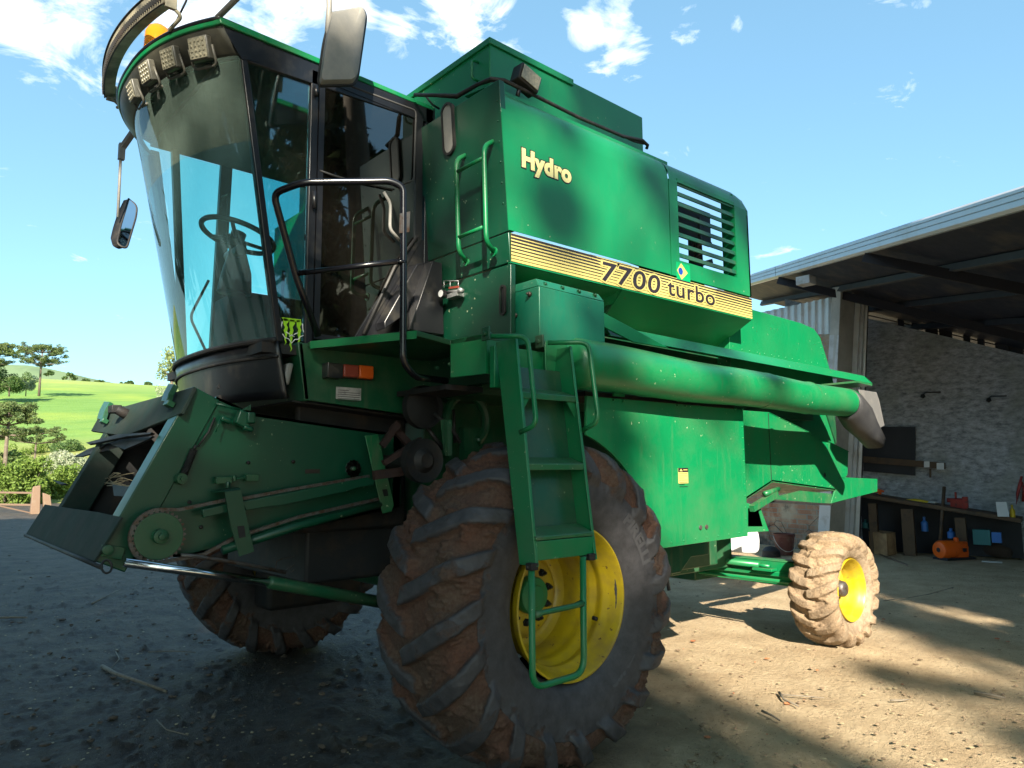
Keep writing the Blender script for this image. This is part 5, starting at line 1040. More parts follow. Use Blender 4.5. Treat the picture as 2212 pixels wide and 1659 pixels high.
b=MB(); b.box((-1.0,1.3,1.2),(-.25,1.35,1.95)); b.box((-.9,1.35,.9),(-.2,2.6,1.3)); b.build('transmission_case','dark',K,bev=.02)
# ---------------- yard, field ----------------
def ground_mat():
    m,nt,N,L,b=newmat('packed yard dirt')
    g=N.new('ShaderNodeNewGeometry'); pos=g.outputs['Position']
    sx=N.new('ShaderNodeSeparateXYZ'); L.new(pos,sx.inputs[0])
    # wood dust and dry sandy earth towards the shed, damp dark soil at the machine's front
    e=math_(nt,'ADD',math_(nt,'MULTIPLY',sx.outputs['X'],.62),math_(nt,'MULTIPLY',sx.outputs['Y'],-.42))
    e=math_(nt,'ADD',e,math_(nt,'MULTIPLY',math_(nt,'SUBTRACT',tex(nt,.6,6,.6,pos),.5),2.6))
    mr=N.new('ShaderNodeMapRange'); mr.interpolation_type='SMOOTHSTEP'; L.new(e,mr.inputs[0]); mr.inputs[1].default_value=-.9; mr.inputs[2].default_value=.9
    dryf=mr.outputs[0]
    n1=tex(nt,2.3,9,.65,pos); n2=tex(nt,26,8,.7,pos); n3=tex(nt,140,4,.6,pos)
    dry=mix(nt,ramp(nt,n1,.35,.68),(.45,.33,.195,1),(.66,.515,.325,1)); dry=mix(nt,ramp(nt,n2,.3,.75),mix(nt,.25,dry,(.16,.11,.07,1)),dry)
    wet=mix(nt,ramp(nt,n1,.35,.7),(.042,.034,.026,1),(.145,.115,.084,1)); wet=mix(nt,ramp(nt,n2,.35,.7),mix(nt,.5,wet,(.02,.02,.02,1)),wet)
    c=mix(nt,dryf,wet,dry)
    # chips and straw bits: elongated voronoi cells
    mp=N.new('ShaderNodeMapping'); mp.inputs['Scale'].default_value=(38,95,60); mp.inputs['Rotation'].default_value=(0,0,.7); L.new(pos,mp.inputs[0])
    vo=N.new('ShaderNodeTexVoronoi'); vo.inputs['Scale'].default_value=1.0; vo.inputs['Randomness'].default_value=1; L.new(mp.outputs[0],vo.inputs['Vector'])
    chip=ramp(nt,vo.outputs['Distance'],.16,.22,(1,1,1,1),(0,0,0,1)); 
    sc_c=N.new('ShaderNodeSeparateColor'); L.new(vo.outputs['Color'],sc_c.inputs[0])
    chip=math_(nt,'MULTIPLY',chip,ramp(nt,sc_c.outputs[0],.72,.76))
    c=mix(nt,math_(nt,'MULTIPLY',chip,math_(nt,'ADD',math_(nt,'MULTIPLY',dryf,.55),.3)),c,(.50,.42,.28,1))
    dk=math_(nt,'MULTIPLY',ramp(nt,vo.outputs['Distance'],.2,.28,(1,1,1,1),(0,0,0,1)),ramp(nt,sc_c.outputs[1],.78,.80)); c=mix(nt,math_(nt,'MULTIPLY',dk,.7),c,(.05,.035,.025,1))
    L.new(c,b.inputs['Base Color'])
    r_=N.new('ShaderNodeMapRange'); L.new(n2,r_.inputs[0]); r_.inputs[1].default_value=.3; r_.inputs[2].default_value=.7
    rr=math_(nt,'ADD',math_(nt,'MULTIPLY',r_.outputs[0],.22),.55); rr=math_(nt,'ADD',rr,math_(nt,'MULTIPLY',dryf,.45),True); L.new(rr,b.inputs['Roughness'])
    h=math_(nt,'ADD',math_(nt,'MULTIPLY',n2,1.0),math_(nt,'MULTIPLY',n3,.35)); h=math_(nt,'ADD',h,math_(nt,'MULTIPLY',chip,.25)); bump(nt,b,h,1.0,.045)
    b.inputs['Specular IOR Level'].default_value=.4
    return m
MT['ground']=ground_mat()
th=np.concatenate([np.linspace(YAW-.72,YAW+.72,620),np.linspace(YAW+.72,YAW-.72+2*np.pi,60)[1:-1]])
rr=np.concatenate([np.geomspace(.5,40,430),np.geomspace(40,2500,50)[1:]])
nT,nR=len(th),len(rr); X=CP[0]+np.outer(np.sin(th),rr); Y=CP[1]+np.outer(np.cos(th),rr); Z=np.zeros_like(X)
inview=np.abs(th-YAW)<.73
for i in range(nT):
    if not inview[i]: continue
    for j in range(nR):
        if rr[j]>30: break
        x,y=X[i,j],Y[i,j]; p=Vector((x,y,0))
        e=.62*x-.42*y; wetf=1-min(1,max(0,(e+1)/2.2))
        a=mn.noise(p*1.1)*.018; c_=mn.noise(p*5.0); d_=mn.noise(p*13+Vector((3,1,0)))
        h=a+(abs(c_)*.016+max(0,d_-.12)*.045*(.35+max(0,c_)))*( .45+.9*wetf)+mn.noise(p*31)*.0035
        fade=1/(1+(rr[j]/18)**3); Z[i,j]=(h*(1+.35*wetf)-.012)*fade
        for wx,wy,wr in((0,.3,.5),(0,3.63,.5),(3.66,.46,.35)):
            dd=math.hypot((x-wx)/1.4,(y-wy)); 
            if dd<wr: Z[i,j]=Z[i,j]*ss(wr*.6,wr,dd)+.004
v=np.stack([X,Y,Z],-1).reshape(-1,3); i,j=np.meshgrid(np.arange(nT),np.arange(nR-1),indexing='ij'); i2=(i+1)%nT
f=np.stack([i*nR+j,i2*nR+j,i2*nR+j+1,i*nR+j+1],-1).reshape(-1,4)[:,::-1]
me=bpy.data.meshes.new('ground'); me.from_pydata(v.tolist()+[(CP[0],CP[1],0)],[],f.tolist()+[(a*nR,((a+1)%nT)*nR,nT*nR) for a in range(nT)]); me.update(); me.polygons.foreach_set('use_smooth',[True]*len(me.polygons))
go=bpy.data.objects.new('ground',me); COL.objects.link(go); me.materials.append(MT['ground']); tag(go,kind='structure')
# field rising beyond the yard
DF=[(30,-.8),(38,-.2),(48,1.3),(62,3.4),(90,8.2),(140,17.3),(190,26.0),(225,30.6),(260,33.5),(420,38),(900,30)]
def field_z(dep,px=200): 
    z=float(np.interp(dep,[a for a,_ in DF],[b_ for _,b_ in DF])); return z-(px-90)*.00022*max(0,dep-60)*.25
cols=np.linspace(-900,1500,130); deps=np.concatenate([np.linspace(30,270,110),np.linspace(285,900,14)])
vs=[];
for px in cols:
    for d_ in deps:
        r=ray(px,1015); k=d_; p=CP+r*k; vs.append((p[0],p[1],field_z(d_,px)+mn.noise(Vector((p[0]*.03,p[1]*.03,0)))*.25))
n=len(deps); fs=[(i*n+j,(i+1)*n+j,(i+1)*n+j+1,i*n+j+1) for i in range(len(cols)-1) for j in range(n-1)]
def field_mat():
    m,nt,N,L,b=newmat('green crop field'); g=N.new('ShaderNodeNewGeometry'); pos=g.outputs['Position']
    mp=N.new('ShaderNodeMapping'); mp.inputs['Scale'].default_value=(.15,.5,.4); mp.inputs['Rotation'].default_value=(0,0,-.35); L.new(pos,mp.inputs[0])
    c=mix(nt,ramp(nt,tex(nt,1,9,.65,mp.outputs[0]),.3,.7),(.105,.205,.045,1),(.165,.275,.075,1))
    c=mix(nt,ramp(nt,tex(nt,.05,5,.6,pos),.5,.75),c,(.24,.31,.06,1))
    sx=N.new('ShaderNodeSeparateXYZ'); L.new(pos,sx.inputs[0]); mr=N.new('ShaderNodeMapRange'); L.new(sx.outputs[2],mr.inputs[0]); mr.inputs[1].default_value=17; mr.inputs[2].default_value=30
    c=mix(nt,math_(nt,'MULTIPLY',mr.outputs[0],.75),c,(.33,.36,.12,1))
    mr=N.new('ShaderNodeMapRange'); L.new(sx.outputs[2],mr.inputs[0]); mr.inputs[1].default_value=5.4; mr.inputs[2].default_value=3.2
    c=mix(nt,math_(nt,'MULTIPLY',mr.outputs[0],.6),c,(.30,.26,.09,1))
    L.new(c,b.inputs['Base Color']); b.inputs['Roughness'].default_value=.9; b.inputs['Specular IOR Level'].default_value=.1; bump(nt,b,tex(nt,3,6,.7,pos),.6,.3); return m
MT['field']=field_mat()
b=MB(); b.add(vs,fs,True); fo=b.build('field','field',smooth=True); tag(fo,kind='structure')
MT['far_hill']=pm('far hill pasture',(.10,.15,.075),.95,col2=(.07,.11,.06,1),ns=.05)
b=MB(); vs=[]; hx=np.linspace(-700,420,60)
for px in hx:
    top=1.0 if px<0 else 1.0
    yp=float(np.interp(px,[-700,20,60,100,150,190,260,420],[786,788,789,795,806,816,830,846]))
    for k,(dd,s) in enumerate(((520,0),(560,.7),(600,1),(700,.8))):
        p=at((px,yp),d=600.); z0=12; r=ray(px,yp); q_=CP+r*dd; vs.append((q_[0],q_[1],z0+(p.z-z0)*s))
b.add(vs,[(i*4+j,(i+1)*4+j,(i+1)*4+j+1,i*4+j+1) for i in range(59) for j in range(3)],True); tag(b.build('hill','far_hill',smooth=True),kind='structure')
# ---------------- foliage ----------------
def leaf_mat(name,c1,c2,trans=.35):
    m=bpy.data.materials.new(name); m.use_nodes=True; nt=m.node_tree; N=nt.nodes; L=nt.links; N.remove(N['Principled BSDF'])
    g=N.new('ShaderNodeNewGeometry'); oi=g.outputs['Random Per Island']
    c=mix(nt,oi,c1+(1,),c2+(1,)); c=mix(nt,ramp(nt,tex(nt,.9,4),.35,.65),c,mix(nt,.5,c,c1+(1,)))
    d_=N.new('ShaderNodeBsdfPrincipled'); d_.inputs['Roughness'].default_value=.55; d_.inputs['Specular IOR Level'].default_value=.3; L.new(c,d_.inputs['Base Color'])
    t_=N.new('ShaderNodeBsdfTranslucent'); L.new(c,t_.inputs[0]); m1=N.new('ShaderNodeMixShader'); m1.inputs[0].default_value=trans; L.new(d_.outputs[0],m1.inputs[1]); L.new(t_.outputs[0],m1.inputs[2]); L.new(m1.outputs[0],N['Material Output'].inputs[0]); return m
MT['leaf']=leaf_mat('broad leaves',(.10,.17,.025),(.22,.30,.06)); MT['leaf_dark']=leaf_mat('dark leaves',(.045,.10,.03),(.13,.19,.05)); MT['needle']=leaf_mat('araucaria needles',(.05,.095,.03),(.17,.20,.06),.15)
MT['blossom']=leaf_mat('pale blossom foliage',(.20,.26,.14),(.55,.55,.42)); MT['euc']=leaf_mat('eucalyptus leaves',(.035,.055,.022),(.09,.12,.045),.2); MT['bark']=pm('tree bark',(.13,.10,.075),.9,col2=(.25,.21,.17,1),ns=6,bs=.5); MT['airy']=leaf_mat('airy olive leaves',(.16,.22,.07),(.34,.36,.15))
def leaves(centers,radii,n,ls,mat,parent,name='crown',flat=1.0,asp=2.2,hang=False,seed=1,shell=.35):
    """many leaf-sized faces spread through clumps"""
    g=np.random.default_rng(seed); C_=np.array(centers,float); R_=np.array(radii,float); wts=R_**2; wts/=wts.sum()
    k=g.choice(len(C_),n,p=wts); u=g.normal(size=(n,3)); u/=np.linalg.norm(u,axis=1)[:,None]; rad=(shell+(1-shell)*g.random(n))**.6
    p=C_[k]+u*rad[:,None]*R_[k][:,None]*np.array([1,1,flat])
    a=g.normal(size=(n,3)); 
    if hang: a[:,2]=-np.abs(a[:,2])*2.2
    a/=np.linalg.norm(a,axis=1)[:,None]; b_=np.cross(a,g.normal(size=(n,3))+u*1.2); b_/=np.linalg.norm(b_,axis=1)[:,None]+1e-9
    s=ls*(.6+.8*g.random(n))[:,None]; a=a*s*asp*.5; b_=b_*s*.5
    v=np.stack([p-a,p+b_*.9-a*.1,p+a,p-b_*.9-a*.1],1).reshape(-1,3); f=np.arange(4*n).reshape(-1,4)
    me=bpy.data.meshes.new(name); me.vertices.add(4*n); me.vertices.foreach_set('co',v.reshape(-1)); me.loops.add(4*n); me.loops.foreach_set('vertex_index',f.reshape(-1)); me.polygons.add(n); me.polygons.foreach_set('loop_start',np.arange(0,4*n,4)); me.polygons.foreach_set('loop_total',np.full(n,4)); me.update(calc_edges=True); me.validate()
    o=bpy.data.objects.new(name,me); COL.objects.link(o); me.materials.append(MT[mat])
    if parent is not None: attach(o,parent)
    return o
def araucaria(px,py,dep,hpx,label,seed,umb=.42,nb=26,name='araucaria_tree',thick=.05,group='araucarias at the field',tiers=3):
    g=random.Random(seed); base=at((px,py),d=dep); hh=hpx/FPX*dep; t_=empty(name,base,label,'tree',group)
    b=MB(); b.tube([base+Vector((0,0,-1)),base+Vector((0,0,hh*.5)),base+Vector((hh*.01,0,hh*.93))],[hh*thick,hh*thick*.75,hh*thick*.4],8); cs=[];rs=[]
    for i in range(nb):
        a=2*math.pi*(i*.618)+g.random()*.5; lev=g.random(); tier=i%tiers
        z0=hh*(.66+.24*(1-tier/max(1,tiers-1)) ) ; R_=hh*umb*(.5+.5*g.random()**.6)*(1-.12*(1-tier/max(1,tiers-1)))
        e_=base+Vector((math.cos(a)*R_,math.sin(a)*R_,z0+hh*(.09 if tier<2 else -.03)+g.uniform(-.02,.03)*hh)); s_=base+Vector((0,0,z0-hh*.05)); m_=s_.lerp(e_,.6)+Vector((0,0,-hh*.035)); b.tube([s_,m_,e_],[hh*.009,hh*.007,hh*.004],5)
        for k in range(4): c=m_.lerp(e_,.1+.3*k)+Vector((g.uniform(-1,1),g.uniform(-1,1),g.uniform(.0,.8)))*hh*.03; cs.append(c); rs.append(hh*.052*(.8+.5*g.random()))
    for k in range(80): a=g.random()*6.28; r=g.random()**.5*hh*umb*.9; cs.append(base+Vector((math.cos(a)*r,math.sin(a)*r,hh*(1.02-.30*(r/(hh*umb))**2)))); rs.append(hh*.055)
    b.build('trunk','bark',t_); leaves(cs,rs,12000,hh*.013,'needle',t_,asp=3,seed=seed,flat=.6); return t_
araucaria(85,843,125,96,'tall umbrella-topped araucaria alone on the field, casting a long shadow',3,umb=.56,nb=46,tiers=4,thick=.028)
araucaria(-18,850,110,108,'araucaria cut by the left photo edge beside the bushes',5,umb=.42)
araucaria(8,1040,44,165,'near araucaria with heavy dark crown at the left photo edge',8,umb=.40,nb=26,thick=.03)
araucaria(74,1010,52,84,'low spreading araucaria in front of the field, above the shrubs',11,umb=.75,nb=30,thick=.03,tiers=2)
def shrub(px,py,dep,wpx,hpx,label,mat,seed,n=5200,ls=None,name='shrub',group='shrubs below the field',nc=16,trunk=False,cat='shrub',shell=.35):
    g=random.Random(seed); base=at((px,py),d=dep); W=wpx/FPX*dep; H=hpx/FPX*dep; t_=empty(name,base,label,cat,group); cs=[];rs=[]
    for i in range(nc):
        a=g.random()*6.28; r=g.random()**.6*W*.36; z=H*(.18+.62*g.random()); k=1-.55*(z/H-.3)**2; cs.append(base+Vector((math.cos(a)*r*k,math.sin(a)*r*k,z))); rs.append(min(W,H)*(.15+.11*g.random()))
    leaves(cs,rs,n,ls or H*.035,mat,t_,seed=seed,shell=shell,asp=1.6); b=MB(); b.tube([base+Vector((0,0,-.6)),base+Vector((0,0,H*.55))],[H*.03,H*.015],6)
    for c in cs[:7]: b.tube([base+Vector((0,0,H*.2)),c],[H*.012,H*.004],5)
    b.build('trunk','bark',t_); return t_
shrub(8,1112,36,110,110,'grey-green shrub over the gate at the left edge','leaf',21)
shrub(60,1095,37,92,118,'bright green leafy shrub behind the gate post','leaf',22)
shrub(118,1108,40,120,120,'yellow-green shrub right of the gate post','leaf',23)
shrub(150,1065,46,110,95,'pale blossoming shrub beside the machine header frame','blossom',24,n=6000)
shrub(60,1010,60,120,60,'light green bush below the spreading araucaria','leaf',25)
shrub(135,1020,62,110,75,'dense green bush under the field edge','leaf_dark',26)
shrub(15,985,70,70,70,'dark bush behind the near araucaria trunk','leaf_dark',27)
shrub(20,848,112,95,62,'dark rounded bush beside the lone araucaria','leaf_dark',28,group='bushes around the lone araucaria')
shrub(56,848,118,56,38,'small pale-stemmed bush at the foot of the lone araucaria','blossom',29,group='bushes around the lone araucaria')
shrub(-20,850,115,60,60,'bush at the left photo edge below the cut araucaria','leaf_dark',30,group='bushes around the lone araucaria')
shrub(370,850,52,70,108,'thin airy tree half hidden behind the cab front','airy',31,n=1500,name='airy_tree',group=None,cat='tree',shell=.1,nc=22)
shrub(366,865,90,62,50,'low pale bush under the airy tree','blossom',32,n=2000,group=None)
for i,(px,py,w_,h_) in enumerate(((150,806,34,13),(214,816,22,8),(275,819,34,9),(320,821,20,8),(185,812,20,6),(105,796,22,8))):
    shrub(px,py+15,300,w_*1.1,h_+3,['tiny far grove on the hill left of centre','far trees on the ridge, second from left','longest far grove on the ridge','far trees nearest the cab on the ridge','smallest far tree clump on the slope','far clump beside the lone araucaria crown'][i],'leaf_dark',40+i,n=900,ls=.55,name='far_grove',group='far groves on the ridge',cat='grove')
# gate post and rails
MT['wood']=pm('weathered post wood',(.20,.13,.085),.85,col2=(.22,.16,.11,1),ns=8,bs=.4); MT['bench_old']=pm('old rail wood',(.17,.11,.075),.85); MT['wood_new']=pm('sawn planks',(.46,.31,.16),.75,col2=(.30,.19,.10,1),ns=7,bs=.3)
pb=at((75,1110),z=0); b=MB(); s_=.16; b.hexa([pb+Vector((-s_,-s_,-.2)),pb+Vector((s_,-s_,-.2)),pb+Vector((s_,s_,-.2)),pb+Vector((-s_,s_,-.2))],[pb+Vector((-s_*.8,-s_*.8,1.05)),pb+Vector((s_*.7,-s_*.8,1.1)),pb+Vector((s_*.6,s_*.8,1.05)),pb+Vector((-s_*.8,s_*.8,.98))]); b.hexa([pb+Vector((.3,-.2,-.2)),pb+Vector((.6,-.2,-.2)),pb+Vector((.6,.1,-.2)),pb+Vector((.3,.1,-.2))],[pb+Vector((.2,-.2,.8)),pb+Vector((.45,-.2,.7)),pb+Vector((.45,.1,.7)),pb+Vector((.2,.1,.8))]); gp=tag(b.build('gate_post','wood',bev=.02),'thick weathered wooden gate post at the yard edge','post')
e_=at((-260,1098),d=33.); gt=empty('field_gate',e_*.5+pb*.5,'rusty two-rail field gate left of the wooden post','gate')
for za,zb in((.80,.82),(.34,.30)):
    b=MB(); b.bar(Vector((pb.x,pb.y,za)),Vector((e_.x,e_.y,zb)),.06,.07); b.build('rail','bench_old',gt)
b=MB(); b.bar(Vector((pb.x,pb.y,.0)),Vector((pb.x-1.5,pb.y-.2,.45)),.05,.05); b.build('brace','bench_old',gt)

# ---------------- shed ----------------
def D(px,py,d_): return at((px,py),d=d_)
SH=empty('open_shed',(8,4,0),'open-fronted farm shed with pale metal fascia, dark inside','shed')
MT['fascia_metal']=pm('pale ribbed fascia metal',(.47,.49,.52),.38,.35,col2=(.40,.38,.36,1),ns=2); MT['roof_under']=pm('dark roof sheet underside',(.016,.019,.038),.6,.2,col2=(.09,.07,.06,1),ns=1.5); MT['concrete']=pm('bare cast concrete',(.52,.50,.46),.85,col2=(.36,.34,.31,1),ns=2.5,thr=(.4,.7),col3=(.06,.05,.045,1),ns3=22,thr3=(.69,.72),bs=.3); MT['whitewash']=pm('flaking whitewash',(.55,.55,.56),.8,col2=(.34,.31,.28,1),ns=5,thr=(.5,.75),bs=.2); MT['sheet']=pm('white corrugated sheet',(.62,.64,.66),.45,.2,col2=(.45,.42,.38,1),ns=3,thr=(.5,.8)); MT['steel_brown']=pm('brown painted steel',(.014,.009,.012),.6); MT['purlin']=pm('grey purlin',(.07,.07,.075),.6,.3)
A0=np.array([10.93,5.36,5.516]); B0=np.array([5.29,-.858,4.105]); e=(B0-A0)/np.linalg.norm(B0-A0)
def eave(s): return Vector(A0+e*s)   # s in metres from A0 towards the camera side
W0=Vector((11.616,3.68,0)); W1=Vector((12.15,1.179,0)); wd=(W1-W0).normalized(); wn=Vector((wd.y,-wd.x,0))
Tl=Vector((11.70,3.28,4.433)); Tr=Vector((12.20,.934,3.445)); gdir=(Tr-Tl).normalized()
ev=Vector(e); upn=ev.cross(gdir).normalized(); upn=upn if upn.z>0 else -upn
inw=gdir
# roof sheet (parallelogram from the fascia line, falling to the back)
s0,s1=-2.6,9.7
for nm,off,mt in(('roof',.10,'roof_under'),):
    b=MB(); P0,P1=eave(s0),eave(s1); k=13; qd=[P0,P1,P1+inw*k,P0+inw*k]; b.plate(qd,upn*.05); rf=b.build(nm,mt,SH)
# fascia: folded sheet with ribs
b=MB(); n_=Vector((-ev.y,ev.x,0)).normalized(); n_=n_ if n_.dot(inw)<0 else -n_
def fz(s,dz,o): return eave(s)+Vector((0,0,dz))+n_*o
pf_=[(.11,0),(.085,.03),(.062,.03),(.056,.018),(.046,.018),(.040,.03),(.0,.03),(-.006,.018),(-.016,.018),(-.022,.03),(-.07,.03),(-.10,-.0),(-.10,-.05)]
pf_=[(a_*1.05,o_) for a_,o_ in pf_]
m_=len(pf_); b.add([fz(s0,a_,o_) for a_,o_ in pf_]+[fz(s1,a_,o_) for a_,o_ in pf_],[(i,i+1,m_+i+1,m_+i) for i in range(m_-1)]); fm=b.build('fascia','fascia_metal',SH); fm.modifiers.new('t','SOLIDIFY').thickness=.006
# overlap joint
b=MB(); b.plate([fz(1.62,.11,.034),fz(1.64,.11,.034),fz(1.64,-.07,.034),fz(1.62,-.07,.034)],n_*.002); b.build('joint','dark',SH)
# purlins under the sheet, rafters
for k,(o_,mt_) in enumerate(((1.15,'purlin'),(2.3,'steel_brown'),(3.5,'steel_brown'))):
    b=MB(); a_=eave(s0)+inw*o_-upn*.07; c_=eave(s1)+inw*o_-upn*.07; b.bar(a_,c_,.06,.10,up=upn); b.build('purlin',mt_,SH)
for s_ in(1.7,5.2,8.7): 
    b=MB(); a_=eave(s_)+inw*.05-upn*.16; c_=eave(s_)+inw*8.5-upn*.16; b.bar(a_,c_,.05,.14,up=upn); b.build('rafter','steel_brown',SH)
b=MB(); c=D(1741,607,12.6); b.obox(c,(.12,0.0,0),(0,.12,0),(0,0,.07)); b.build('rafter_end','whitewash',SH)
# column
def quadcol(pts_b,pts_t,name,mat,par=SH): b=MB(); b.hexa(pts_b,pts_t); return b.build(name,mat,par,bev=.008)
cb_=[D(1764,1195,13.2),D(1789,1200,13.0),D(1822,1196,13.3),D(1797,1192,13.5)]; ct_=[D(1798,621,13.2),D(1817,619,13.0),D(1848,620,13.3),D(1830,622,13.5)]
col=quadcol(cb_,ct_,'column','concrete')
def cl(a_,c_,t_): return a_.lerp(c_,t_)
b=MB(); o_=Vector((-.012,-.008,0)); fl_=[cl(cb_[0],ct_[0],0),cl(cb_[1],ct_[1],0),cl(cb_[1],ct_[1],.82),cl(cb_[0],ct_[0],.82)]; b.plate([p+o_*.3 for p in fl_],o_*.2); b.build('whitewashed_face','whitewash',SH)
# door jamb of folded white sheet
jb=[D(1823,1188,13.35),D(1829,1188,13.3),D(1832,1188,13.36),D(1840,1188,13.3),D(1843,1188,13.36),D(1854,1187,13.34)]; jt=[D(1850,628,13.35),D(1858,628,13.3),D(1861,628,13.36),D(1867,627,13.3),D(1869,627,13.36),D(1875,627,13.34)]
b=MB(); k=len(jb); b.add(jb+jt,[(i,i+1,k+i+1,k+i) for i in range(k-1)]); o=b.build('door_sheet','sheet',SH); o.modifiers.new('t','SOLIDIFY').thickness=.03
b=MB(); b.hexa([D(1853,1187,13.33),D(1858,1187,13.33),D(1858,1187,13.6),D(1853,1187,13.6)],[D(1874,627,13.33),D(1878,627,13.33),D(1878,627,13.6),D(1874,627,13.6)]); b.build('door_edge','steel_brown',SH)
# outer wall left of the column: corrugated above, plastered brick below
wl0=(1560,16.2); wl1=(1796,13.45)
def wl(px,py): t_=(px-1560)/(1796-1560); return D(px,py,16.2+(13.45-16.2)*t_)
b=MB(); nR=64; vs=[]; 
wnrm=(wl(1796,700)-wl(1560,700)); wnrm=Vector((wnrm.y,-wnrm.x,0)).normalized()
for i in range(nR+1):
    px=1560+(1796-1560)*i/nR; off=[0,0,.035,.035][i%4]; vs.append(wl(px,722+(1796-px)*.0)-wnrm*(-off)); vs.append(wl(px,693-(px-1560)*.215)-wnrm*(-off))
b.add(vs,[(2*i,2*i+2,2*i+3,2*i+1) for i in range(nR)]); b.build('corrugated_cladding','sheet',SH)
b=MB(); b.hexa([wl(1540,1204),wl(1768,1197),D(1768,1195,13.7),D(1540,1200,16.5)],[wl(1560,722),wl(1796,722),D(1796,722,13.75),D(1560,722,16.45)])
def brick_mat():
    m,nt,N,L,b=newmat('cracked plaster over brick'); g=N.new('ShaderNodeNewGeometry'); pos=g.outputs['Position']
    mp=N.new('ShaderNodeMapping'); mp.inputs['Rotation'].default_value=(math.radians(90),0,0); L.new(pos,mp.inputs[0])
    sp=N.new('ShaderNodeSeparateXYZ'); L.new(pos,sp.inputs[0]); hh=math_(nt,'ADD',math_(nt,'MULTIPLY',sp.outputs[0],.7),math_(nt,'MULTIPLY',sp.outputs[1],-.75)); cx=N.new('ShaderNodeCombineXYZ'); L.new(hh,cx.inputs[0]); L.new(sp.outputs[2],cx.inputs[1])
    br=N.new('ShaderNodeTexBrick'); br.inputs['Scale'].default_value=1; br.inputs['Brick Width'].default_value=.26; br.inputs['Row Height'].default_value=.095; br.inputs['Mortar Size'].default_value=.010; br.inputs['Color1'].default_value=(.30,.12,.07,1); br.inputs['Color2'].default_value=(.40,.25,.16,1); br.inputs['Mortar'].default_value=(.26,.23,.19,1); L.new(cx.outputs[0],br.inputs['Vector'])
    pl=ramp(nt,tex(nt,1.5,8,.7,pos),.42,.6); c=mix(nt,pl,br.outputs['Color'],(.42,.36,.27,1)); c=mix(nt,ramp(nt,tex(nt,2.4,7,.7,pos),.55,.75),c,(.05,.045,.04,1))
    vo=N.new('ShaderNodeTexVoronoi'); vo.feature='DISTANCE_TO_EDGE'; vo.inputs['Scale'].default_value=2.6; dn=N.new('ShaderNodeMapping'); L.new(pos,dn.inputs[0]); L.new(dn.outputs[0],vo.inputs['Vector']); ck=math_(nt,'MULTIPLY',ramp(nt,vo.outputs['Distance'],.006,.02,(1,1,1,1),(0,0,0,1)),ramp(nt,tex(nt,1.2,3,.5,pos),.45,.55)); c=mix(nt,ck,c,(.03,.025,.02,1))
    mr=N.new('ShaderNodeMapRange'); L.new(sp.outputs[2],mr.inputs[0]); mr.inputs[1].default_value=.55; mr.inputs[2].default_value=.1; c=mix(nt,math_(nt,'MULTIPLY',mr.outputs[0],ramp(nt,tex(nt,4,6,.6,pos),.3,.6)),c,(.07,.06,.05,1))
    L.new(c,b.inputs['Base Color']); b.inputs['Roughness'].default_value=.9; bump(nt,b,math_(nt,'SUBTRACT',br.outputs['Fac'],math_(nt,'MULTIPLY',ck,2)),.5,.02); return m
MT['brick']=brick_mat(); b.build('brick_wall','brick',SH)
# inside wall
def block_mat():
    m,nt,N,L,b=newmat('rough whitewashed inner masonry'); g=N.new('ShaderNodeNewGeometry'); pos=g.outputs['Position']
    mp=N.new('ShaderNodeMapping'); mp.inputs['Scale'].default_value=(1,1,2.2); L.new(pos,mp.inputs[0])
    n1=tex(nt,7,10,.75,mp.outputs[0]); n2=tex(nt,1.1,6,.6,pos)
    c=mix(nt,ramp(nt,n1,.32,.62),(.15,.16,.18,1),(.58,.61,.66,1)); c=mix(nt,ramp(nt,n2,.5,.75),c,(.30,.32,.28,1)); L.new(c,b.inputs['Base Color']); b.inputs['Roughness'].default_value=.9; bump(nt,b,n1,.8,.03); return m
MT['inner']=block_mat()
def iw(px,py,off=0):   # meet the inner wall's plane, off metres in front of it
    r=Vector(ray(px,py)); nn_=Vector((-abs(wd.y),wd.x if wd.x<0 else -wd.x,0)).normalized(); nn_=Vector((wd.y,-wd.x,0)).normalized(); nn_=nn_ if nn_.x<0 else -nn_
    p0=W0+nn_*off; t_=(p0-Vector(CP)).dot(nn_)/r.dot(nn_); return Vector(CP)+r*t_
L0=W0-wd*1.2; R0_=W0+wd*9; nin=Vector((wd.y,-wd.x,0)).normalized(); nin=nin if nin.x<0 else -nin
tl=iw(1840,690); tr=iw(2212,790); slope=(tr.z-tl.z)/((tr-tl).length); 
def ztop(p): return tl.z+slope*((p-tl).dot(wd))+.10
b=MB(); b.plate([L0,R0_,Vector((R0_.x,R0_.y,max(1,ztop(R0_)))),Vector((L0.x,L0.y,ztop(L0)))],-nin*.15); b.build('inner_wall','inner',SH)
# props holding the roof off the wall, leaving light slots
for px_ in(1945,1975,2010,2040,2085,2115,2160,2190):
    p=iw(px_,700); b=MB(); b.bar(Vector((p.x,p.y,ztop(p)-.05))-nin*.07,Vector((p.x,p.y,ztop(p)+.5))-nin*.07,.10 if px_%2 else .2,.05,up=(1,0,0)); b.build('roof_prop','steel_brown',SH)
b=MB(); p=iw(1850,690); r_=iw(2300,820); b.bar(Vector((p.x,p.y,ztop(p)+.07))-nin*.07,Vector((r_.x,r_.y,ztop(r_)+.07))-nin*.07,.03,.02); b.build('wall_plate','steel_brown',SH)
# right side closing wall, unseen, added far inside so the shed is dark
b=MB(); a_=W0+wd*7.5; c_=a_+nin*9; b.plate([a_,c_,c_+Vector((0,0,2.2)),a_+Vector((0,0,2.2))],wd*.15); b.build('unseen_end_wall','inner',SH)
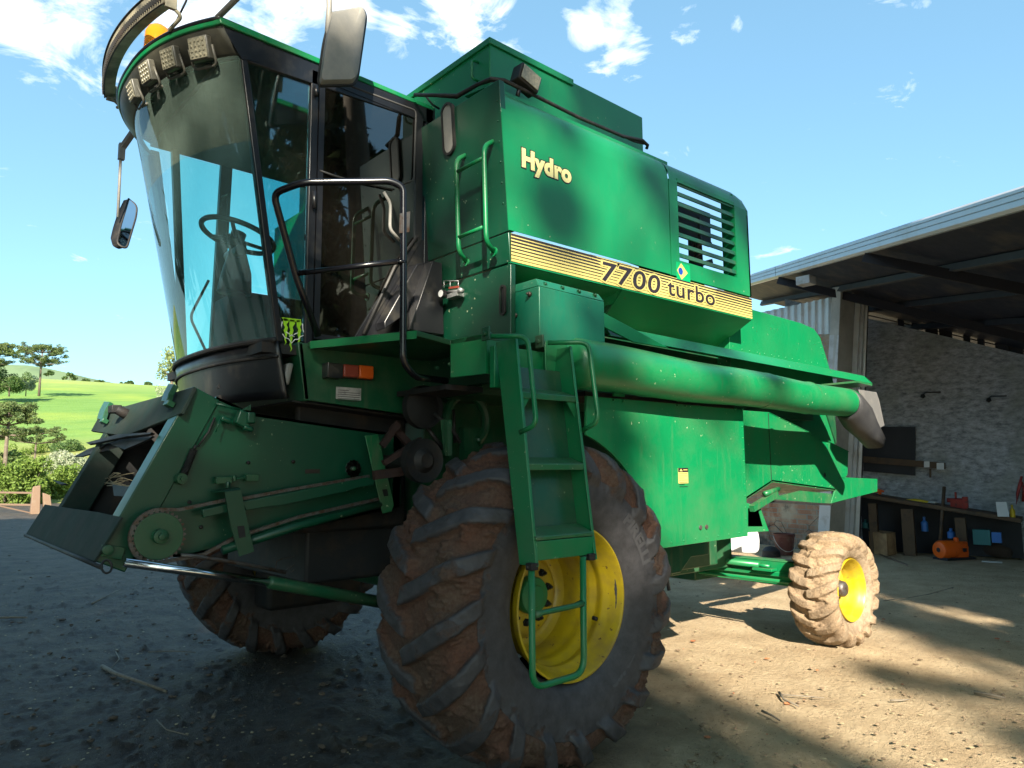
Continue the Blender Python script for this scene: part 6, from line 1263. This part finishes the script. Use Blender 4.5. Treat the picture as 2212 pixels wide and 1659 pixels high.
# ---- things in the shed ----
MT['board']=pm('dark blue-black board',(.016,.018,.026),.6); MT['bench']=pm('oily bench timber',(.10,.062,.035),.7,col2=(.04,.03,.025,1),ns=5,bs=.3); MT['red_tool']=pm('red enamel',(.33,.025,.02),.4,col2=(.05,.02,.02,1),ns=14); MT['orange_paint']=pm('orange enamel',(.86,.13,.01),.38,col2=(.45,.08,.02,1),ns=9,thr=(.55,.8)); MT['tool_yellow']=pm('yellow tool plastic',(.70,.50,.02),.4); MT['teal_box']=pm('teal plastic',(.03,.18,.19),.45); MT['blue']=pm('blue plastic',(.04,.18,.55),.35); MT['paper']=pm('paper sheet',(.72,.74,.76),.7); MT['bucket']=pm('maroon plastic bucket',(.12,.035,.03),.55,col2=(.18,.11,.09,1),ns=6); MT['white_paint']=pm('glossy white panel',(.74,.75,.78),.25,col2=(.6,.6,.6,1),ns=4,rv=.05); MT['plank']=pm('raw crate boards',(.50,.33,.18),.75,col2=(.33,.20,.11,1),ns=5,thr=(.4,.6),bs=.3); MT['log']=pm('dark log bark',(.07,.05,.04),.9,bs=.5); MT['rag']=pm('pale rag',(.5,.5,.48),.9)
def T1(b,name,mat,label,cat,group=None,bev=0,smooth=False): return tag(b.build(name,mat,None,bev=bev,smooth=smooth),label,cat,group)
def z7(x,y,off=0): p=q(7,x,y); return iw(p[0],p[1],off)
b=MB(); b.plate([z7(945,368,.06),z7(1356,370,.06),z7(1356,755,.06),z7(945,720,.06)],nin*.03); T1(b,'wall_board','board','large dark board hung on the shed wall','board')
b=MB(); b.plate([z7(925,600,.12),z7(1420,640,.12),z7(1592,655,.12),z7(1592,705,.12),z7(1420,690,.12),z7(925,650,.12)],nin*.04); b.plate([z7(1465,700,.12),z7(1480,700,.12),z7(1480,770,.12),z7(1465,770,.12)],nin*.03); T1(b,'tool_rail','bench','timber tool rail running across the dark board','rail')
for i,(x0_,x1_,y0_,y1_) in enumerate(((1422,1466,642,690),(1522,1580,655,708))):
    b=MB(); b.plate([z7(x0_,y0_,.17),z7(x1_,y0_,.17),z7(x1_,y1_,.17),z7(x0_,y1_,.17)],nin*.004); T1(b,'paper_note','paper',['left white paper pinned to the tool rail','right white paper at the end of the tool rail'][i],'paper','papers on the tool rail')
# bench
wb=empty('workbench',z7(1500,1200,.4),'long dark timber workbench along the shed wall','workbench')
def bz(x,y,o): p=q(7,x,y); return iw(p[0],p[1],o)
a_=bz(900,900,.75); c_=bz(2190,1130,.75); zb=.5*(a_.z+c_.z)
a_=bz(920,925,.75); c_=bz(2190,1130,.75)
b=MB(); b.plate([Vector((a_.x,a_.y,.93)),Vector((c_.x,c_.y,.60)),Vector((c_.x,c_.y,.60))-nin*.7,Vector((a_.x,a_.y,.93))-nin*.7],(0,0,.07)) if False else b.plate([a_,c_,c_-nin*.7,a_-nin*.7],(0,0,.07)); b.build('bench_top','bench',wb,bev=.006)
b=MB(); p_,r_2=bz(920,925,.12),bz(2190,1130,.12); b.plate([Vector((p_.x,p_.y,0)),Vector((r_2.x,r_2.y,0)),r_2,p_],nin*.02); b.build('under_bench_dark_panel','board',wb)  # added panel, its dark colour standing in for the gloom under the bench
S7=.27344/1580*13.3
for x_,w_ in((1285,85),(1705,70),(1010,60)):
    t_=bz(x_,960+(x_-920)*.165,.72); b=MB(); hw=w_*S7*.5; b.hexa([Vector((t_.x,t_.y,0))-wd*hw,Vector((t_.x,t_.y,0))+wd*hw,Vector((t_.x,t_.y,0))+wd*hw-nin*.12,Vector((t_.x,t_.y,0))-wd*hw-nin*.12],[t_-wd*hw,t_+wd*hw,t_+wd*hw-nin*.12,t_-wd*hw-nin*.12]); b.build('leg','bench',wb,bev=.006)
def on(x,y,o=.5): return bz(x,y,o)
S7=.27344/1580*13.3
def blobj(x,y,wz,hz,name,mat,label,cat,o=.45,build=None,depth=.2,group=None):
    """a thing about wz x hz zoom-pixels, foot at (x,y)"""
    c=on(x,y,o); w_=wz*S7; h_=hz*S7; b=MB(); build(b,c,w_,h_); return T1(b,name,mat,label,cat,group,bev=.004)
def drill(b,c,w,h): b.tube([c+wd*-w*.5+Vector((0,0,h*.5)),c+Vector((0,0,h*.55)),c+wd*w*.5+Vector((0,0,h*.45))],[h*.22,h*.4,h*.15],10); b.obox(c+wd*w*.15+Vector((0,0,h*.2)),wd*h*.25,nin*h*.2,Vector((0,0,h*.3)))
blobj(1355,985,200,50,'power_drill','tool_yellow','yellow power tool lying on the workbench','power tool',build=drill)
blobj(1490,985,70,35,'grinder','galv','small bare-metal grinder beside the yellow tool','grinder',build=drill)
def vise(b,c,w,h): b.obox(c+Vector((0,0,h*.35)),wd*w*.35,nin*w*.15,Vector((0,0,h*.3))); b.obox(c+wd*w*.3+Vector((0,0,h*.5)),wd*w*.12,nin*w*.2,Vector((0,0,h*.3))); b.cyl(c+wd*-w*.5+Vector((0,0,h*.6)),c+wd*w*.4+Vector((0,0,h*.6)),h*.12,10); b.cyl(c+wd*-w*.1+Vector((0,0,h*.6)),c+wd*-w*.1+Vector((0,0,h*1.05)),h*.06,8)
blobj(1700,1040,150,140,'bench_vise','red_tool','dark red bench vise on the workbench','vise',build=vise)
blobj(1060,900,90,45,'motor_housing','orange_paint','orange motor housing at the left end of the bench','motor',build=drill)
def sheet_(b,c,w,h): b.plate([c-wd*w*.45,c+wd*w*.5,c+wd*w*.35+Vector((0,0,h)),c-wd*w*.5+Vector((0,0,h))],nin*.01)
blobj(2048,1080,75,105,'leaning_sheet','paper','white sheet standing at the right end of the bench','sheet',o=.78,build=sheet_)
def bottle(b,c,w,h): b.lathe([(0,0),(0,w*.5),(h*.6,w*.5),(h*.75,w*.2),(h,w*.2),(h,0)],c,axis=(0,0,1),n=14)
blobj(2125,1092,34,95,'oil_bottle','tool_yellow','slim yellow bottle on the right end of the bench','bottle',o=.7,build=bottle)
blobj(965,1170,50,70,'glass_bottle','teal_box','small greenish bottle under the left end of the bench','bottle',o=.5,build=bottle)
blobj(1430,1195,50,110,'oil_jug','blue','pale blue jug with a yellow label under the bench','jug',o=.5,build=bottle)
def boxy(b,c,w,h): b.obox(c+Vector((0,0,h*.5)),wd*w*.5,nin*w*.35,Vector((0,0,h*.5)))
blobj(1885,1300,110,110,'tool_case','teal_box','teal tool case on the floor under the bench','case',o=.55,build=boxy)
blobj(2000,1285,60,75,'blue_can','blue','bright blue can under the right end of the bench','can',o=.6,build=boxy)
blobj(1640,1250,55,75,'blue_jar','blue','round blue jar behind the orange pump','jar',o=.5,build=bottle)
b=MB(); b.tube([z7(1550,1270,.95),z7(1582,845,.55)],.028,10); T1(b,'leaning_pole','bench','wooden pole leaning against the workbench','pole')
b=MB(); b.tube([z7(x,y,.05) for x,y in((2195,760),(2175,830),(2160,900),(2150,980),(2165,900),(2195,800),(2212,850),(2205,960))],.02,8); T1(b,'hanging_hose','red_tool','red-brown hose hanging on the wall right of the bench','hose')
for i,(x,y) in enumerate(((1412,98),(1932,128))):
    b=MB(); b.tube([z7(x,y+20,.08),z7(x+20,y,.15),z7(x+140,y-2,.3)],.012,6); b.lathe([(0,.0),(0,.03),(.05,.045),(.08,0)],z7(x,y+15,.1),axis=(0,0,-1),n=10); T1(b,'wall_lamp_bracket','rubber',['left thin lamp bracket high on the shed wall','right thin lamp bracket high on the shed wall'][i],'bracket','brackets on the shed wall')
# crate
def z7g(x,y): return at(q(7,x,y),z=0)
cr=z7g(1090,1383); crate=empty('wooden_crate',cr,'raw wooden crate behind the rear wheel','crate')
ca=z7g(1000,1368); cbp=z7g(1135,1390); cc=z7g(1208,1375); Hc=1.0*(170*S7)
def V3(p,z): return Vector((p.x,p.y,z))
for i in range(4):
    t0,t1=i/4,(i+1)/4-.012; p0=ca.lerp(cbp,t0); p1=ca.lerp(cbp,t1); b=MB(); b.plate([V3(p0,0),V3(p1,0),V3(p1,Hc),V3(p0,Hc)],(.02,.02,0)); b.build('board','plank',crate,bev=.003)
for i in range(2):
    t0,t1=i/2,(i+1)/2-.02; p0=cbp.lerp(cc,t0); p1=cbp.lerp(cc,t1); b=MB(); b.plate([V3(p0,0),V3(p1,0),V3(p1,Hc),V3(p0,Hc)],(.02,.03,0)); b.build('board','plank',crate,bev=.003)
b=MB(); far=ca+(cc-cbp); b.plate([V3(ca,Hc),V3(cbp,Hc),V3(cc,Hc),V3(far,Hc)],(0,0,-.02)); b.build('lid','plank',crate,bev=.003)
# orange pump
pc=z7g(1605,1418); pm_=empty('orange_pump',pc,'bright orange engine pump standing on the shed floor','pump')
b=MB(); ax_=(-wd*.75+nin).normalized(); rr_=68*S7; c=pc+Vector((0,0,rr_*1.05)); b.lathe([(-.14,0),(-.14,rr_*.8),(-.11,rr_),(.12,rr_),(.16,rr_*.85),(.17,rr_*.5),(.17,0)],c,axis=ax_,n=28); b.build('pump_casing','orange_paint',pm_,smooth=True,sharp=40)
b=MB(); b.lathe([(.172,rr_*.25),(.18,rr_*.18),(.18,0)],c,axis=ax_,n=16); b.build('starter_cap','board',pm_)
b=MB(); c2=c-ax_*.22+Vector((0,0,-.02)); b.obox(c2,ax_*.14,ax_.cross(Vector((0,0,1)))*.11,Vector((0,0,.15))); b.cyl(c2+Vector((0,0,.12)),c2+Vector((0,0,.22)),.04,10); b.obox(c2-ax_*.08,ax_*.08,ax_.cross(Vector((0,0,1)))*.10,Vector((0,0,.08))); b.build('engine_block','orange_paint',pm_,bev=.02)
b=MB(); b.obox(c2+ax_.cross(Vector((0,0,1)))*-.16+Vector((0,0,.02)),ax_*.03,ax_.cross(Vector((0,0,1)))*.01,Vector((0,0,.03))); b.obox(c+Vector((0,0,rr_)),ax_*.1,ax_.cross(Vector((0,0,1)))*.02,Vector((0,0,.02))); b.obox(pc+Vector((0,0,.02))-ax_*.15,ax_*.3,ax_.cross(Vector((0,0,1)))*.15,Vector((0,0,.02))); b.build('base_frame','board',pm_)
# logs and rag
b=MB(); a_=z7g(1830,1375); c_=z7g(2090,1415); b.tube([a_+Vector((0,0,.11)),(a_+c_)/2+Vector((0,0,.13)),c_+Vector((0,0,.10))],[.11,.13,.09],12); T1(b,'dark_log','log','dark log on the shed floor right of the orange pump','log')
b=MB(); g_=random.Random(4); a_=z7g(1790,1365); 
for i in range(7): b.lathe([(-.05,0),(-.03,.06),(.02,.07),(.05,0)],a_+Vector((g_.uniform(-.12,.12),g_.uniform(-.1,.1),.06+.02*i)),axis=(g_.random(),g_.random(),g_.random()),n=9)
T1(b,'crumpled_rag','rag','crumpled pale rag lying on the dark log end','rag')
b=MB(); a_=z7g(1960,1442); b.obox(a_+Vector((0,0,.01)),wd*.14,nin*.04,Vector((0,0,.01))); T1(b,'pale_offcut','rag','flat pale offcut on the shed floor in front of the log','offcut')
# floor step: thin sill plank along the shed front
b=MB(); a_=z7g(1000,1350); c_=z7g(1870,1585); b.plate([a_,z7g(1300,1478),z7g(1290,1462),a_+Vector((.1,.1,0))],(0,0,.02)); T1(b,'floor_plank','wood','grey plank lying in the dirt behind the rear wheel','plank')
# bucket
bf=z7g(322,1378); bk=empty('bucket',bf,'maroon plastic bucket with wire handle by the brick wall','bucket'); hb=170*S7*.95; rb=62*S7; rt2=82*S7
b=MB(); b.lathe([(0,0),(0,rb),(hb*.86,rt2*.95),(hb*.87,rt2*1.03),(hb*.92,rt2*1.03),(hb*.93,rt2*.97),(hb,rt2),(hb,rt2*.95),(hb*.5,rb*1.1),(.02,rb*.9),(.02,0)],bf,axis=(0,0,1),n=36); b.build('pail','bucket',bk,smooth=True,sharp=40)
b=MB(); vr=Vector((r3[0],r3[1],0)).normalized(); vf=Vector((-f2[0],-f2[1],0)).normalized(); b.tube([bf+vr*(math.cos(t_)*rt2*1.05)+vf*(rt2*.9*math.sin(t_)+.02)+Vector((0,0,hb*.9-math.sin(t_)*hb*.72)) for t_ in [math.pi*i/20 for i in range(21)]],.006,6); b.build('handle','galv',bk)
b=MB(); c=z7g(215,1392); b.lathe([(0,.16),(.10,.15),(.16,.09),(.18,0)],c,axis=(0,0,1),n=24); T1(b,'upturned_basin','dark','dark upturned basin left of the bucket','basin',smooth=True)
g_=random.Random(9); c=z7g(520,1330); b=MB()
for i in range(9): b.lathe([(-.1,0),(-.05,.1),(.05,.12),(.1,0)],c+Vector((g_.uniform(-.16,.16),g_.uniform(-.1,.1),.06+.045*i)),axis=(g_.random(),g_.random(),g_.random()),n=7)
MT['bag']=pm('blue-white plastic bag',(.32,.45,.62),.4); T1(b,'plastic_bag','bag','crumpled blue plastic bag between bucket and column','bag')
# white rounded tank behind the machine
w0=at(q(17,850,1285),d=10.6); b=MB(); 
bw=[at(q(17,x,y),d=10.4) for x,y in((700,1330),(860,1340),(1150,1372),(1235,1372),(1262,1345),(1266,1260),(1250,1190),(1225,1162),(1130,1150),(700,1150))]
b.plate(rnd(bw,.05,3),Vector((f2[0],f2[1],0))*.9); T1(b,'white_tank','white_paint','white rounded plastic tank showing behind the machine beside the bucket','tank',bev=.03)
# ---- sticks and clods on the dirt ----
MT['stick']=pm('dry stick bark',(.20,.17,.13),.85,col2=(.10,.08,.06,1),ns=20); MT['clod']=pm('soil clods',(.11,.085,.065),.95,col2=(.05,.04,.035,1),ns=30,bs=.5); MT['crumb']=pm('dry dirt crumbs',(.24,.17,.105),.9,col2=(.13,.09,.06,1),ns=30); MT['chip']=pm('brick chips',(.50,.17,.07),.8,col2=(.3,.12,.06,1),ns=30)
def gz(x,y): 
    dmin=0; return 0.012
def stick(k,pts,r,label,mat='stick',name='dry_stick'):
    P_=[V(k,x,y,z=.018) for x,y in pts]; n=len(P_); R_=[r*(1-.45*i/(n-1)) for i in range(n)]; b=MB(); b.tube(P_,R_,8); return T1(b,name,mat,label,'stick','dry sticks lying on the dirt')
stick(15,[(565,920),(640,960),(760,1000),(920,1058)],.017,'longest pale split stick in the foreground left of the big wheel')
stick(15,[(640,840),(660,880),(610,935)],.006,'thin kinked twig touching the longest pale stick')
stick(15,[(510,572),(600,525),(668,492)],.009,'short pale straight stick in front of the header frame')
stick(15,[(0,650),(70,648),(150,650)],.014,'grey stick at the left photo edge below the header frame')
stick(15,[(1180,1200),(1195,1165)],.012,'short pale chip of wood in the dark foreground','stick','wood_chip')
stick(15,[(865,1215),(920,1270),(1040,1300)],.005,'thin dark curved twig in the dark foreground')
stick(15,[(820,840),(950,835),(1080,842)],.005,'thin straight twig left of the far front wheel')
stick(16,[(935,1005),(960,1040),(1035,1075)],.010,'curved dark twig in the sunlit dirt, nearest the big wheel')
stick(16,[(845,1100),(900,1125),(938,1150)],.009,'short dark twig at the shade edge in the foreground')
stick(16,[(940,1015),(1050,1022),(1170,1032)],.005,'pale thin twig beside the curved dark twig')
stick(16,[(1480,525),(1600,512),(1720,490),(1845,455)],.006,'long thin twig on the dirt right of the rear wheel')
stick(16,[(1950,1002),(2030,1015),(2115,1032)],.012,'pale broken stick at the right in the dappled shade')
stick(16,[(1515,1045),(1570,1045),(1615,1040)],.006,'forked reddish twig in the right foreground')
def scatter(n,region,size,mat,name,label,seed,flat=.5):
    g=random.Random(seed); b=MB()
    for i in range(n):
        k=0
        while True:
            px=g.uniform(region[0],region[2]); py=region[1]+(region[3]-region[1])*g.random()**region[4]; p=at((px,py),z=0); k+=1
            if k>20 or not(p.x>-.9 and p.x<.9 and -.05<p.y<.7): break
        s=size*(.4+g.random()**2*1.3); m_=6; vs=[]; 
        ico=[(0,0,1),(.9,0,.3),(.28,.85,.3),(-.72,.53,.3),(-.72,-.53,.3),(.28,-.85,.3),(.6,.5,-.5),(-.3,.7,-.5),(-.8,0,-.5),(-.2,-.7,-.5),(.65,-.4,-.5)]
        a=g.random()*6.28; sx_=g.uniform(.7,1.6)
        vs=[(p.x+s*(math.cos(a)*x*sx_-math.sin(a)*y)*g.uniform(.75,1.2),p.y+s*(math.sin(a)*x*sx_+math.cos(a)*y)*g.uniform(.75,1.2),s*flat*(z+.4)*g.uniform(.7,1.2)+.004) for x,y,z in ico]
        b.add(vs,[(0,1,2),(0,2,3),(0,3,4),(0,4,5),(0,5,1),(1,6,2),(2,6,7),(2,7,3),(3,7,8),(3,8,4),(4,8,9),(4,9,5),(5,9,10),(5,10,1),(1,10,6)],True)
    o=b.build(name,mat,sharp=60); o['kind']='stuff'; return o
tag(scatter(700,(-50,1140,820,1700,1.5),.018,'clod','soil_clods','',1),'dark soil clods strewn over the yard','clods')
tag(scatter(700,(1380,1230,2260,1700,1.3),.011,'crumb','dirt_crumbs','',2,.4),'small dirt crumbs strewn over the pale dirt by the shed','crumbs')
tag(scatter(650,(-50,1140,820,1690,1.3),.008,'straw','pale_chips','',14,.25),'tiny pale chips strewn over the damp dirt','chips')
tag(scatter(18,(1380,1330,2240,1680,1.2),.015,'chip','brick_chips','',3,.35),'orange-red brick chips scattered on the sunlit dirt','chips')
tag(scatter(160,(-50,1140,820,1690,1.3),.013,'clod','wood_chips','',4,.18),'pale wood chips scattered over the damp dirt','chips')
tag(scatter(500,(1380,1230,2260,1690,1.3),.010,'straw','straw_bits','',5,.2),'pale straw bits on the sunlit dirt','straw')

# ---------------- tall eucalyptus trees behind the photographer: they shade and are mirrored in the glass ----------------
sd_=np.array(sun_dir); ea=np.array([math.cos(SUN_AZ),-math.sin(SUN_AZ),0]); eb=np.cross(ea,sd_); eb=eb if eb[2]>0 else -eb
Sh=[];Li=[]
def S(k,pts,**kw):
    for x,y in pts: Sh.append(np.array(V(k,x,y,**kw)))
def Lt(k,pts,**kw):
    for x,y in pts: Li.append(np.array(V(k,x,y,**kw)))
S(0,[(40,1130),(200,1180),(100,1250),(300,1300),(450,1450),(200,1500),(600,1550),(100,1640),(800,1600),(1100,1655),(400,1640)],z=0)
S(16,[(200,900),(450,1050),(700,1120),(950,1200),(1200,1330),(1400,1398),(800,1350),(400,1250)],z=0)
S(16,[(1560,560),(1750,620),(1950,690),(2150,760),(1650,660),(1900,780),(2100,880)],z=0)
S(16,[(1850,1000),(2000,1080),(2200,1130),(2200,1040),(1700,930),(2200,1230)],z=0)
Lt(16,[(450,720),(600,850),(900,850),(700,960),(1000,1000),(1200,900),(1300,1050),(1500,1150),(1700,1250),(1950,1300),(2150,1350),(1500,800),(1700,820),(1600,1060),(1500,1300),(1950,560),(2150,620),(1750,480),(1950,880),(600,700),(750,640)],z=0)
Lt(16,[(1550,1380),(1800,1390)],z=0)
# machine
Lt(18,[(800,1300),(950,1400),(640,1300),(600,850),(420,1050),(880,1000),(1000,900),(1080,1150)],y=1.7); Lt(18,[(150,900),(350,500),(600,200)],y=1.9)
S(18,[(1250,560),(1500,700),(1350,950),(1300,1300),(1500,1500)],y=1.25)
S(0,[(420,400),(500,500),(560,650),(450,700),(400,600),(480,330),(640,300),(600,400),(640,600)],y=1.1)
S(0,[(780,300),(780,450),(760,600),(850,650),(860,350)],y=1.1)
Lt(0,[(745,100),(270,480)],y=.9)
Lt(0,[(690,440),(690,500)],y=1.0); Lt(0,[(850,620)],y=1.0)
S(0,[(980,300),(1000,450),(1030,600),(1020,700),(1060,200),(960,600)],x=-.25); Lt(0,[(1060,350)],x=-.26)
S(4,[(700,600),(750,1100),(900,1250),(950,700),(1050,800),(1000,1250),(1550,1000),(1650,1200),(1500,700)],y=.3)
Lt(4,[(1150,1050),(1280,850),(1350,1050),(1400,1250),(1400,1450),(1250,1250),(1800,1550),(1330,1000),(850,850),(700,1350),(1000,1450)],y=.3); S(4,[(1900,1000),(1900,1400),(2050,1300),(1550,1250)],y=.3)
Lt(5,[(1250,550),(1400,600),(1500,700),(1400,720),(700,250),(900,330),(1120,400)],y=.4); S(5,[(620,600),(1000,680),(1150,740)],y=.28)
Lt(5,[(560,800),(600,860),(900,860),(1100,950),(1400,900),(1700,960),(1850,980)],y=.0); S(5,[(1300,900),(820,700)],y=.0)
Lt(17,[(500,250),(650,400),(450,500),(600,700),(700,900),(550,1100),(800,1200),(950,250),(1050,500),(1100,1000),(350,1280)],y=.45); S(17,[(200,400),(300,700),(880,500),(900,750),(980,900),(260,250)],y=.45)
Lt(7,[(300,650),(500,700),(400,820),(900,850),(1000,820),(600,1300),(800,1500),(950,1400),(500,1500)],y=.4)
S(3,[(300,200),(400,700),(900,450),(1100,700),(1400,650),(1300,1000),(1500,1400),(1150,1300)],y=.1)
S(14,[(800,400),(1000,500),(1200,700),(900,650),(700,700),(600,900),(700,1100),(1200,950)],y=.15); S(3,[(1250,380),(1300,900),(1600,400),(1700,700),(1450,1100),(1200,700),(1150,400),(1600,1000)],y=-.08); S(8,[(1000,200),(1200,300),(1350,300),(1000,500),(1200,550),(1350,700),(1100,900),(1300,1000),(1200,1250)],y=-.2)
S(8,[(400,500),(600,700),(500,1100),(900,1300),(1300,1350),(1500,900),(1150,900),(1600,500),(1650,800)],y=0.)
S(2,[(400,600),(800,500),(1200,600),(300,1200),(800,1300),(1500,800),(2000,1000),(1700,300),(2000,200),(1500,1300)],y=1.3)
Lt(7,[(1300,1430),(1500,1480),(1700,1550)],z=0); 
PA=np.array([[p@ea,p@eb] for p in Sh]); PL=np.array([[p@ea,p@eb] for p in Li])
allp=np.vstack([PA,PL]); amin,bmin=allp.min(0)-[3.0,1.0]; amax,bmax=allp.max(0)+[1.0,1.0]
g=np.random.default_rng(5); cl_c=[];cl_r=[]
step=.27
aa=np.arange(amin,amax,step); bb=np.arange(bmin,bmax,step)
for a in aa:
    for b_ in bb:
        qa=np.array([a+g.uniform(-.1,.1),b_+g.uniform(-.1,.1)])
        ds=np.sort(np.linalg.norm(PA-qa,axis=1))[0]; dl=np.sort(np.linalg.norm(PL-qa,axis=1))[0]
        far=min(ds,dl)
        if far>2.2 and not(a<PA[:,0].min()+1): continue
        if ds*1.12<dl:
            T=34+g.uniform(-4,4); cl_c.append(ea*qa[0]+eb*qa[1]-sd_*T); cl_r.append(.15+.05*g.random())
            if dl>.75: cl_c.append(ea*(qa[0]+g.uniform(-.2,.2))+eb*(qa[1]+g.uniform(-.2,.2))-sd_*(T+5)); cl_r.append(.34)
cl_c=np.array(cl_c); cl_r=np.array(cl_r); print('shade clumps',len(cl_c),'a',amin,amax,'b',bmin,bmax)
edges=[-1e9,np.percentile(cl_c@ea,33),np.percentile(cl_c@ea,66),1e9]
for k in range(3):
    msk=((cl_c@ea)>=edges[k])&((cl_c@ea)<edges[k+1]); cc_=cl_c[msk]; m_=cc_.mean(0); base=Vector((m_[0],m_[1],0))
    t_=empty('eucalyptus_tree',base,['tall eucalyptus shading the machine front, left of three behind the photographer','tall eucalyptus shading the cab, middle of three behind the photographer','tall eucalyptus dappling the shed side, right of three behind the photographer'][k],'tree','eucalyptus row behind the photographer')
    b=MB(); b.tube([base,base+Vector((.2,.1,m_[2]*.6)),Vector(m_)+Vector((0,0,3))],[.38,.28,.10],12)
    idx=np.random.default_rng(k).choice(len(cc_),min(16,len(cc_)),replace=False)
    for i_ in idx: s_=base+Vector((.1,.05,m_[2]*random.uniform(.4,.9))); b.tube([s_,s_.lerp(Vector(cc_[i_]),.5)+Vector((0,0,.3)),Vector(cc_[i_])],[.07,.04,.015],6)
    b.build('trunk','bark',t_); leaves(cc_,cl_r[msk],int(len(cc_)*48),.13,'euc',t_,asp=2.2,seed=k,shell=.0)
def mirror_tree(base,h,R_,label,seed,n=14000,ls=.13):
    g=random.Random(seed); t_=empty('eucalyptus_tree',base,label,'tree','eucalyptus row behind the photographer'); base=Vector(base); b=MB(); top=base+Vector((.3,.2,h)); b.tube([base,base+Vector((.2,.1,h*.5)),top],[.28,.2,.05],10); cs=[];rs=[]
    for i in range(26): 
        z=h*(.28+.7*g.random()); a=g.random()*6.28; r=R_*(.3+.7*g.random())*(1-.6*max(0,(z/h-.6))/.4); c=base+Vector((math.cos(a)*r,math.sin(a)*r,z)); cs.append(c); rs.append(R_*(.22+.16*g.random())); b.tube([base+Vector((.1,.05,z*.8)),c],[.06,.02],6)
    b.build('trunk','bark',t_); leaves(cs,rs,n,ls,'euc',t_,asp=3,hang=True,seed=seed,shell=.0)
mirror_tree((2.6,-9.6,0),13.5,2.6,'slim eucalyptus right of the photographer, mirrored in the cab door',61)
mirror_tree((0.2,-13.5,0),10,3.2,'broad eucalyptus further back, mirrored in the cab side window',62,12000)
shrub(30,1062,50,110,78,'mid green shrub between the near araucaria trunk and the gate','leaf',71)
shrub(104,1060,52,110,66,'olive shrub left of the blossoming shrub','leaf_dark',72)
shrub(170,1092,42,80,84,'low leafy shrub touching the machine header frame','leaf',73)
shrub(-12,1062,45,90,96,'dense shrub cut by the left photo edge','leaf_dark',74)
shrub(60,1040,56,130,58,'pale green thicket directly under the spreading araucaria crown','airy',75)
mirror_tree((6.5,-13.0,0),6.8,2.8,'low dense eucalyptus mirrored in the lower door glass',63,9000,.2)
mirror_tree((10.5,-13.5,0),6.0,2.8,'rounded eucalyptus far right behind the photographer',64,8000,.2)
g=random.Random(77)
for i,(ang,dist,h) in enumerate([(-58,12,11),(-66,11,11),(-74,12,13),(-83,11,13),(-92,12,13),(-102,11,12),(-112,12,11),(-124,12,12),(-136,12,12),(-149,14,9),(-160,17,3.6),(160,17,3.6),(150,15,7),(138,12,12),(124,12,12),(66,18,8)]):  # grove out of view, added to hold back fill light from the sky
    a=YAW+math.radians(ang); mirror_tree((CP[0]+math.sin(a)*dist,CP[1]+math.cos(a)*dist,0),h,min(3.0,h*.4),'unseen dark eucalyptus added around the photographer to cut sky light',100+i,5200,.24)
def canopy_blocker(base,top,cx_,cy_,rx,ry,z0,z1,n,nl,seed):  # unseen branches added overhead to block part of the sky's fill
    g=random.Random(seed); base=Vector(base); t_=empty('eucalyptus_tree',base,'unseen eucalyptus canopy added above the photographer to cut sky light','tree','added canopies overhead'); b=MB(); tp=Vector(top); b.tube([base,base.lerp(tp,.5)+Vector((.3,.2,0)),tp],[.4,.3,.16],12); cs=[];rs=[]
    for i in range(n):
        a=g.random()*6.28; r=g.random()**.5; c=Vector((cx_+math.cos(a)*r*rx,cy_+math.sin(a)*r*ry,g.uniform(z0,z1))); cs.append(c); rs.append(g.uniform(.7,1.2))
        if i%3==0: b.tube([tp,tp.lerp(c,.5)+Vector((0,0,.3)),c],[.10,.06,.02],6)
    b.build('trunk','bark',t_); leaves(cs,rs,nl,.26,'euc',t_,asp=2.4,seed=seed,shell=.0,flat=.6)
canopy_blocker((-9.5,-4.5,0),(-7.5,-4.5,9.5),-5.0,-4.3,4.4,2.8,10.8,12.6,50,8000,201)
canopy_blocker((4.2,-8.0,0),(3.2,-6.5,9.5),1.4,-5.0,4.6,2.8,10.8,12.8,50,8000,202)
canopy_blocker((-10.5,1.5,0),(-9.0,.5,9.0),-7.8,-.6,3.0,3.6,9.8,11.8,40,5600,203)
bpy.context.view_layer.update()
